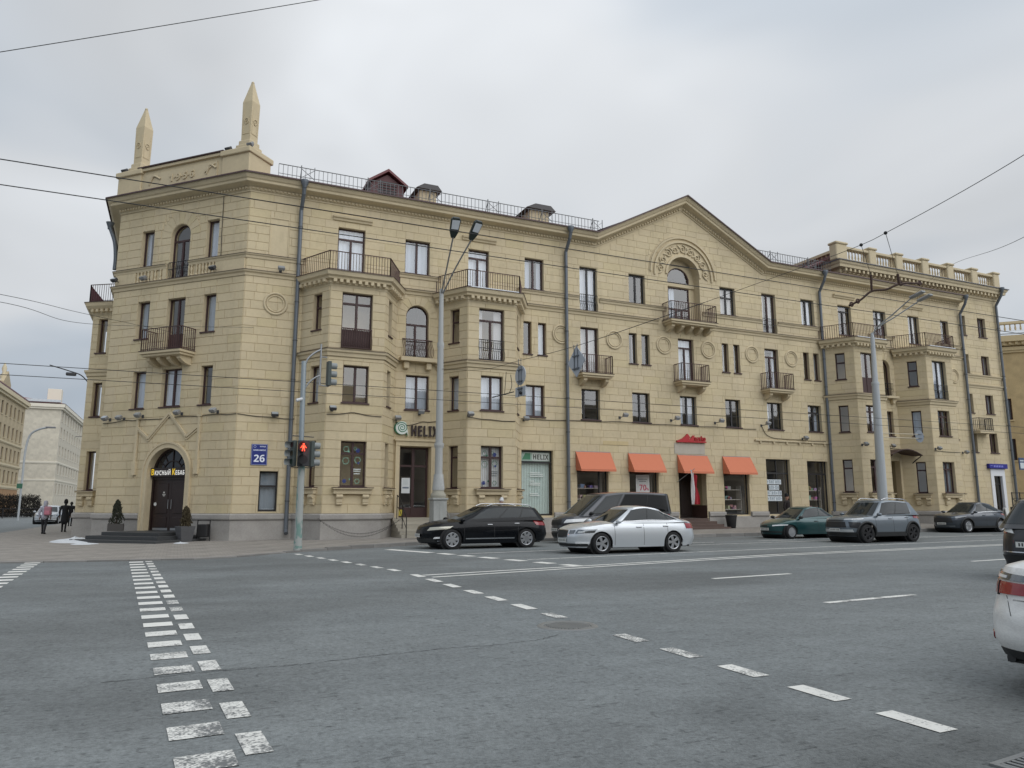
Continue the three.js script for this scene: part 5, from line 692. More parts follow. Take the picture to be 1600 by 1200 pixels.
// chain and rails at the steps
{
  const ch = thing('chain_barrier', 'sagging chain strung from the plinth to the stair post', 'chain'); const links = []; for (const dy of [0, -0.06]) for (let k = 0; k <= 60; k++) { const t = k / 60, x = lerp(5.3, 8.75, t), y = 0.95 + dy * 2 * Math.sin(Math.PI * t) - 0.62 * (1 - (2 * t - 1) ** 2), z = lerp(-31.2, -31.0, t); links.push(at(strip(new THREE.TorusGeometry(0.022, 0.006, 4, 8)), x, y, z, k % 2 ? 1.57 : 0)); }
  part('links', merge(links), ironDark, ch).userData.kind = 'stuff';
  const r = thing('stair_handrail', 'black iron handrail on the left side of the HELIX steps', 'handrail'); part('rail', merge([tube([[8.98, 1.95, -32.6], [8.96, 1.85, -32.2], [8.95, 1.0, -30.95]], 0.022, 16), tube([[8.98, 1.45, -32.6], [8.96, 1.35, -32.2], [8.95, 0.55, -30.95]], 0.014, 16)]), ironDark, r); for (const [y0, y1, z] of [[0.9, 1.92, -32.5], [0.5, 1.4, -31.6], [0.1, 1.02, -30.95]]) part('post', rod([8.96, y0, z], [8.96, y1, z], 0.02), ironDark, r);
  const r2 = thing('stair_handrail', 'pale metal handrail on the right side of the HELIX steps', 'handrail'); part('rail', tube([[10.9, 1.95, -32.6], [10.9, 1.8, -32.2], [10.9, 1.0, -30.95]], 0.022, 16), steelMat, r2); for (const [y0, y1, z] of [[0.9, 1.92, -32.5], [0.1, 1.02, -30.95]]) part('post', rod([10.9, y0, z], [10.9, y1, z], 0.018), steelMat, r2);
  const r3 = thing('ornate_railing', 'black wrought iron railing in front of the white door at the right', 'railing'); const G = [bar([49.6, 2.3, -30.9], [56, 2.3, -30.9], 0.05), bar([49.6, 1.95, -30.9], [56, 1.95, -30.9], 0.03), bar([49.6, 1.45, -30.9], [56, 1.45, -30.9], 0.03)]; for (let x = 49.6; x < 56; x += 0.8) { G.push(bar([x, 0.3, -30.9], [x, 2.35, -30.9], 0.05), bar([x, 1.45, -30.9], [x + 0.8, 1.95, -30.9], 0.025), bar([x, 1.95, -30.9], [x + 0.8, 1.45, -30.9], 0.025)); } part('bars', merge(G), ironDark, r3); part('retaining_wall', box(49.6, 56, 0.1, 1.4, -31.1, -30.95), mat([0.05, 0.045, 0.045], 0.8), r3);
}
{ // granite steps at the corner door
  const s = thing('corner_steps', 'dark granite steps in front of the arched corner door', 'steps'); W2(FC, s); const gm = [0.85, 1, 1.15].map((k) => mat([0.06 * k, 0.062 * k, 0.064 * k], 0.55, { map: grimeMap })), c = K(3.59);
  part('step', rbox(c - 1.35, c + 1.75, 0.28, 0.42, -0.3, 1.9, 0.012, 1), gm[0], s); part('step', rbox(c - 1.75, c + 2.1, 0.14, 0.28, 0.07, 2.3, 0.012, 1), gm[1], s); part('step', rbox(c - 2.15, c + 2.45, -0.02, 0.14, 0.07, 2.7, 0.012, 1), gm[2], s);
}
// ---------- street furniture ----------
const conifer = (o, y, R, h, m) => { // small clipped conifer: many upright scale-like needles around a stem
  const G = []; for (let k = 0; k < 520; k++) { const t = Math.pow(rnd(), 0.8), a = rnd() * 6.283, r = R * (1 - t * t * 0.8) * (t < 0.06 ? 0.5 : 1) * Math.sqrt(0.2 + 0.8 * rnd()) * (0.5 + 0.75 * vnoise(a * 1.6 + 3, t * 7 + R * 40)); const g = new THREE.ConeGeometry(0.02, rr(0.09, 0.16), 4); g.rotateZ(rr(-0.5, 0.5)); g.rotateX(rr(-0.5, 0.5)); g.translate(Math.cos(a) * r, y + t * h, Math.sin(a) * r); G.push(strip(g)); } part('foliage', merge(G), m, o); part('stem', rod([0, y - 0.1, 0], [0, y + h * 0.8, 0], 0.02), mat([0.06, 0.04, 0.03], 0.9), o); };
{
  const p1 = thing('square_planter', 'small planter with a conifer on the dark steps left of the corner door', 'planter', 'conifer planters', [-2.35, 0.42, -36.3]); part('pot', merge([box(-0.3, 0.3, 0, 0.3, -0.3, 0.3)].map((g) => g)), mat([0.07, 0.065, 0.06], 0.8), p1); conifer(p1, 0.3, 0.32, 1.0, mat([0.028, 0.03, 0.017], 0.95));
  const p2 = thing('tapered_planter', 'tapered grey planter with a brownish conifer right of the corner steps', 'planter', 'conifer planters', [0.35, groundAt(0.35, -33.1), -33.1]); const pot = new THREE.CylinderGeometry(0.42, 0.3, 0.62, 4); pot.rotateY(Math.PI / 4 + 0.4); pot.translate(0, 0.31, 0); part('pot', merge([toCreasedNormals(pot, 0.3)]), mat([0.11, 0.11, 0.115], 0.8, { map: grimeMap }), p2); conifer(p2, 0.6, 0.3, 0.8, mat([0.05, 0.038, 0.018], 0.95));
  const b = thing('litter_bin', 'small black litter bin hung in a frame by the plinth', 'litter bin', null, [1.05, groundAt(1, -33.4), -33.35], -0.5); part('frame', merge([rod([-0.28, 0, 0], [-0.26, 0.85, 0], 0.022), rod([0.28, 0, 0], [0.26, 0.85, 0], 0.022), rod([-0.26, 0.84, 0], [0.26, 0.84, 0], 0.022)]), ironDark, b); part('bucket', rbox(-0.22, 0.22, 0.16, 0.68, -0.16, 0.16, 0.04, 2), mat([0.018, 0.018, 0.019], 0.6), b);
  const b2 = thing('pavement_bin', 'round black bin on the pavement right of the recessed entrance steps', 'litter bin', null, [27.6, groundAt(27.6, -32.3), -32.3]); part('bucket', lathe([[0.01, 0], [0.22, 0], [0.3, 0.6], [0.31, 0.66], [0.28, 0.66], [0.2, 0.08]], 20), mat([0.018, 0.018, 0.02], 0.6), b2); part('bag', lathe([[0.29, 0.6], [0.325, 0.64], [0.32, 0.7], [0.27, 0.71]], 20), blackMat, b2);
  const ab = thing('folding_board', 'white folding advertising board on the pavement at the far right', 'sign', null, [47.6, groundAt(47, -29.9), -29.9], 0.3); part('panel', rbox(-0.32, 0.32, 0, 1.1, -0.02, 0.02, 0.01, 1).rotateX(-0.15), mat([0.6, 0.6, 0.58], 0.7), ab); part('rear_panel', rbox(-0.32, 0.32, 0, 1.08, -0.4, -0.37, 0.01, 1).rotateX(0.12), mat([0.4, 0.4, 0.4], 0.7), ab);
}
// snow left against the corner
{ const snow = (x, z, a, b, h, lbl, s0) => { const P = gridGeo(24, 10, (u, v) => { const th = u * 6.2832, r = v; const k = 0.75 + 0.5 * vnoise(Math.cos(th) * 2 + s0, Math.sin(th) * 2 + s0); return [x + Math.cos(th) * a * r * k, groundAt(x, z) + 0.012 + h * (1 - r) * (0.6 + 0.8 * vnoise(th * 3 + s0, r * 4)) - (v > 0.95 ? 0.04 : 0), z + Math.sin(th) * b * r * k]; }, true); solo('snow_patch', strip(P), snowMat, lbl, 'snow', 'melting snow patches').userData.kind = undefined; };
  snow(-3.75, -35.6, 1.0, 1.6, 0.16, 'melting snow heap left of the dark corner steps', 3.3); snow(-3.2, -33.2, 0.5, 0.4, 0.05, 'small flat snow patch before the corner steps', 8.1); snow(0.2, -31.8, 0.3, 0.2, 0.04, 'small snow scrap right of the corner steps', 5.7); }
{ // tall lamp post on a panelled pedestal
  const l = thing('lamp_post', 'pale twin-headed lamp post on a square pedestal in front of the HELIX door', 'lamp post', null, [9.98, groundAt(9.98, -29.8), -29.8]), pm = mat([0.43, 0.44, 0.42], 0.8, { map: grimeMap }), sm = mat([0.5, 0.51, 0.5], 0.7, { map: rep(grimeT, 0.8) });
  part('pedestal', merge([rbox(-0.29, 0.29, 0, 1.6, -0.29, 0.29, 0.015, 1), rbox(-0.34, 0.34, 1.6, 1.68, -0.34, 0.34, 0.02, 1), rbox(-0.34, 0.34, 0, 0.2, -0.34, 0.34, 0.02, 1)]), pm, l); for (const s of [0, 1, 2, 3]) { const g = rbox(-0.02, 0.23, 0.7, 1.5, 0.285, 0.302, 0.008, 1); g.rotateY(s * Math.PI / 2); part('panel', g, pm, l); }
  part('socle', lathe([[0.31, 1.68], [0.33, 1.76], [0.31, 1.84], [0.25, 1.92], [0.24, 2.0]], 24), mat([0.42, 0.4, 0.33], 0.85, { map: grimeMap }), l);
  part('shaft', lathe([[0.25, 2.0], [0.26, 2.1], [0.22, 2.45], [0.2, 2.65], [0.165, 2.7], [0.16, 3.75], [0.2, 3.82], [0.21, 3.95], [0.16, 4.02], [0.145, 6], [0.13, 8.1], [0.15, 8.15], [0.15, 8.32], [0.115, 8.4], [0.09, 10.75], [0.001, 10.8]], 20), sm, l);
  for (const [x, z] of [[-0.25, 2.15], [0.55, 2.2]]) { part('arm', tube([[x > 0 ? 0.03 : -0.02, 10.5, 0], [x * 0.45, 11.4, z * 0.45], [x, 12.4, z]], 0.035, 16, 8), steelMat, l);
    const h = new THREE.Group(); h.name = 'lamp_head'; h.position.set(x, 12.42, z); h.rotation.set(-0.85, x > 0 ? 0.28 : -0.1, 0, 'YXZ'); l.add(h); const shp = [[-0.07, -0.05], [0.07, -0.05], [0.17, 0.22], [0.185, 0.72], [0.12, 0.8], [-0.12, 0.8], [-0.185, 0.72], [-0.17, 0.22]]; const g = extr(shp, 0.1, [], 0.02); g.rotateX(Math.PI / 2); g.translate(0, 0.08, 0); part('housing', g, mat([0.014, 0.022, 0.018], 0.4), h); const gl = extr([[-0.15, 0.33], [0.15, 0.33], [0.165, 0.72], [-0.165, 0.72]], 0.012); gl.rotateX(Math.PI / 2); gl.translate(0, -0.042, 0); part('diffuser', gl, phys([0.62, 0.66, 0.7], 0.25, { clearcoat: 0.5 }), h); }
}
{ // big white lamp post at the right
  const l = thing('white_lamp_post', 'thick white lamp post with twin angled arms in front of the third bay', 'lamp post', null, [36.78, groundAt(36.8, -30.2), -30.2]), sm = mat([0.52, 0.55, 0.57], 0.6, { map: rep(grimeT, 0.7) });
  part('shaft', lathe([[0.34, 0], [0.34, 0.5], [0.29, 0.6], [0.24, 4.5], [0.2, 8.2], [0.22, 8.25], [0.22, 8.4], [0.16, 8.45], [0.12, 11.0], [0.08, 11.4], [0.001, 11.42]], 22), sm, l).rotation.z = -0.025;
  for (const [dx, dz] of [[0.0, 3.0], [0.95, 2.75]]) { part('arm', tube([[0.25, 10.9, 0], [0.3, 11.5, 0.15], [lerp(0.3, dx, 0.5), 12.1, dz * 0.5], [dx, 12.75, dz]], 0.036, 20, 8), sm, l); const h = rbox(-0.16, 0.16, -0.07, 0.05, -0.1, 0.75, 0.05, 2); h.rotateX(-0.2); h.translate(dx, 12.78, dz); part('lamp_head', h, mat([0.3, 0.31, 0.32], 0.5), l); }
  const s = thing('round_sign', 'round traffic sign seen from behind, held out from the white lamp post', 'traffic sign', null, [40.1, 5.55, -30.0]); const d = new THREE.CylinderGeometry(0.36, 0.36, 0.02, 32); d.rotateX(Math.PI / 2); part('disc', strip(d), mat([0.22, 0.25, 0.29], 0.45, { metalness: 0.4 }), s); part('clips', merge([box(-0.14, 0.14, 0.1, 0.15, 0.011, 0.05), box(-0.14, 0.14, -0.15, -0.1, 0.011, 0.05)]), zincMat, s); part('rods', merge([rod([0, 0.12, 0.03], [-3.1, 0.1, -0.15], 0.02), rod([0, -0.12, 0.03], [-3.1, -0.14, -0.15], 0.02)]), mat([0.55, 0.5, 0.4], 0.6), s);
}
{ // traffic light
  const t = thing('traffic_light', 'traffic light pole with a red pedestrian signal and peeling green paint', 'traffic light', null, [3.7, groundAt(3.7, -25.43), -25.43]);
  const peel = texture(256, (u, v) => { const a = fbm(u * 4, v * 14, 4, 4, 131), b = fbm(u * 20, v * 40, 3, 0, 137), k = sstep(0.48, 0.56, a * 0.7 + b * 0.3); return [lerp(0.4, 0.2, k), lerp(0.4, 0.3, k), lerp(0.38, 0.27, k)]; });
  part('lower_post', lathe([[0.14, 0], [0.125, 0.4], [0.11, 3.0], [0.1, 3.02]], 18), mat([0.9, 0.95, 0.95], 0.75, { map: rep(peel, 1, 1) }), t); part('upper_post', lathe([[0.085, 2.95], [0.085, 6.3], [0.001, 6.32]], 14), mat([0.3, 0.34, 0.36], 0.5, { metalness: 0.4 }), t).rotation.z = 0.012; part('paint_patch', at(lathe([[0.1135, 2.05], [0.1125, 2.35]], 18), 0, 0, 0), mat([0.02, 0.25, 0.14], 0.7), t);
  const houseM = mat([0.035, 0.037, 0.04], 0.5), greyM = mat([0.06, 0.075, 0.07], 0.6);
  const ped = new THREE.Group(); ped.name = 'pedestrian_signal'; ped.position.set(0.02, 2.72, 0.14); ped.rotation.y = -0.15; t.add(ped); part('housing', rbox(-0.19, 0.19, 0, 0.86, 0, 0.16, 0.02, 2), houseM, ped);
  const led = mat([0.5, 0.05, 0.03], 0.4, { emissive: new THREE.Color(1, 0.09, 0.04), emissiveIntensity: 1.2 }); const dk = new THREE.CylinderGeometry(0.15, 0.15, 0.01, 24); dk.rotateX(Math.PI / 2); part('dark_lens', merge([at(strip(dk.clone()), 0, 0.63, 0.165), at(strip(dk), 0, 0.22, 0.165)]), blackMat, ped);
  part('red_figure', merge([at(strip(new THREE.CircleGeometry(0.032, 12)), 0, 0.73, 0.172), at(strip(new THREE.PlaneGeometry(0.07, 0.1)), 0, 0.645, 0.172), ...[-1, 1].map((s) => { const g = new THREE.PlaneGeometry(0.026, 0.12); g.rotateZ(s * 0.22); return at(strip(g), s * 0.028, 0.555, 0.172); }), ...[-1, 1].map((s) => { const g = new THREE.PlaneGeometry(0.022, 0.1); g.rotateZ(s * 0.6); return at(strip(g), s * 0.062, 0.645, 0.172); })]), led, ped);
  for (const y of [0.63, 0.22]) { const v = new THREE.CylinderGeometry(0.17, 0.17, 0.16, 20, 1, true, Math.PI * 0.5, Math.PI); v.rotateX(Math.PI / 2); v.rotateZ(Math.PI / 2); v.translate(0, y, 0.24); part('visor', strip(v), mat([0.03, 0.03, 0.032], 0.6, { side: THREE.DoubleSide }), ped); }
  const rl = new THREE.PointLight(new THREE.Color(1, 0.12, 0.06), 0.15, 6); rl.position.set(0, 0.63, 0.3); rl.castShadow = true; ped.add(rl);
  const head3 = (x, y, z, turn, nm) => { const h = new THREE.Group(); h.name = nm; h.position.set(x, y, z); h.rotation.y = turn; h.scale.setScalar(0.86); t.add(h); part('housing', rbox(-0.16, 0.16, 0, 1.0, -0.08, 0.06, 0.02, 2), greyM, h); for (let k = 0; k < 3; k++) { const d = new THREE.CylinderGeometry(0.1, 0.1, 0.01, 20); d.rotateX(Math.PI / 2); d.translate(0, 0.17 + k * 0.33, 0.066); part('lens', strip(d), mat([[0.012, 0.03, 0.022], [0.035, 0.025, 0.008], [0.035, 0.008, 0.008]][k], 0.3), h); const v = new THREE.CylinderGeometry(0.125, 0.125, 0.24, 18, 1, true, Math.PI * 0.4, Math.PI * 1.2); v.rotateX(Math.PI / 2); v.rotateZ(Math.PI / 2); v.translate(0, 0.17 + k * 0.33, 0.18); part('visor', strip(v), mat([0.25, 0.27, 0.27], 0.6, { side: THREE.DoubleSide }), h); } };
  head3(-0.3, 2.72, 0.05, -Math.PI / 2 + 0.35, 'vehicle_signal'); head3(0.32, 2.72, 0.0, Math.PI / 2 + 0.15, 'vehicle_signal'); head3(0.78, 5.5, 0.0, Math.PI / 2 + 0.1, 'vehicle_signal');
  part('upper_bracket', merge([tube([[-0.05, 6.1, 0], [0.05, 6.4, 0], [0.3, 6.65, 0], [0.48, 6.75, 0]], 0.035, 14, 7), tube([[-0.04, 5.3, 0], [0.1, 5.55, 0], [0.3, 5.75, 0], [0.48, 5.85, 0]], 0.03, 14, 7), rod([0.48, 5.5, 0], [0.48, 6.95, 0], 0.035), rod([0.48, 5.52, 0], [0.78, 5.48, 0], 0.02), rod([0.48, 6.5, 0], [0.7, 6.5, 0], 0.02)]), steelMat, t); part('side_bracket', merge([rod([-0.34, 2.7, 0.03], [0.36, 2.68, 0.0], 0.018), rod([-0.34, 3.74, 0.03], [0.36, 3.72, 0.0], 0.018)]), flDark, t);
  part('camera', merge([rod([-0.28, 4.93, 0.08], [-0.08, 5.0, 0.04], 0.055, 10), rbox(-0.12, -0.02, 4.95, 5.15, -0.05, 0.07, 0.02, 1)]), mat([0.6, 0.61, 0.62], 0.5), t);
}
// hanging signs seen from behind
{
  const sm = mat([0.42, 0.45, 0.49], 0.5, { metalness: 0.15 });
  const a = thing('hanging_round_sign', 'round traffic sign and small plate hung from the span wire, seen from behind', 'traffic sign', null, [11.16, 6.2, -24.1], -1.45); const d = new THREE.CylinderGeometry(0.36, 0.36, 0.02, 32); d.rotateX(Math.PI / 2); part('disc', strip(d), sm, a); part('plate', rbox(-0.35, 0.35, -0.78, -0.42, -0.01, 0.01, 0.004, 1), sm, a); part('hanger', merge([rod([-0.08, 0.62, 0.03], [-0.08, -0.78, 0.03], 0.014), rod([0.08, 0.62, 0.03], [0.08, -0.78, 0.03], 0.014), box(-0.16, 0.16, 0.19, 0.22, 0.01, 0.06), box(-0.16, 0.16, -0.24, -0.2, 0.01, 0.06), box(-0.16, 0.16, -0.52, -0.48, 0.01, 0.06)]), zincMat, a); part('weight', at(strip(new THREE.SphereGeometry(0.06, 10, 8)), 0.08, -0.66, 0.05), blackMat, a);
  const b = thing('hanging_diamond_sign', 'diamond traffic sign hung from the span wire, seen from behind', 'traffic sign', null, [10.6, 5.74, -18.9], -1.5); const g = rbox(-0.34, 0.34, -0.34, 0.34, -0.012, 0.012, 0.01, 1); g.rotateZ(Math.PI / 4); part('diamond', g, sm, b); part('hanger', merge([rod([-0.09, 0.52, 0.03], [-0.09, -0.26, 0.03], 0.014), rod([0.09, 0.52, 0.03], [0.09, -0.26, 0.03], 0.014), box(-0.16, 0.16, 0.15, 0.18, 0.01, 0.06), box(-0.16, 0.16, -0.24, -0.2, 0.01, 0.06)]), zincMat, b);
}
// overhead wires
const wireMat = mat([0.02, 0.02, 0.022], 0.6);
const wire = (pts, lbl, r = 0.012, name = 'overhead_wire', cat = 'wire') => solo(name, tube(pts, r, Math.max(24, pts.length * 10), 5), wireMat, lbl, cat, 'overhead wires');
const sag = (a, b, s, n = 8) => { const p = []; for (let k = 0; k <= n; k++) { const t = k / n; p.push([lerp(a[0], b[0], t), lerp(a[1], b[1], t) - s * 4 * t * (1 - t), lerp(a[2], b[2], t)]); } return p; };
wire(sag([-40, 6.0, -11.2], [90, 6.1, -10.9], 0), 'upper black trolley wire crossing the picture in front of the eaves', 0.008); wire(sag([-40, 6.0, -12.15], [90, 6.1, -11.8], 0), 'lower black trolley wire crossing in front of the top floor windows', 0.008);
wire(sag([-40, 6.0, -28.6], [90, 6.1, -26.5], 0), 'upper of the far trolley wires at second floor height', 0.012); wire(sag([-40, 5.75, -29.4], [90, 5.85, -27.3], 0), 'lower of the far trolley wires at second floor height', 0.012);
wire([[10.0, 7.3, -29.7], [10.89, 6.95, -27.45], [11.13, 6.75, -24.05], [10.58, 6.21, -18.84], [10.16, 5.85, -12.43], [9.89, 5.69, -8.13], [9.65, 5.63, -7.48], [8.66, 5.5, -4.83]].slice(0, 5), 'span wire from the lamp post to the hanging signs', 0.009);
wire([[10.16, 5.85, -12.43], [9.89, 5.69, -8.13], [9.65, 5.63, -7.48], [8.66, 5.5, -4.83], [6.5, 5.6, 0.5]], 'span wire with two black knobs rising to the upper right', 0.005); wire([[37.0, 11.6, -29.9], [32.77, 12.3, -23.29], [15.39, 6.9, -8.78], [9, 5.2, -3]], 'thin wire from the white lamp post to the right edge', 0.006);
wire(sag([-10, 6.0, -14.2], [8, 14, -12.8], 0.1), 'thin wire in the upper left corner of the sky', 0.007); wire([[-9, 6.6, -19], [-4.78, 7.16, -23.34], [-3.49, 8.25, -29.5], [-0.2, 9.0, -35.2]], 'thin wire running to the corner face balcony', 0.008); wire([[-9, 6.3, -19], [-4.78, 6.95, -23.34], [-3.3, 8.0, -30], [2.5, 9.1, -32.9]], 'second thin wire reaching the corner below the medallion', 0.008);
{ const k = thing('wire_knobs', 'two black insulator knobs with droppers on the right span wire', 'insulator'); for (const [p, q] of [[[9.89, 5.69, -8.13], [13.86, 6.6, -11.2]], [[9.65, 5.63, -7.48], [14.4, 6.62, -10.95]]]) { part('knob', at(strip(new THREE.SphereGeometry(0.028, 10, 8)), ...p), blackMat, k); part('dropper', rod(p, q, 0.005), wireMat, k); }
  const rust = mat([0.06, 0.03, 0.02], 0.7), h = thing('trolley_wire_hanger', 'rusty curved hanger holding the trolley wires before the right eaves', 'wire fitting'); part('yoke', merge([tube([[13.45, 5.92, -11.5], [13.68, 6.05, -11.37], [13.89, 6.24, -11.24], [14.19, 6.28, -11.1], [14.45, 6.4, -10.97], [15.17, 6.5, -10.95]], 0.024, 30, 6), rod([13.86, 6.6, -11.2], [13.89, 6.24, -11.24], 0.025), rod([14.4, 6.62, -10.95], [14.45, 6.38, -10.97], 0.03)]), rust, h); for (const p of [[13.5, 5.95, -11.47], [13.62, 6.02, -11.4], [14.5, 6.42, -10.97], [15.1, 6.5, -10.95]]) part('clamp', at(strip(new THREE.TorusGeometry(0.045, 0.018, 6, 12)), ...p), rust, h);
  const h2 = thing('far_wire_hanger', 'dark hanger on the far trolley wires before the second bay', 'wire fitting'); part('yoke', merge([bar([11.45, 5.85, -27.5], [12.3, 6.1, -27.2], 0.04), rod([11.92, 5.95, -27.3], [11.95, 6.9, -27.2], 0.012), tube([[12.1, 6.05, -27.2], [12.2, 6.35, -27.2], [12.15, 6.8, -27.2]], 0.014, 10, 5)]), blackMat, h2); }
// ---------- vehicles ----------
const tyreMat = mat([0.014, 0.014, 0.015], 0.85), rimMat = mat([0.5, 0.51, 0.53], 0.3, { metalness: 0.85 }), rimDark = mat([0.035, 0.035, 0.038], 0.4, { metalness: 0.6 }), carGlass = phys([0.014, 0.02, 0.023], 0.03, { ior: 1.5, specularIntensity: 0.8 }), tintGlass = phys([0.005, 0.006, 0.007], 0.04, { ior: 1.5, specularIntensity: 0.25 }), plasticMat = mat([0.02, 0.021, 0.022], 0.6), lampMat = phys([0.16, 0.175, 0.19], 0.1, { clearcoat: 1, metalness: 0.7 }), lampWhite = phys([0.75, 0.77, 0.78], 0.15, { clearcoat: 1 }), tailMat = phys([0.28, 0.006, 0.01], 0.15, { clearcoat: 1 });
const plateT = canvasTex(128, 32, (x, w, h) => { x.fillStyle = '#d9dad6'; x.fillRect(0, 0, w, h); x.fillStyle = '#3a3b3d'; for (let k = 0; k < 7; k++) x.fillRect(14 + k * 15 + (k > 3 ? 4 : 0), 7, 8, 18); x.strokeStyle = '#777'; x.strokeRect(1, 1, w - 2, h - 2); });
const plateMat = new THREE.MeshStandardMaterial({ map: plateT, roughness: 0.5 });
function gridGeo(nu, nv, f, flip = false) { const P = [], U = [], I = []; for (let j = 0; j <= nv; j++) for (let i = 0; i <= nu; i++) { P.push(...f(i / nu, j / nv)); U.push(i / nu, j / nv); } for (let j = 0; j < nv; j++) for (let i = 0; i < nu; i++) { const a = j * (nu + 1) + i, b = a + 1, c = a + nu + 1, d = c + 1; flip ? I.push(a, c, b, b, c, d) : I.push(a, b, c, b, d, c); } const g = new THREE.BufferGeometry(); g.setAttribute('position', new THREE.Float32BufferAttribute(P, 3)); g.setAttribute('uv', new THREE.Float32BufferAttribute(U, 2)); g.setIndex(I); g.computeVertexNormals(); return g; }
function listGeo(us, vs, f) { const n = us.length - 1, m = vs.length - 1; return gridGeo(n, m, (u, v) => f(us[Math.round(u * n)], vs[Math.round(v * m)])); }
function wheelGeo(R, w, spokes, rimR) {
  const tyre = lathe([[rimR, -w / 2 + 0.01], [R - 0.03, -w / 2], [R - 0.008, -w / 2 + 0.03], [R, -w / 2 + 0.06], [R, w / 2 - 0.06], [R - 0.008, w / 2 - 0.03], [R - 0.03, w / 2], [rimR, w / 2 - 0.01]], 36); tyre.rotateX(Math.PI / 2);
  const G = []; const lip = lathe([[rimR - 0.03, w / 2 - 0.035], [rimR - 0.012, w / 2 - 0.004], [rimR + 0.004, w / 2 - 0.008], [rimR + 0.004, w / 2 - 0.03]], 36); lip.rotateX(Math.PI / 2); G.push(lip);
  if (spokes > 0) for (let k = 0; k < spokes; k++) { const a = k / spokes * Math.PI * 2 + 0.3, s = extr([[-0.028, 0.03], [-0.05, rimR - 0.02], [0.05, rimR - 0.02], [0.028, 0.03]], 0.03, [], 0.006); s.rotateZ(a); s.translate(0, 0, w / 2 - 0.05); G.push(s); }
  else { const c = lathe([[0.001, w / 2 - 0.002], [0.06, w / 2 - 0.004], [rimR * 0.8, w / 2 - 0.016], [rimR - 0.01, w / 2 - 0.012]], 28); c.rotateX(Math.PI / 2); G.push(c); for (let k = 0; k < 9; k++) { const a = k / 9 * 6.283, s = box(-0.012, 0.012, rimR * 0.45, rimR * 0.8, w / 2 - 0.014, w / 2 - 0.004); s.rotateZ(a); G.push(s); } }
  const hub = new THREE.CylinderGeometry(0.055, 0.06, 0.03, 16); hub.rotateX(Math.PI / 2); hub.translate(0, 0, w / 2 - 0.03); G.push(strip(hub));
  const well = lathe([[0.001, w / 2 - 0.1], [rimR - 0.02, w / 2 - 0.1], [rimR - 0.01, w / 2 - 0.03]], 24); well.rotateX(Math.PI / 2);
  return { tyre, rim: merge(G), well };
}
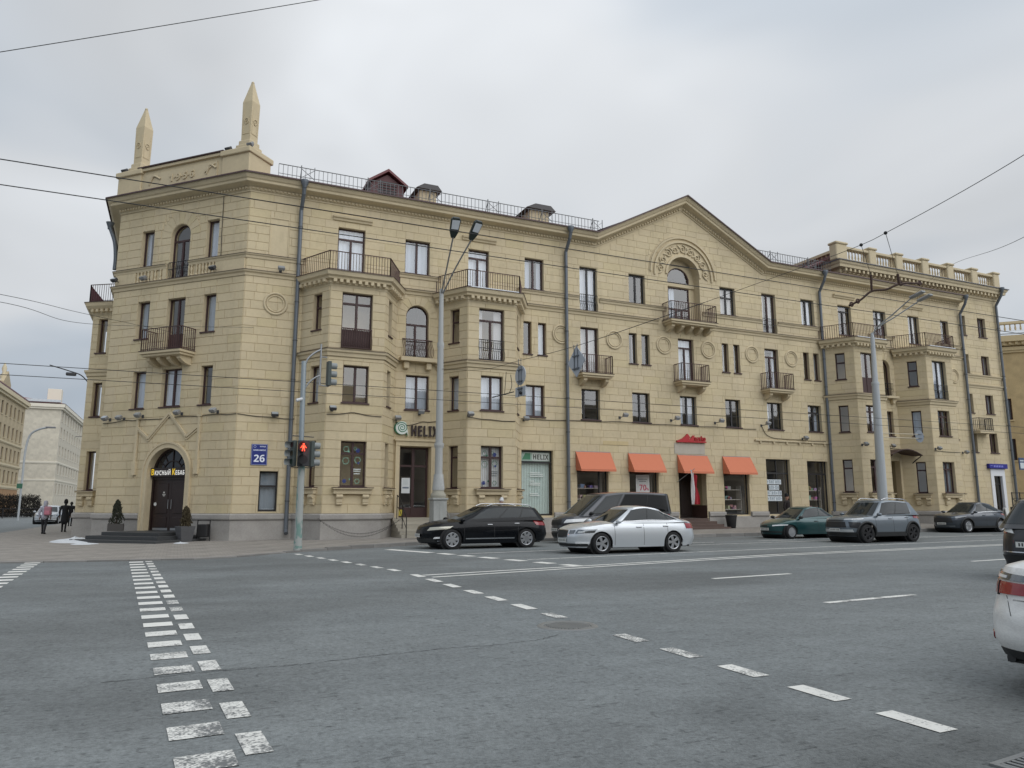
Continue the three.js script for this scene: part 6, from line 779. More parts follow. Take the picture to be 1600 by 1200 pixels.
function car(name, label, category, p) {
  const T = thing(name, label, category, p.group, p.pos, p.turn), hl = p.L / 2, hw = p.W / 2, paint = phys(p.color, p.rough ?? 0.32, { metalness: p.metal ?? 0.35, clearcoat: p.dirt ? 0.6 : p.coat ?? 0.85, clearcoatRoughness: 0.04, specularIntensity: p.spec ?? 0.8, ...(p.dirt ? { map: rep(grimeT, 1.2) } : {}) }), nf = p.nf ?? 3.4, nr = p.nr ?? 4.2, yb0 = p.sill ?? 0.2;
  const interp = (tab) => (x) => { let i = 0; while (i < tab.length - 2 && x > tab[i + 1][0]) i++; const a = tab[i], b = tab[i + 1], t = clamp((x - a[0]) / (b[0] - a[0]), 0, 1); return lerp(a[1], b[1], t * t * (3 - 2 * t) * 0.5 + t * 0.5); };
  const ys = interp(p.shoulder), yc = interp(p.deck); // shoulder line and centre line height against x
  const wp = (y) => { const t = clamp((y - yb0) / (p.belt - yb0), 0, 1.1); return 0.945 + 0.055 * Math.sin(Math.PI * clamp(t * 0.95 + 0.08, 0, 1)) - 0.05 * sstep(0.82, 1.05, t); };
  const Xf = (y) => hl - p.fr(y), Xr = (y) => -hl + p.rr(y);
  const side = (x, y, s) => { const X = x > 0 ? Xf(y) : -Xr(y), n = x > 0 ? nf : nr; return [x, y, s * hw * wp(y) * Math.pow(Math.max(0, 1 - Math.pow(Math.abs(x) / X, n)), 1 / n)]; };
  const loop = (phi, y, front) => { const n = front ? nf : nr, c = Math.abs(Math.cos(phi)), s = Math.sin(phi); return [(front ? Xf(y) : Xr(y)) * Math.pow(c, 2 / n), y, hw * wp(y) * Math.sign(s) * Math.pow(Math.abs(s), 2 / n)]; };
  const arches = [p.xf, p.xr], Ra = p.Ra ?? p.R + 0.055;
  const ybot = (x) => { let y = yb0 + (x > hl - 0.55 ? (p.lipF ?? 0) * sstep(hl - 0.55, hl, x) : x < -hl + 0.6 ? (p.lipR ?? 0.06) * sstep(-hl + 0.6, -hl, x) : 0); for (const a of arches) { const d = Math.abs(x - a); if (d < Ra) y = Math.max(y, p.R + Math.sqrt(Ra * Ra - d * d) * 0.985); } return y; };
  // body shell: both flanks as x stations plus front and rear faces as angles
  const xs = []; for (let x = -hl * 0.86; x <= hl * 0.83; x += 0.07) xs.push(x); for (const a of arches) for (const t of [1.002, 1, 0.985, 0.95, 0.9, 0.83, 0.74, 0.62, 0.5]) xs.push(a - Ra * t, a + Ra * t); xs.sort((a, b) => a - b);
  const X = xs.filter((x, i) => i === 0 || x - xs[i - 1] > 0.002).filter((x) => x >= -hl * 0.86 && x <= hl * 0.83), vs = []; for (let k = 0; k <= 14; k++) vs.push(k / 14);
  const shell = [];
  for (const s of [1, -1]) { const f = (x, v) => side(x, lerp(ybot(x), ys(x), v), s); let g = listGeo(s > 0 ? X : [...X].reverse(), vs, f); shell.push(g); }
  for (const front of [true, false]) {
    const xe = front ? X[X.length - 1] : X[0], n = front ? nf : nr, phs = [];
    // angle at which the end face meets the flank, found per level so that the seam closes
    const N = 26; const f = (u, v) => { const yA = lerp(ybot(xe), ys(xe), v); let y = yA, pt; for (let it = 0; it < 3; it++) { const X0 = Math.abs(front ? Xf(y) : Xr(y)), pe = Math.acos(Math.pow(clamp(Math.abs(xe) / X0, 0, 1), n / 2)), ph = lerp(-pe, pe, u); pt = loop(ph, y, front); y = lerp(ybot(pt[0]), ys(pt[0]), v); } return [pt[0], y, pt[2]]; };
    shell.push(gridGeo(N, 14, (u, v) => f(front ? 1 - u : u, v)));
  }
  { // upper deck
    const xd = [-0.9999, -0.995, -0.98, -0.95, -0.9, -0.84, -0.76, -0.66, -0.55, -0.42, -0.28, -0.1, 0.1, 0.28, 0.42, 0.55, 0.66, 0.76, 0.84, 0.9, 0.95, 0.98, 0.995, 0.9999];
    shell.push(listGeo(xd, [-1, -0.94, -0.85, -0.7, -0.4, 0, 0.4, 0.7, 0.85, 0.94, 1], (q, t) => { let x = q > 0 ? q * Xf(ys(q * hl)) : -q * Xr(ys(q * hl)); const e = ys(x), zz = side(x, e, 1)[2]; return [x, e + (yc(x) - e) * (1 - Math.pow(Math.abs(t), 2.4)) * sstep(0, 0.06, 1 - Math.abs(q) + 0.012), -zz * t]; }));
  }
  const body = part('body', toCreasedNormals(mergeVertices(merge(shell.map((g) => { g = g.toNonIndexed(); return g; })), 1e-4), 0.7), paint, T);
  part('underbody', merge([box(-hl + 0.45, hl - 0.5, yb0 - 0.02, yb0 + 0.03, -hw + 0.14, hw - 0.14), ...arches.map((a) => { const c = new THREE.CylinderGeometry(Ra + 0.02, Ra + 0.02, p.W - 0.3, 28); c.rotateX(Math.PI / 2); c.translate(a, p.R, 0); return strip(c); })]), blackMat, T);
  // patches lying on a surface function
  const patch = (f, c, off, nu = 10, nv = 6, th = 0.02) => { const q = (u, v) => { const a = [0, 1].map((k) => lerp(lerp(c[0][k], c[1][k], u), lerp(c[3][k], c[2][k], u), v)), p0 = f(a[0], a[1]), e = 0.004, p1 = f(a[0] + e, a[1]), p2 = f(a[0], a[1] + e); const A = new THREE.Vector3(...p1).sub(new THREE.Vector3(...p0)), Bv = new THREE.Vector3(...p2).sub(new THREE.Vector3(...p0)), n = A.cross(Bv).normalize(); if (n.x * p0[0] + n.z * p0[2] * 1.5 + n.y * 0.2 < 0) n.negate(); return { p: p0, n }; };
    const P = (u, v, o) => { const r = q(u, v); return [r.p[0] + r.n.x * o, r.p[1] + r.n.y * o, r.p[2] + r.n.z * o]; };
    const m0 = q(0.5, 0.5), mA = new THREE.Vector3(...P(0.52, 0.5, 0)).sub(new THREE.Vector3(...m0.p)), mB = new THREE.Vector3(...P(0.5, 0.52, 0)).sub(new THREE.Vector3(...m0.p)), flip = mA.cross(mB).dot(m0.n) < 0;
    const top = gridGeo(nu, nv, (u, v) => P(u, v, off), flip), rim = []; for (let k = 0; k <= nu; k++) rim.push([k / nu, 0]); for (let k = 1; k <= nv; k++) rim.push([1, k / nv]); for (let k = nu - 1; k >= 0; k--) rim.push([k / nu, 1]); for (let k = nv - 1; k >= 0; k--) rim.push([0, k / nv]);
    const sk = gridGeo(rim.length - 1, 1, (u, v) => { const r = rim[Math.round(u * (rim.length - 1))]; return P(r[0], r[1], v ? off - th : off); }, !flip); return merge([top.toNonIndexed(), sk.toNonIndexed()]); };
  const lf = (d) => (a, y) => { const n = d ? nf : nr, X0 = d ? Xf(y) : Xr(y), q = Math.abs(a), s = Math.sign(a) || 1, Wd = hw * wp(y); if (q <= 60) { const zf = 0.88 * q / 60; return [X0 * Math.pow(1 - Math.pow(zf, n), 1 / n), y, s * Wd * zf]; } const x = Math.abs(X0) * Math.pow(1 - Math.pow(0.88, n), 1 / n) - (q - 60) * 0.014; return [Math.sign(X0) * x, y, s * Wd * Math.pow(1 - Math.pow(x / Math.abs(X0), n), 1 / n)]; };
  const on = (nm, front, c, off, m, nu = 12, nv = 5, par = T) => part(nm, patch(lf(front), c, off, nu, nv), m, par);
  const sd = (s) => (x, y) => side(x, y, s);
  // cabin
  const C = p.cab, wb = C.wb ?? hw * 0.93, wr = C.wr ?? hw * 0.74, nC = C.n ?? 5, xfT = (t) => lerp(C.f0, C.f1, Math.pow(t, C.pf ?? 0.92)), xrT = (t) => lerp(C.r0, C.r1, Math.pow(t, C.pr ?? 0.9)), wT = (t) => lerp(wb, wr, Math.pow(t, 1.35)), roofY = (x) => { const xm = C.xm ?? (C.f1 + C.r1) / 2, d = x > xm ? (x - xm) / (C.f1 - xm) : (xm - x) / (xm - C.r1); return p.H - (x > xm ? C.dropF ?? 0.09 : C.dropR ?? 0.07) * d * d; };
  const cabY = (x, t) => lerp(Math.min(ys(clamp(x, -hl, hl)), yc(clamp(x, -hl, hl))) - 0.03, roofY(clamp(x, C.r1, C.f1)), t);
  const cabSide = (s) => (f, t) => { const x = lerp(xrT(t), xfT(t), f); return [x, cabY(x, t), s * wT(t) * Math.pow(Math.max(0, 1 - Math.pow(Math.abs(2 * f - 1), nC)), 1 / nC)]; };
  const cabEnd = (front) => (zf, t) => { const a = (xfT(t) - xrT(t)) / 2, c = (xfT(t) + xrT(t)) / 2, x = c + (front ? 1 : -1) * a * Math.pow(1 - Math.pow(Math.abs(zf), nC), 1 / nC); return [x, cabY(x, t), zf * wT(t)]; };
  { const fs = []; for (let k = 0; k <= 30; k++) fs.push(lerp(0.06, 0.94, k / 30)); const ts = []; for (let k = 0; k <= 10; k++) ts.push(k / 10); const e = Math.pow(1 - Math.pow(0.88, nC), 1 / nC), G = [listGeo(fs, ts, cabSide(1)), listGeo([...fs].reverse(), ts, cabSide(-1))]; const zs = []; for (let k = 0; k <= 16; k++) zs.push(lerp(-e, e, k / 16)); G.push(listGeo([...zs].reverse(), ts, cabEnd(true)), listGeo(zs, ts, cabEnd(false)));
    const fr2 = [0, 0.005, 0.02, 0.06, 0.12, 0.2, 0.32, 0.44, 0.56, 0.68, 0.8, 0.88, 0.94, 0.98, 0.995, 1]; G.push(listGeo(fr2, [-1, -0.95, -0.85, -0.6, -0.3, 0, 0.3, 0.6, 0.85, 0.95, 1], (f, t) => { const b = cabSide(1)(f, 1); return [b[0], b[1] + 0.045 * (1 - Math.pow(Math.abs(t), 3)), -b[2] * t]; }));
    part('cabin', toCreasedNormals(mergeVertices(merge(G.map((g) => g.toNonIndexed())), 1e-4), 0.9), p.roofMat || paint, T); }
  const we = 0.985 * Math.pow(1 - Math.pow(0.9, nC), 1 / nC);
  part('windscreen', patch(cabEnd(true), [[-we * 1.0, 0.06], [we * 1.0, 0.06], [we * 0.98, 0.95], [-we * 0.98, 0.95]], 0.004, 16, 8, 0.006), carGlass, T);
  if (p.rearGlass !== false) part('rear_window', patch(cabEnd(false), [[-we * 0.95, 0.16], [we * 0.95, 0.16], [we * 0.92, 0.92], [-we * 0.92, 0.92]], 0.004, 14, 8, 0.006), p.tint ? tintGlass : carGlass, T);
  for (const s of [1, -1]) {
    for (const wq of p.windows) { const c = wq.c; part('window_surround', patch(cabSide(s), [[c[0][0] - 0.012, c[0][1] - 0.05], [c[1][0] + 0.012, c[1][1] - 0.05], [c[2][0] + 0.012, c[2][1] + 0.035], [c[3][0] - 0.012, c[3][1] + 0.035]], 0.0022, 12, 6, 0.003), plasticMat, T); }
    for (const wq of p.windows) part('side_window', patch(cabSide(s), wq.c, 0.004, 12, 6, 0.006), wq.tint ? tintGlass : carGlass, T);
    if (p.trim) part('window_trim', patch(cabSide(s), p.trim, 0.007, 20, 1, 0.006), chromeMat, T);
    for (const x of p.seams) part('door_seam', patch(sd(s), [[x - 0.006, yb0 + 0.06], [x + 0.006, yb0 + 0.06], [x + 0.006, ys(x) - 0.02], [x - 0.006, ys(x) - 0.02]], 0.0015, 1, 10, 0.002), blackMat, T);
    for (const [x, y] of p.handles) { const q = side(x, y, s); part('door_handle', rbox(x - 0.1, x + 0.1, y - 0.018, y + 0.018, q[2] - 0.02 * s - 0.025, q[2] - 0.02 * s + 0.025, 0.014, 2).translate(0, 0, 0.025 * s), p.handleMat || paint, T); }
    if (p.clad) { part('sill_cladding', patch(sd(s), [[p.xr + Ra - 0.02, yb0], [p.xf - Ra + 0.02, yb0], [p.xf - Ra + 0.02, yb0 + p.clad], [p.xr + Ra - 0.02, yb0 + p.clad]], 0.01, 20, 3), plasticMat, T); for (const a of arches) { const arc = []; for (let k = 0; k <= 14; k++) { const th = Math.PI * k / 14, x = a + Math.cos(th) * (Ra + 0.03), y = Math.max(p.R + Math.sin(th) * (Ra + 0.03), yb0); arc.push(side(clamp(x, -hl + 0.1, hl - 0.1), y, s)); } part('arch_cladding', tube(arc, 0.045, 28, 6), plasticMat, T); } }
    if (p.strip) part('side_strip', patch(sd(s), [[p.xr + Ra + 0.1, p.strip - 0.018], [p.xf - Ra - 0.1, p.strip - 0.018], [p.xf - Ra - 0.1, p.strip + 0.018], [p.xr + Ra + 0.1, p.strip + 0.018]], 0.014, 16, 1), p.stripMat || chromeMat, T);
    const mx = C.f0 - (p.mirrorBack ?? 0.34), my = ys(mx) + 0.07, mz = side(mx, ys(mx), s)[2] + 0.1 * s, mg = new THREE.SphereGeometry(1, 14, 10); mg.scale(0.09, 0.07, 0.11); mg.translate(mx, my, mz); const mir = part('mirror', strip(mg), p.mirrorMat || paint, T); part('mirror_arm', bar([mx, my - 0.04, mz - 0.02 * s], [mx, ys(mx), mz - 0.17 * s], 0.05, 0.03), plasticMat, mir);
    for (const l of p.head) on('headlight', true, l.c.map(([a, y]) => [a * s, y]), l.off ?? 0.012, l.m || lampMat);
    for (const l of p.tail) on('tail_light', false, l.c.map(([a, y]) => [a * s, y]), l.off ?? 0.012, l.m || tailMat);
    for (const l of p.extra || []) on(l.name, l.front, l.c.map(([a, y]) => [a * s, y]), l.off ?? 0.012, l.m);
    if (p.rails) part('roof_rail', tube([0.12, 0.2, 0.5, 0.8, 0.9].map((f, k) => { const q = cabSide(s)(f, 1); return [q[0], q[1] + (k === 0 || k === 4 ? 0.03 : 0.085), q[2] - 0.08 * s]; }), 0.018, 20, 6), p.rails, T);
  }
  for (const l of p.centre || []) on(l.name, l.front, l.c, l.off ?? 0.01, l.m, 16, 4);
  const pl = (front, y) => { const q = loop(0, y, front); const g = new THREE.BoxGeometry(0.52, 0.115, 0.015); const uv = g.attributes.uv; g.rotateY(front ? Math.PI / 2 : -Math.PI / 2); g.translate(q[0] + (front ? 0.022 : -0.022), y, 0); const m = part('number_plate', g, plateMat, T); return m; }; if (p.plateF) pl(true, p.plateF); if (p.plateR) pl(false, p.plateR);
  const W = wheelGeo(p.R, p.tw ?? 0.215, p.spokes ?? 5, p.rim ?? p.R * 0.66);
  for (const a of arches) for (const s of [1, -1]) { const w = new THREE.Group(); w.name = 'wheel'; w.position.set(a, p.R, s * (hw * 0.985 - (p.tw ?? 0.215) / 2 - 0.01)); if (s < 0) w.rotation.y = Math.PI; T.add(w); part('tyre', W.tyre, tyreMat, w); part('rim', W.rim, p.rimMat || rimMat, w); part('brake_well', W.well, blackMat, w); }
  if (p.antenna) part('roof_antenna', extr([[0, 0], [0.16, 0], [0.02, 0.09]], 0.03).translate(C.r1 + 0.3, p.H - 0.05, -0.015), paint, T);
  return T;
}
const lower = (pts) => (y) => { let i = 0; while (i < pts.length - 2 && y > pts[i + 1][0]) i++; const a = pts[i], b = pts[i + 1]; return lerp(a[1], b[1], clamp((y - a[0]) / (b[0] - a[0]), 0, 1)); };
const PARK = 'cars at the kerb and in the far lanes';
// silver liftback
const sedanBase = {
  L: 4.67, W: 1.81, H: 1.45, R: 0.325, xf: 1.44, xr: -1.25, belt: 0.97, sill: 0.2, fr: lower([[0.2, 0.1], [0.35, 0.02], [0.55, 0], [0.74, 0.05], [0.86, 0.18]]), rr: lower([[0.2, 0.12], [0.45, 0], [0.7, 0.03], [0.9, 0.1], [1.05, 0.18]]),
  shoulder: [[-2.4, 0.93], [-1.7, 0.99], [-0.6, 0.96], [0.7, 0.93], [1.2, 0.92], [1.9, 0.84], [2.34, 0.75]], deck: [[-2.4, 1.0], [-1.9, 1.08], [-1.0, 1.02], [0.7, 1.02], [1.2, 1.0], [1.9, 0.92], [2.34, 0.79]],
  cab: { f0: 1.2, f1: 0.28, r0: -2.14, r1: -1.0, dropF: 0.06, dropR: 0.13, xm: -0.15, wr: 0.67, pr: 0.85 },
  windows: [{ c: [[0.57, 0.22], [0.87, 0.22], [0.885, 0.84], [0.53, 0.9]] }, { c: [[0.27, 0.22], [0.555, 0.22], [0.51, 0.9], [0.17, 0.84]] }, { c: [[0.12, 0.3], [0.255, 0.22], [0.155, 0.82], [0.12, 0.66]] }],
  seams: [0.98, -0.1, -1.02], handles: [[0.08, 0.82], [-0.95, 0.84]], head: [{ c: [[28, 0.62], [39, 0.63], [42, 0.74], [29, 0.73]] }, { c: [[42, 0.63], [64, 0.66], [70, 0.77], [45, 0.745]] }, { c: [[46, 0.66], [54, 0.67], [54, 0.7], [46, 0.69]], m: lampWhite, off: 0.018 }], tail: [{ c: [[38, 0.74], [66, 0.75], [66, 0.92], [42, 0.9]] }],
  centre: [{ name: 'grille_surround', front: true, c: [[-24, 0.505], [24, 0.505], [26, 0.745], [-26, 0.745]], m: chromeMat, off: 0.008 }, { name: 'grille', front: true, c: [[-22, 0.525], [22, 0.525], [24, 0.725], [-24, 0.725]], m: plasticMat, off: 0.014 }, { name: 'lower_intake', front: true, c: [[-58, 0.24], [58, 0.24], [56, 0.33], [-56, 0.33]], m: plasticMat }, { name: 'chrome_strip', front: true, c: [[-40, 0.205], [40, 0.205], [40, 0.22], [-40, 0.22]], m: chromeMat }], extra: [{ name: 'fog_light', front: true, c: [[42, 0.33], [58, 0.33], [58, 0.38], [42, 0.38]], m: lampWhite, off: 0.016 }],
  plateF: 0.42, plateR: 0.6, antenna: 0, spokes: 5, rim: 0.225,
};
car('silver_sedan', 'silver liftback car in front of the dark van, in the far lane', 'car', { ...sedanBase, group: PARK, pos: [13.55, 0, -21], turn: Math.PI, L: 4.78, color: [0.6, 0.63, 0.66], metal: 0.55, rough: 0.35, trim: [[0.12, 0.185], [0.87, 0.185], [0.87, 0.215], [0.12, 0.215]], handleMat: chromeMat });
car('black_estate_car', 'black estate car parked at the kerb below the lamp post', 'car', { ...sedanBase, group: PARK, pos: [10.15, 0, -25.3], turn: Math.PI, L: 4.83, W: 1.86, H: 1.47, R: 0.335, xf: 1.44, xr: -1.38, color: [0.004, 0.005, 0.007], metal: 0.1, rough: 0.25, coat: 0.3, spec: 0.3, nf: 2.7,
  shoulder: [[-2.42, 0.98], [-1.7, 1.0], [-0.6, 0.97], [0.8, 0.94], [1.3, 0.92], [1.9, 0.85], [2.42, 0.74]], deck: [[-2.42, 1.02], [-1.9, 1.03], [0.8, 1.03], [1.3, 1.02], [1.9, 0.93], [2.42, 0.78]], cab: { f0: 1.42, f1: 0.25, r0: -2.34, r1: -1.98, dropF: 0.06, dropR: 0.09, xm: -0.4, wr: 0.69 },
  windows: [{ c: [[0.58, 0.24], [0.86, 0.24], [0.9, 0.85], [0.55, 0.9]] }, { c: [[0.34, 0.24], [0.565, 0.24], [0.53, 0.9], [0.31, 0.88]] }, { c: [[0.115, 0.3], [0.325, 0.24], [0.295, 0.87], [0.13, 0.8]] }], seams: [1.0, -0.12, -1.05], handles: [[0.05, 0.83], [-1.0, 0.86]], handleMat: chromeMat, head: [{ c: [[36, 0.63], [58, 0.68], [66, 0.79], [40, 0.74]], m: phys([0.5, 0.48, 0.4], 0.12, { clearcoat: 1, metalness: 0.3 }) }], tail: [{ c: [[42, 0.76], [68, 0.8], [74, 0.97], [46, 0.95]] }],
  centre: [{ name: 'grille', front: true, c: [[-26, 0.52], [26, 0.52], [20, 0.66], [-20, 0.66]], m: plasticMat }, { name: 'lower_intake', front: true, c: [[-50, 0.24], [50, 0.24], [46, 0.36], [-46, 0.36]], m: plasticMat }], extra: [{ name: 'fog_light', front: true, c: [[46, 0.36], [66, 0.38], [66, 0.44], [48, 0.42]], m: lampWhite, off: 0.016 }, { name: 'bumper_strip', front: true, c: [[50, 0.27], [74, 0.28], [74, 0.31], [50, 0.3]], m: chromeMat, off: 0.02 }], strip: 0.36, rails: chromeMat, spokes: 7, rim: 0.235, plateF: 0.47 });
car('dark_van', 'dark grey passenger van behind the silver liftback', 'van', { ...sedanBase, group: PARK, pos: [16.5, 0, -26.7], turn: Math.PI, L: 5.3, W: 1.92, H: 2.02, R: 0.34, xf: 1.75, xr: -1.6, belt: 1.2, nf: 3.0, nr: 6, color: [0.052, 0.056, 0.066], metal: 0.4, rough: 0.35,
  fr: lower([[0.2, 0.08], [0.4, 0], [0.85, 0.02], [1.02, 0.12], [1.15, 0.26]]), rr: lower([[0.2, 0.05], [0.5, 0], [1.0, 0.03], [1.3, 0.06]]), shoulder: [[-2.65, 1.18], [1.05, 1.14], [1.75, 1.1], [2.25, 1.04], [2.65, 0.95]], deck: [[-2.65, 1.2], [1.05, 1.26], [1.65, 1.22], [2.25, 1.13], [2.65, 1.0]], cab: { f0: 2.07, f1: 0.87, r0: -2.62, r1: -2.5, dropF: 0.09, dropR: 0.05, xm: -0.6, wb: 0.9, wr: 0.76, n: 7, pf: 0.95 },
  windows: [{ c: [[0.67, 0.1], [0.88, 0.1], [0.9, 0.86], [0.7, 0.9]] }, { c: [[0.33, 0.12], [0.64, 0.12], [0.655, 0.9], [0.34, 0.9]], tint: 1 }, { c: [[0.07, 0.12], [0.325, 0.12], [0.335, 0.9], [0.08, 0.88]], tint: 1 }], tint: 1, seams: [1.25, 0.3, -1.1], handles: [[0.52, 1.0], [0.1, 1.0]], head: [{ c: [[36, 0.8], [60, 0.86], [70, 1.0], [40, 0.94]], m: lampWhite }], tail: [{ c: [[56, 0.8], [80, 0.8], [80, 1.3], [60, 1.3]] }],
  centre: [{ name: 'grille', front: true, c: [[-30, 0.72], [30, 0.72], [30, 0.92], [-30, 0.92]], m: plasticMat }, { name: 'lower_intake', front: true, c: [[-56, 0.26], [56, 0.26], [52, 0.42], [-52, 0.42]], m: plasticMat }], extra: [], plateF: 0.54, spokes: 5, mirrorMat: plasticMat, mirrorBack: 0.62 });
car('green_hatchback', 'old dark green hatchback partly hidden behind the grey crossover', 'car', { ...sedanBase, group: PARK, pos: [26.65, 0, -26.6], turn: Math.PI, L: 4.03, W: 1.75, H: 1.42, R: 0.3, xf: 1.2, xr: -1.34, belt: 0.93, nf: 2.6, color: [0.012, 0.062, 0.066], metal: 0.35, rough: 0.3,
  shoulder: [[-2.02, 0.96], [-0.6, 0.93], [0.7, 0.88], [1.2, 0.8], [1.7, 0.68], [2.02, 0.58]], deck: [[-2.02, 0.98], [0.6, 0.95], [1.1, 0.9], [1.7, 0.76], [2.02, 0.62]], cab: { f0: 1.0, f1: 0.1, r0: -1.95, r1: -1.2, dropF: 0.08, dropR: 0.12, xm: -0.4, wr: 0.58 }, windows: [{ c: [[0.5, 0.22], [0.87, 0.2], [0.9, 0.84], [0.44, 0.9]] }, { c: [[0.14, 0.26], [0.47, 0.22], [0.41, 0.9], [0.14, 0.82]] }], seams: [0.85, -0.42], handles: [[-0.28, 0.78]], head: [{ c: [[30, 0.56], [58, 0.6], [58, 0.645], [30, 0.62]], m: lampWhite }], tail: [{ c: [[40, 0.7], [70, 0.72], [70, 0.84], [40, 0.82]] }], centre: [{ name: 'grille', front: true, c: [[-12, 0.55], [12, 0.55], [11, 0.61], [-11, 0.61]], m: plasticMat }, { name: 'bumper_insert', front: true, c: [[-80, 0.28], [80, 0.3], [80, 0.34], [-80, 0.33]], m: plasticMat }], extra: [], spokes: 0, rim: 0.2, rimMat: mat([0.27, 0.28, 0.29], 0.5), plateF: 0.43, mirrorMat: plasticMat, handleMat: plasticMat });
const suvBase = { ...sedanBase, belt: 1.1, sill: 0.26, fr: lower([[0.26, 0.14], [0.45, 0.02], [0.65, 0], [0.9, 0.06], [1.05, 0.14]]), rr: lower([[0.26, 0.12], [0.5, 0], [0.85, 0.04], [1.15, 0.16]]), extra: [] };
car('grey_crossover', 'blue grey crossover with black wheels and a wide dark grille', 'car', { ...suvBase, group: PARK, pos: [26.8, 0, -22.55], turn: Math.PI, L: 4.42, W: 1.83, H: 1.7, R: 0.37, xf: 1.35, xr: -1.29, nf: 3.6, nr: 4, color: [0.15, 0.178, 0.205], metal: 0.45, rough: 0.35,
  shoulder: [[-2.2, 1.12], [-1.4, 1.14], [-0.5, 1.1], [0.8, 1.06], [1.3, 1.03], [1.9, 0.98], [2.2, 0.92]], deck: [[-2.2, 1.14], [-1, 1.12], [0.8, 1.14], [1.3, 1.1], [1.9, 1.05], [2.2, 0.96]], cab: { f0: 1.05, f1: 0.3, r0: -2.08, r1: -1.62, dropF: 0.06, dropR: 0.1, xm: -0.1, wr: 0.7 }, windows: [{ c: [[0.59, 0.16], [0.87, 0.16], [0.9, 0.84], [0.57, 0.88]] }, { c: [[0.28, 0.16], [0.575, 0.16], [0.555, 0.88], [0.25, 0.85]] }], seams: [0.88, -0.12, -0.98], handles: [[0.04, 0.96], [-0.95, 1.0]], clad: 0.17, head: [{ c: [[30, 0.92], [66, 0.94], [70, 0.975], [32, 0.95]], m: lampWhite }, { c: [[46, 0.62], [60, 0.58], [60, 0.82], [42, 0.84]], m: mat([0.03, 0.032, 0.036], 0.2) }], tail: [{ c: [[46, 0.95], [78, 0.98], [78, 1.08], [46, 1.06]] }],
  centre: [{ name: 'grille', front: true, c: [[-38, 0.62], [38, 0.62], [34, 0.84], [-34, 0.84]], m: plasticMat, off: 0.016 }, { name: 'grille_bar', front: true, c: [[-30, 0.87], [30, 0.87], [30, 0.9], [-30, 0.9]], m: plasticMat }, { name: 'skid_plate', front: true, c: [[-52, 0.44], [52, 0.44], [50, 0.54], [-50, 0.54]], m: mat([0.55, 0.57, 0.58], 0.4, { metalness: 0.5 }), off: 0.02 }, { name: 'lower_intake', front: true, c: [[-60, 0.28], [60, 0.28], [56, 0.43], [-56, 0.43]], m: plasticMat, off: 0.014 }], rails: chromeMat, rimMat: rimDark, spokes: 6, rim: 0.25, plateF: 0.52 });
car('dark_grey_suv', 'dark grey coupe-roofed crossover parked last at the kerb, at the right', 'car', { ...suvBase, group: PARK, pos: [41.35, 0, -28.3], turn: Math.PI, L: 4.7, W: 1.9, H: 1.65, R: 0.36, xf: 1.4, xr: -1.36, nf: 3.2, color: [0.05, 0.06, 0.075], metal: 0.5, rough: 0.3,
  shoulder: [[-2.35, 1.14], [-1.4, 1.14], [0.9, 1.06], [1.5, 1.0], [2.35, 0.88]], deck: [[-2.35, 1.16], [0.9, 1.14], [1.5, 1.08], [2.35, 0.92]], cab: { f0: 1.15, f1: 0.2, r0: -2.25, r1: -1.25, dropF: 0.07, dropR: 0.16, xm: -0.1, wr: 0.62 }, windows: [{ c: [[0.58, 0.16], [0.87, 0.16], [0.9, 0.84], [0.55, 0.9]] }, { c: [[0.24, 0.2], [0.565, 0.16], [0.535, 0.9], [0.14, 0.7]] }], trim: [[0.2, 0.12], [0.87, 0.12], [0.87, 0.15], [0.2, 0.15]], seams: [0.95, -0.1, -1.0], handles: [[0.08, 0.95], [-0.95, 0.98]], clad: 0.12, head: [{ c: [[34, 0.8], [64, 0.82], [74, 0.92], [36, 0.86]], m: lampMat }], tail: [{ c: [[40, 0.9], [80, 0.96], [80, 1.04], [40, 1.0]] }], centre: [{ name: 'grille', front: true, c: [[-40, 0.56], [40, 0.56], [36, 0.82], [-36, 0.82]], m: plasticMat, off: 0.014 }, { name: 'chrome_strip', front: true, c: [[-44, 0.36], [44, 0.36], [44, 0.385], [-44, 0.385]], m: chromeMat, off: 0.014 }], spokes: 9, rim: 0.25, plateF: 0.5 });
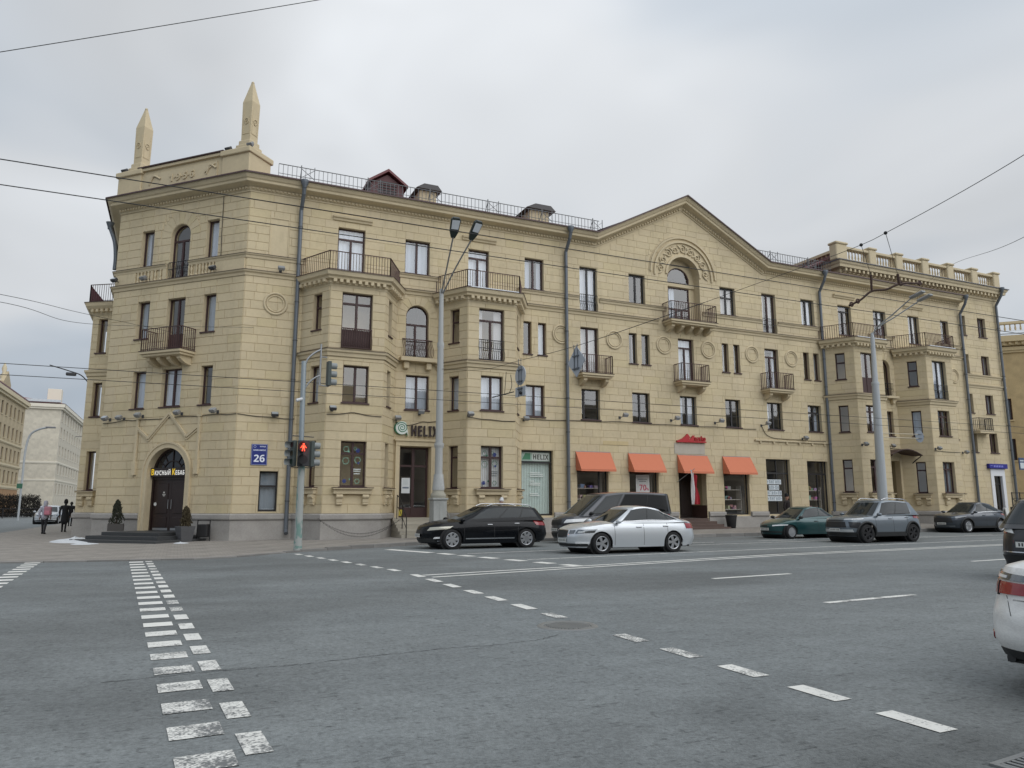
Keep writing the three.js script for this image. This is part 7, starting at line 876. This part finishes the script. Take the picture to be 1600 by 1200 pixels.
// near vehicles driving right, cut by the edge of the picture
car('black_crossover', 'black crossover driving right, seen from behind at the right edge', 'car', { ...suvBase, pos: [17.76, 0, -9.4], turn: 0, L: 4.62, W: 1.86, H: 1.68, R: 0.36, xf: 1.35, xr: -1.32, color: [0.014, 0.016, 0.02], metal: 0.2, coat: 0.6, rough: 0.3, nr: 3.6,
  shoulder: [[-2.31, 1.06], [-1.4, 1.1], [0.9, 1.04], [1.5, 1.0], [2.31, 0.86]], deck: [[-2.31, 1.1], [0.9, 1.12], [1.5, 1.06], [2.31, 0.9]], cab: { f0: 1.1, f1: 0.2, r0: -2.22, r1: -1.7, dropF: 0.07, dropR: 0.1, xm: -0.2, wr: 0.66 }, windows: [{ c: [[0.58, 0.16], [0.87, 0.16], [0.9, 0.84], [0.56, 0.9]] }, { c: [[0.16, 0.18], [0.565, 0.16], [0.545, 0.9], [0.18, 0.84]] }], seams: [0.95, -0.1, -1.0], handles: [[0.08, 0.95], [-0.95, 0.98]], clad: 0.12, head: [{ c: [[34, 0.8], [64, 0.82], [74, 0.92], [36, 0.86]] }], tail: [{ c: [[38, 0.93], [84, 0.9], [84, 1.04], [40, 1.0]] }, { c: [[24, 0.93], [44, 0.97], [60, 1.05], [30, 1.03]], m: lampWhite, off: 0.018 }], centre: [{ name: 'bumper_strip', front: false, c: [[-66, 0.56], [66, 0.56], [66, 0.58], [-66, 0.58]], m: chromeMat, off: 0.012 }, { name: 'lower_bumper', front: false, c: [[-80, 0.28], [80, 0.28], [80, 0.5], [-80, 0.5]], m: plasticMat, off: 0.01 }], plateR: 0.72, spokes: 5, rim: 0.24 });
car('white_saloon', 'pearl white saloon seen from behind at the right edge, nearest vehicle', 'car', { ...sedanBase, pos: [8.57, 0, -3.52], turn: 0, L: 4.85, W: 1.83, H: 1.48, R: 0.33, xf: 1.42, xr: -1.36, color: [0.9, 0.9, 0.88], metal: 0.0, rough: 0.4, nr: 4.4, lipR: 0.15,
  rr: lower([[0.2, 0.16], [0.42, 0.0], [0.62, 0.015], [0.74, 0.07], [0.95, 0.1], [1.1, 0.2]]), shoulder: [[-2.42, 0.99], [-1.7, 1.0], [-0.6, 0.97], [0.8, 0.94], [1.3, 0.9], [1.9, 0.78], [2.42, 0.68]], deck: [[-2.42, 1.07], [-1.9, 1.1], [-1.0, 1.04], [0.8, 1.02], [1.3, 0.98], [1.9, 0.86], [2.42, 0.72]], cab: { f0: 1.1, f1: 0.2, r0: -1.85, r1: -0.95, dropF: 0.07, dropR: 0.1, xm: -0.2, wr: 0.6 },
  tail: [{ c: [[14, 0.78], [74, 0.78], [74, 0.885], [12, 0.87]] }, { c: [[12, 0.885], [74, 0.895], [70, 0.965], [16, 0.93]], m: lampMat, off: 0.016 }, { c: [[40, 0.905], [58, 0.91], [58, 0.94], [40, 0.925]], m: lampWhite, off: 0.02 }, { c: [[52, 0.4], [64, 0.41], [64, 0.47], [50, 0.46]], off: 0.008 }], centre: [{ name: 'boot_seam', front: false, c: [[-34, 0.735], [34, 0.735], [34, 0.745], [-34, 0.745]], m: blackMat, off: 0.003 }, { name: 'rear_valance', front: false, c: [[-50, 0.28], [50, 0.28], [48, 0.35], [-48, 0.35]], m: plasticMat, off: 0.006 }, { name: 'chrome_strip', front: false, c: [[-32, 0.9], [32, 0.9], [32, 0.93], [-32, 0.93]], m: chromeMat, off: 0.012 }], extra: [{ name: 'panel_seam', front: false, c: [[60.5, 0.63], [61, 0.63], [66, 0.76], [65.5, 0.76]], m: blackMat, off: 0.002 }, { name: 'boot_gap', front: false, c: [[33, 0.62], [33.4, 0.62], [39.4, 0.77], [39, 0.77]], m: blackMat, off: 0.002 }, { name: 'lamp_divider', front: false, c: [[46, 0.765], [47, 0.765], [47, 0.88], [46, 0.88]], m: plasticMat, off: 0.0145 }], plateR: 0.82, dirt: 1 });
{ const w = scene.children[scene.children.length - 1]; for (const z of [-0.55, 0.55]) part('exhaust_pipe', rod([-2.27, 0.27, z], [-2.0, 0.27, z], 0.036, 16), plasticMat, w); }
car('far_white_car', 'pale car far down the side street beside the pedestrians', 'car', { ...sedanBase, pos: [-9.6, 0, -72], turn: -Math.PI / 2, color: [0.5, 0.52, 0.55], metal: 0.2 });
// ---------- surrounding buildings ----------
function simpleBlock(name, label, o) { // box building with real window openings on the listed faces
  const B2 = thing(name, label, 'building', null, o.pos, o.turn || 0), wm = mat(o.color, 0.9, { map: grimeMap }), tm = mat(o.trim || o.color.map((c) => c * 1.08), 0.9), gm = phys([0.045, 0.05, 0.055], 0.08, { ior: 1.6 });
  for (const f of o.faces) { // f: {x0,z0,phi,w,h,holes}
    const F = frame3(f.x0, f.z0, f.phi), g = extr([[0, -0.5], [f.w, -0.5], [f.w, f.h], [0, f.h]], 0.3, f.holes.map((h) => holePath(op(...h)))); g.translate(0, 0, -0.3); const m = part('wall', g, f.mat || wm, B2); put(m, F);
    for (const h of f.holes) { const w = new THREE.Group(); w.name = 'window'; put(w, F); B2.add(w); const cx = (h[0] + h[1]) / 2; part('frame', merge([box(h[0], h[0] + 0.09, h[2], h[3], -0.24, -0.17), box(h[1] - 0.09, h[1], h[2], h[3], -0.24, -0.17), box(h[0] + 0.09, h[1] - 0.09, h[2], h[2] + 0.1, -0.24, -0.17), box(h[0] + 0.09, h[1] - 0.09, h[3] - 0.09, h[3], -0.24, -0.17), box(cx - 0.05, cx + 0.05, h[2] + 0.1, h[3] - 0.09, -0.235, -0.175)]), o.frame || frameMat, w); const p = new THREE.PlaneGeometry(h[1] - h[0], h[3] - h[2]); p.translate(cx, (h[2] + h[3]) / 2, -0.21); part('pane', p, gm, w); part('sill', box(h[0] - 0.08, h[1] + 0.08, h[2] - 0.1, h[2] - 0.01, -0.15, 0.1), tm, w); }
    for (const [y, n, hh] of f.bands || []) put(part('cornice_band', merge([box(-n, f.w + n, y, y + hh, 0.002, n), box(-n * 0.6, f.w + n * 0.6, y - hh * 0.6, y, 0.002, n * 0.6)]), tm, B2), F);
  }
  return { B2, wm, tm };
}
const rowsOf = (w, n, m0, ys, ww, wh) => { const h = []; for (const y of ys) for (let k = 0; k < n; k++) { const c = lerp(m0, w - m0, n > 1 ? k / (n - 1) : 0.5); h.push([c - ww / 2, c + ww / 2, y, y + wh]); } return h; };
{ // beige block at the far left, its street front receding
  const w = 40, F = { x0: -24, z0: -143 + 0, phi: Math.PI / 2, w, h: 18.2, holes: rowsOf(w, 13, 1.7, [4.8, 8.1, 11.4, 14.6], 1.3, 1.9), bands: [[17.6, 0.6, 0.6], [7.4, 0.2, 0.25], [10.7, 0.18, 0.2], [4.1, 0.25, 0.3]] };
  // phi = +90 deg: local x runs towards -z, outward normal +x; start nearest to the camera
  F.z0 = -103.302; const r = simpleBlock('beige_street_block', 'beige ornate apartment block at the left edge of the picture', { pos: [0, 0, 0], color: [0.56, 0.46, 0.3], trim: [0.6, 0.52, 0.36], faces: [F, { x0: -40, z0: -103, phi: 0, w: 16, h: 18.2, holes: rowsOf(16, 5, 2, [4.8, 8.1, 11.4, 14.6], 1.3, 1.9), bands: [[17.6, 0.6, 0.6]] }] });
  part('shopfront_band', box(-24.001 + 0.003, -23.9, 0, 3.9, -143, -103), mat([0.45, 0.27, 0.14], 0.9, { map: grimeMap }), r.B2); part('roof', box(-40, -23.6, 18.2, 18.6, -143, -103), roofMat, r.B2); part('parapet_finial', at(lathe([[0.5, 0], [0.5, 1.2], [0.3, 1.3], [0.5, 1.8], [0.2, 2.4], [0.35, 3], [0.1, 3.8], [0.001, 3.9]], 10), -24.6, 18.4, -128), r.tm, r.B2); part('attic_gable', (() => { const g = extr([[0, 0], [5, 0], [5, 0.8], [2.5, 2.6], [0, 0.8]], 0.5); g.rotateY(Math.PI / 2); g.translate(-24.6, 18.5, -126); return g; })(), r.wm, r.B2);
}
{ // cream block with blank gable wall
  const r = simpleBlock('cream_apartment_block', 'cream apartment block with a blank side wall and red snowy roof', { pos: [0, 0, 0], color: [0.72, 0.66, 0.54], trim: [0.74, 0.69, 0.58], frame: frameMat, faces: [{ x0: -52, z0: -158, phi: 0, w: 31.2, h: 20, holes: [], bands: [[19.4, 0.6, 0.6], [9.2, 0.15, 0.25], [6.0, 0.12, 0.2]] }, { x0: -20.8, z0: -158.302, phi: Math.PI / 2, w: 60, h: 20, holes: rowsOf(60, 15, 2.2, [3.6, 7.2, 10.6, 14, 17], 1.3, 1.9), bands: [[19.4, 0.6, 0.6], [9.2, 0.15, 0.25], [6.0, 0.12, 0.2]] }] });
  const P = [[-52.6, 20.1, -157.4], [-20.2, 20.1, -157.4], [-20.2, 20.1, -218], [-36, 24.4, -180], [-52.6, 20.1, -218]], t = (a, b, c) => [...P[a], ...P[b], ...P[c]]; const g = new THREE.BufferGeometry(); g.setAttribute('position', new THREE.Float32BufferAttribute([...t(0, 1, 3), ...t(1, 2, 3), ...t(2, 4, 3), ...t(4, 0, 3)], 3)); g.computeVertexNormals(); part('roof', uvm(g), mat([0.3, 0.1, 0.085], 0.6, { map: rep(grimeT, 0.2), side: THREE.DoubleSide }), r.B2);
  part('roof_snow', box(-46, -21, 20.3, 20.75, -158.2, -157.3), snowMat, r.B2); for (const [x, z] of [[-24, -172], [-34, -176]]) part('chimney', rbox(x - 1.2, x + 1.2, 20.5, 24.6, z - 1, z + 1, 0.05, 1), r.tm, r.B2);
}
{ // yellow block beyond the side street at the right edge
  const a = -Math.PI / 4, holes = [...rowsOf(12, 3, 3.2, [5.2, 8.6], 1.1, 1.8), [6.2, 7.6, 0.8, 4]]; const r = simpleBlock('far_yellow_block', 'yellow stucco block with balustrade at the right edge of the picture', { pos: [0, 0, 0], color: [0.58, 0.44, 0.24], trim: [0.56, 0.45, 0.27], faces: [{ x0: 61, z0: -41.5, phi: a, w: 12, h: 15.6, holes, bands: [[15.2, 0.7, 0.5], [14.5, 0.25, 0.3]] }, { x0: 61 + 12 * SQ, z0: -41.5 + 12 * SQ, phi: 0, w: 50, h: 15.6, holes: rowsOf(50, 12, 2, [2.2, 5.6, 8.9, 12], 1.1, 1.7), bands: [[15.2, 0.7, 0.5]] }] });
  const F = frame3(61, -41.5, a), BB = new THREE.Group(); BB.name = 'balustrade'; put(BB, F); r.B2.add(BB); part('rail', merge([box(0, 12, 16.3, 16.45, -1.6, -1.2), box(0, 12, 17.1, 17.3, -1.62, -1.18)]), r.tm, BB); for (let k = 0; k < 30; k++) part(k % 8 ? 'baluster' : 'pier', k % 8 ? at(lathe([[0.08, 0], [0.05, 0.08], [0.085, 0.22], [0.045, 0.48], [0.075, 0.66]], 8), 0.3 + k * 0.39, 16.45, -1.4) : rbox(0.1 + k * 0.39, 0.6 + k * 0.39, 16.0, 17.5, -1.7, -1.1, 0.04, 1), r.tm, BB); put(part('roof_snow', (() => { const g = box(-0.3, 12, -0.05, 0.05, -1.3, 0.7); g.rotateX(0.3); g.translate(0, 16.05, 0); return g; })(), snowMat, r.B2), F); for (let k = 0; k < 26; k++) put(part('modillion', rbox(0.2 + k * 0.46, 0.4 + k * 0.46, 14.95, 15.2, 0.1, 0.55, 0.02, 1), r.tm, r.B2), F);
  const b = new THREE.Group(); b.name = 'glazed_balcony'; put(b, F); r.B2.add(b); part('slab', rbox(6.2, 9.2, 7.4, 7.6, 0, 1.0, 0.03, 1), r.tm, b); part('glazing', box(6.25, 9.15, 7.62, 9.2, 0.02, 0.95), phys([0.24, 0.29, 0.33], 0.2, {}), b);
  const s = thing('bus_stop_sign', 'small blue and white sign on the last downpipe', 'sign', null, [53.6, 4.35, Zm + 0.3]); part('plate', rbox(0, 0.62, -0.4, 0.45, 0, 0.05, 0.01, 1), mat([0.05, 0.08, 0.16], 0.4), s); part('print', merge([box(0.1, 0.52, -0.3, 0.1, 0.051, 0.055), box(0.1, 0.52, 0.2, 0.28, 0.051, 0.055)]), mat([0.6, 0.66, 0.68], 0.5), s);
}
{ // building across the road behind the viewpoint, mirrored in the panes and car windows
  const w = 240; simpleBlock('opposite_building', 'beige apartment building on the near side of the road, mirrored in the windows', { pos: [0, 0, 0], color: [0.5, 0.43, 0.33], faces: [{ x0: 190, z0: 30, phi: Math.PI, w, h: 16, holes: rowsOf(w, 60, 2, [2.2, 5.6, 9, 12.3], 1.4, 1.9), bands: [[15.4, 0.6, 0.6], [4.9, 0.2, 0.25]] }] });
}
{ // street lamp, fence and shrubs down the side street
  const l = thing('street_lamp', 'slim curved street lamp down the side street at the left', 'lamp post', null, [-14.7, 0, -90]); part('pole', tube([[0, 0, 0], [0, 4, 0], [0.05, 7.6, 0], [0.35, 8.8, 0.1], [1.1, 9.3, 0.4], [1.9, 9.5, 0.7]], 0.1, 30, 8), mat([0.4, 0.42, 0.43], 0.6), l); part('lamp_head', rbox(1.7, 2.6, 9.42, 9.58, 0.55, 0.95, 0.05, 1), mat([0.2, 0.2, 0.21], 0.5), l); part('sign_plate', rbox(-0.4, 0.1, 3.2, 3.7, 0.1, 0.13, 0.01, 1), mat([0.03, 0.12, 0.07], 0.5), l);
  const l2 = thing('grey_mast', 'grey mast carrying a traffic light at the corner of the side street', 'lamp post', null, [-7.6, 0, -74]); part('pole', rod([0, 0, 0], [0.05, 9, 0], 0.07), mat([0.34, 0.35, 0.36], 0.6), l2); part('signal_head', rbox(-0.3, 0.1, 7.6, 8.4, -0.2, 0.2, 0.05, 1), flDark, l2); part('sign_disc', (() => { const d = new THREE.CylinderGeometry(0.35, 0.35, 0.03, 20); d.rotateX(Math.PI / 2); d.translate(0, 2.9, 0.1); return strip(d); })(), mat([0.08, 0.09, 0.1], 0.5), l2); part('cross_arm', bar([-0.9, 7.4, 0], [0.9, 7.5, 0], 0.04), flDark, l2);
  const f = thing('street_fence', 'low dark railing along the side street at the left', 'fence'); for (let k = 0; k < 12; k++) { const t = k / 11; part('post', rod([lerp(-26, -12, t), 0, lerp(-92, -112, t)], [lerp(-26, -12, t), 1.15, lerp(-92, -112, t)], 0.06), ironDark, f); } part('rails', merge([bar([-26, 1.1, -92], [-12, 1.1, -112], 0.08), bar([-26, 0.5, -92], [-12, 0.5, -112], 0.06)]), ironDark, f);
  const hm = mat([0.016, 0.014, 0.011], 0.95); [['clipped dark bare hedge left of the slim street lamp', -25, -104], ['clipped dark bare hedge right of the slim street lamp', -19, -112]].forEach(([lbl, x, z], i) => { const h = thing('hedge', lbl, 'hedge', 'hedges down the side street', [x, 0, z]); const G = []; for (let k = 0; k < 5200; k++) { const a = rr(-3.2, 3.2), y = rr(0.1, 3.0), b = rr(-1, 1), e = 0.35 + 0.65 * Math.min(1, (3.2 - Math.abs(a)) * 2); if (y > 3 * (0.8 + 0.2 * vnoise(a * 2, b * 2 + i)) * e) continue; const g = new THREE.BoxGeometry(0.03, rr(0.2, 0.45), 0.03); g.rotateZ(rr(-0.9, 0.9)); g.rotateX(rr(-0.9, 0.9)); g.translate(a, y, b); G.push(strip(g)); } part('twigs', merge(G), hm, h); });
}
{ const a = thing('bracket_lamp', 'small lamp on a bent arm at the left end of the corner building', 'lamp', null, [-4.5, 7.9, -42.2]); part('arm', tube([[0, -0.3, 0], [-0.35, 0.05, 0.1], [-0.9, 0.22, 0.25], [-1.7, 0.42, 0.4]], 0.03, 16, 6), flDark, a); part('lamp_head', rbox(-1.0, -0.55, -0.02, 0.14, 0.1, 0.3, 0.05, 2), flDark, a); }
// goods on display behind the shop panes
[[18.6, 20.1, 'low display shelf with boxes in the shop window by the downpipe'], [27.95, 29.45, 'display shelf with boxes in the window right of the recessed entrance'], [34.25, 35.6, 'display shelf with boxes in the shop window next to the third downpipe']].forEach(([x0, x1, lbl], i) => { const s = thing('display_shelf', lbl, 'shelf', 'shop window displays'); W2(FM, s); const wd = mat([0.5, 0.47, 0.42], 0.8); for (const y of [1.25, 1.8, 2.35]) part('board', box(x0, x1, y, y + 0.04, -0.9, -0.5), wd, s); part('upright', merge([box(x0, x0 + 0.04, 1.0, 2.6, -0.9, -0.5), box(x1 - 0.04, x1, 1.0, 2.6, -0.9, -0.5)]), wd, s); for (let k = 0; k < 12; k++) { const x = lerp(x0 + 0.1, x1 - 0.3, rnd()), y = [1.29, 1.84, 2.39][k % 3]; part('goods_box', rbox(x, x + rr(0.14, 0.26), y, y + rr(0.1, 0.26), -0.85 + 0.02 * k / 12, -0.56, 0.01, 1), mat([rr(0.2, 0.75), rr(0.15, 0.6), rr(0.15, 0.6)], 0.7), s); } });
// ---------- people ----------
function figure(name, label, o) {
  const T = thing(name, label, 'person', o.group, o.pos, o.turn || 0), h = o.h / 1.75, C = o.col, bones = [], J = (x, y, z) => [x * h, y * h, z * h];
  const st = o.stride ?? 0.12, B = (a, b, ra, rb, c) => bones.push([J(...a), J(...b), ra * h, rb * h, c]);
  B([0, 1.56, 0.02], [0, 1.66, 0.01], 0.075, 0.085, C.head); B([0, 1.4, -0.01], [0, 1.52, 0], 0.055, 0.05, C.neck || C.top); B([-0.15, 1.38, 0], [0.15, 1.38, 0], 0.075, 0.075, C.top); B([0, 1.32, 0], [0, 1.02, 0], 0.155, 0.145, C.top); B([0, 1.05, 0], [0, o.coat ?? 0.9, 0], 0.15, o.coatR ?? 0.16, C.top);
  for (const s of [-1, 1]) { const d = s * st; B([s * 0.09, 0.9, 0], [s * 0.09, 0.5, d * 0.6 + 0.02], 0.088, 0.06, C.leg); B([s * 0.09, 0.5, d * 0.6 + 0.02], [s * 0.09, 0.1, d * 1.2 - (d < 0 ? 0.05 : 0)], 0.06, 0.042, C.leg); B([s * 0.09, 0.05, d * 1.2 - 0.03], [s * 0.1, 0.04, d * 1.2 + 0.14], 0.05, 0.038, C.shoe || C.leg); const e = o.arms === 'front' ? 0.1 : -d * 0.4; B([s * 0.2, 1.36, 0], [s * 0.26, 1.1, e * 0.5 - 0.02], 0.06, 0.052, C.top); B([s * 0.26, 1.1, e * 0.5 - 0.02], [s * (o.arms === 'front' ? 0.1 : 0.24), o.arms === 'front' ? 1.08 : 0.88, e + (o.arms === 'front' ? 0.14 : 0.06)], 0.05, 0.04, C.top); const hx = s * (o.arms === 'front' ? 0.05 : 0.24), hy = o.arms === 'front' ? 1.08 : 0.8, hz = e + (o.arms === 'front' ? 0.17 : 0.08); B([hx, hy + 0.06, hz - 0.02], [hx, hy, hz], 0.036, 0.03, C.hand || C.top); for (let k = 0; k < 4; k++) B([hx, hy - 0.02, hz + (k - 1.5) * 0.018], [hx * 0.98, hy - 0.075 + Math.abs(k - 1.5) * 0.01, hz + 0.012 + (k - 1.5) * 0.02], 0.012, 0.009, C.hand || C.top); }
  if (o.hood) B([0, 1.5, -0.06], [0, 1.66, -0.035], 0.1, 0.105, C.top); if (o.hair) B([0, 1.52, -0.05], [0, 1.68, -0.015], 0.07, 0.09, C.hair); if (o.hat) { B([0, 1.68, 0], [0, 1.73, -0.01], 0.105, 0.085, C.hat); }
  B([0, 1.6, 0.08], [0, 1.575, 0.105], 0.02, 0.018, C.head); for (const s of [-1, 1]) B([s * 0.085, 1.61, 0], [s * 0.09, 1.58, 0], 0.018, 0.014, C.head);
  const N = 84, S = 1.0 * h, mc = new MarchingCubes(N, new THREE.MeshBasicMaterial(), false, false, 60000); mc.isolation = 0; const half = N / 2, cy = 0.9 * h;
  const dist = (p, b) => { const [a, c, ra, rb] = b, ax = c[0] - a[0], ay = c[1] - a[1], az = c[2] - a[2], px = p[0] - a[0], py = p[1] - a[1], pz = p[2] - a[2], t = clamp((px * ax + py * ay + pz * az) / (ax * ax + ay * ay + az * az + 1e-9), 0, 1); return Math.hypot(px - ax * t, py - ay * t, pz - az * t) - lerp(ra, rb, t); };
  for (let k = 0; k < N; k++) for (let j = 0; j < N; j++) for (let i = 0; i < N; i++) { const p = [(i - half) / half * S, (j - half) / half * S + cy, (k - half) / half * S]; let d = 10; if (Math.abs(p[0]) < 0.45 * h && Math.abs(p[2]) < 0.45 * h) for (const b of bones) { const e = dist(p, b), q = 0.02 * h, m = clamp(0.5 + 0.5 * (e - d) / q, 0, 1); d = lerp(e, d, m) - q * m * (1 - m); } mc.field[k * N * N + j * N + i] = -d; }
  mc.update(); const n = mc.count, P = [], Nn = [], Cc = [];
  for (let i = 0; i < n; i++) { const p = [mc.positionArray[i * 3] * S, mc.positionArray[i * 3 + 1] * S + cy, mc.positionArray[i * 3 + 2] * S]; P.push(...p); let bd = 9, bc = C.top; for (const b of bones) { const e = dist(p, b); if (e < bd - 0.003) { bd = e; bc = b[4]; } } const cl = clamp(0.9 + 0.25 * (vnoise(p[0] * 30 + 9, p[1] * 24) - 0.5), 0, 2); Cc.push(bc[0] * cl, bc[1] * cl, bc[2] * cl); }
  let g = new THREE.BufferGeometry(); g.setAttribute('position', new THREE.Float32BufferAttribute(P, 3)); g.setAttribute('color', new THREE.Float32BufferAttribute(Cc, 3)); g = mergeVertices(g, 1e-4); g.computeVertexNormals();
  part('body', g, new THREE.MeshStandardMaterial({ vertexColors: true, roughness: 0.9 }), T);
  if (o.face) { for (const s of [-1, 1]) part('eye', at(strip(new THREE.SphereGeometry(0.012, 8, 6)), s * 0.032 * h, 1.625 * h, 0.082 * h), blackMat, T); part('mouth', box(-0.025, 0.025, 1.535 * h, 1.545 * h, 0.082 * h, 0.092 * h), mat([0.25, 0.08, 0.07], 0.8), T); }
  return T;
}
const skin = [0.42, 0.24, 0.17];
figure('person', 'person in a pale lilac hooded jacket walking away down the side street', { pos: [-6.3, groundAt(-6.3, -45.8), -45.8], turn: Math.PI - 0.1, h: 1.72, stride: 0.14, hood: 1, col: { head: [0.4, 0.4, 0.46], top: [0.42, 0.42, 0.48], leg: [0.02, 0.02, 0.025], hand: [0.3, 0.2, 0.16], shoe: [0.015, 0.015, 0.015] } });
{ const b = thing('backpack', 'pink backpack on the person in the pale hooded jacket', 'backpack', null, [-6.16, groundAt(-6.3, -45.8) + 1.06, -45.58], -0.1); part('bag', rbox(-0.17, 0.17, -0.1, 0.36, -0.1, 0.12, 0.07, 3), mat([0.42, 0.2, 0.24], 0.8), b); part('pocket', rbox(-0.12, 0.12, -0.06, 0.14, 0.1, 0.16, 0.03, 2), mat([0.55, 0.2, 0.26], 0.8), b); }
figure('person', 'person in a long black coat and dark cap walking on the side street pavement', { pos: [-5.75, groundAt(-5.8, -48.8), -48.8], turn: Math.PI, h: 1.78, stride: 0.12, coat: 0.6, coatR: 0.19, hat: 1, col: { head: [0.02, 0.02, 0.02], top: [0.012, 0.012, 0.014], leg: [0.012, 0.012, 0.014], hat: [0.012, 0.012, 0.012], hand: [0.2, 0.12, 0.1] } });
figure('person', 'dark clothed person half hidden by the left end of the corner building', { pos: [-6.95, groundAt(-7, -62), -62], turn: Math.PI, h: 1.75, col: { head: [0.02, 0.018, 0.016], top: [0.012, 0.013, 0.018], leg: [0.012, 0.012, 0.014], hand: [0.2, 0.12, 0.1] } });
figure('person', 'man in a dark jacket and black cap behind the green hatchback', { pos: [29.9, groundAt(29.9, -30.5), -30.5], turn: 0.3, h: 1.86, stride: 0.02, hat: 1, face: 1, col: { head: skin, neck: skin, top: [0.02, 0.014, 0.013], leg: [0.02, 0.02, 0.022], hat: [0.008, 0.008, 0.01], hand: skin } });
figure('person', 'person in a white knitted hat behind the black estate car', { pos: [12.62, groundAt(12.6, -29.2), -29.2], turn: -1.3, h: 1.66, hat: 1, face: 1, col: { head: skin, neck: [0.5, 0.5, 0.5], top: [0.32, 0.32, 0.34], leg: [0.03, 0.03, 0.035], hat: [0.72, 0.72, 0.72], hand: skin } });
renderer.render(scene, camera);
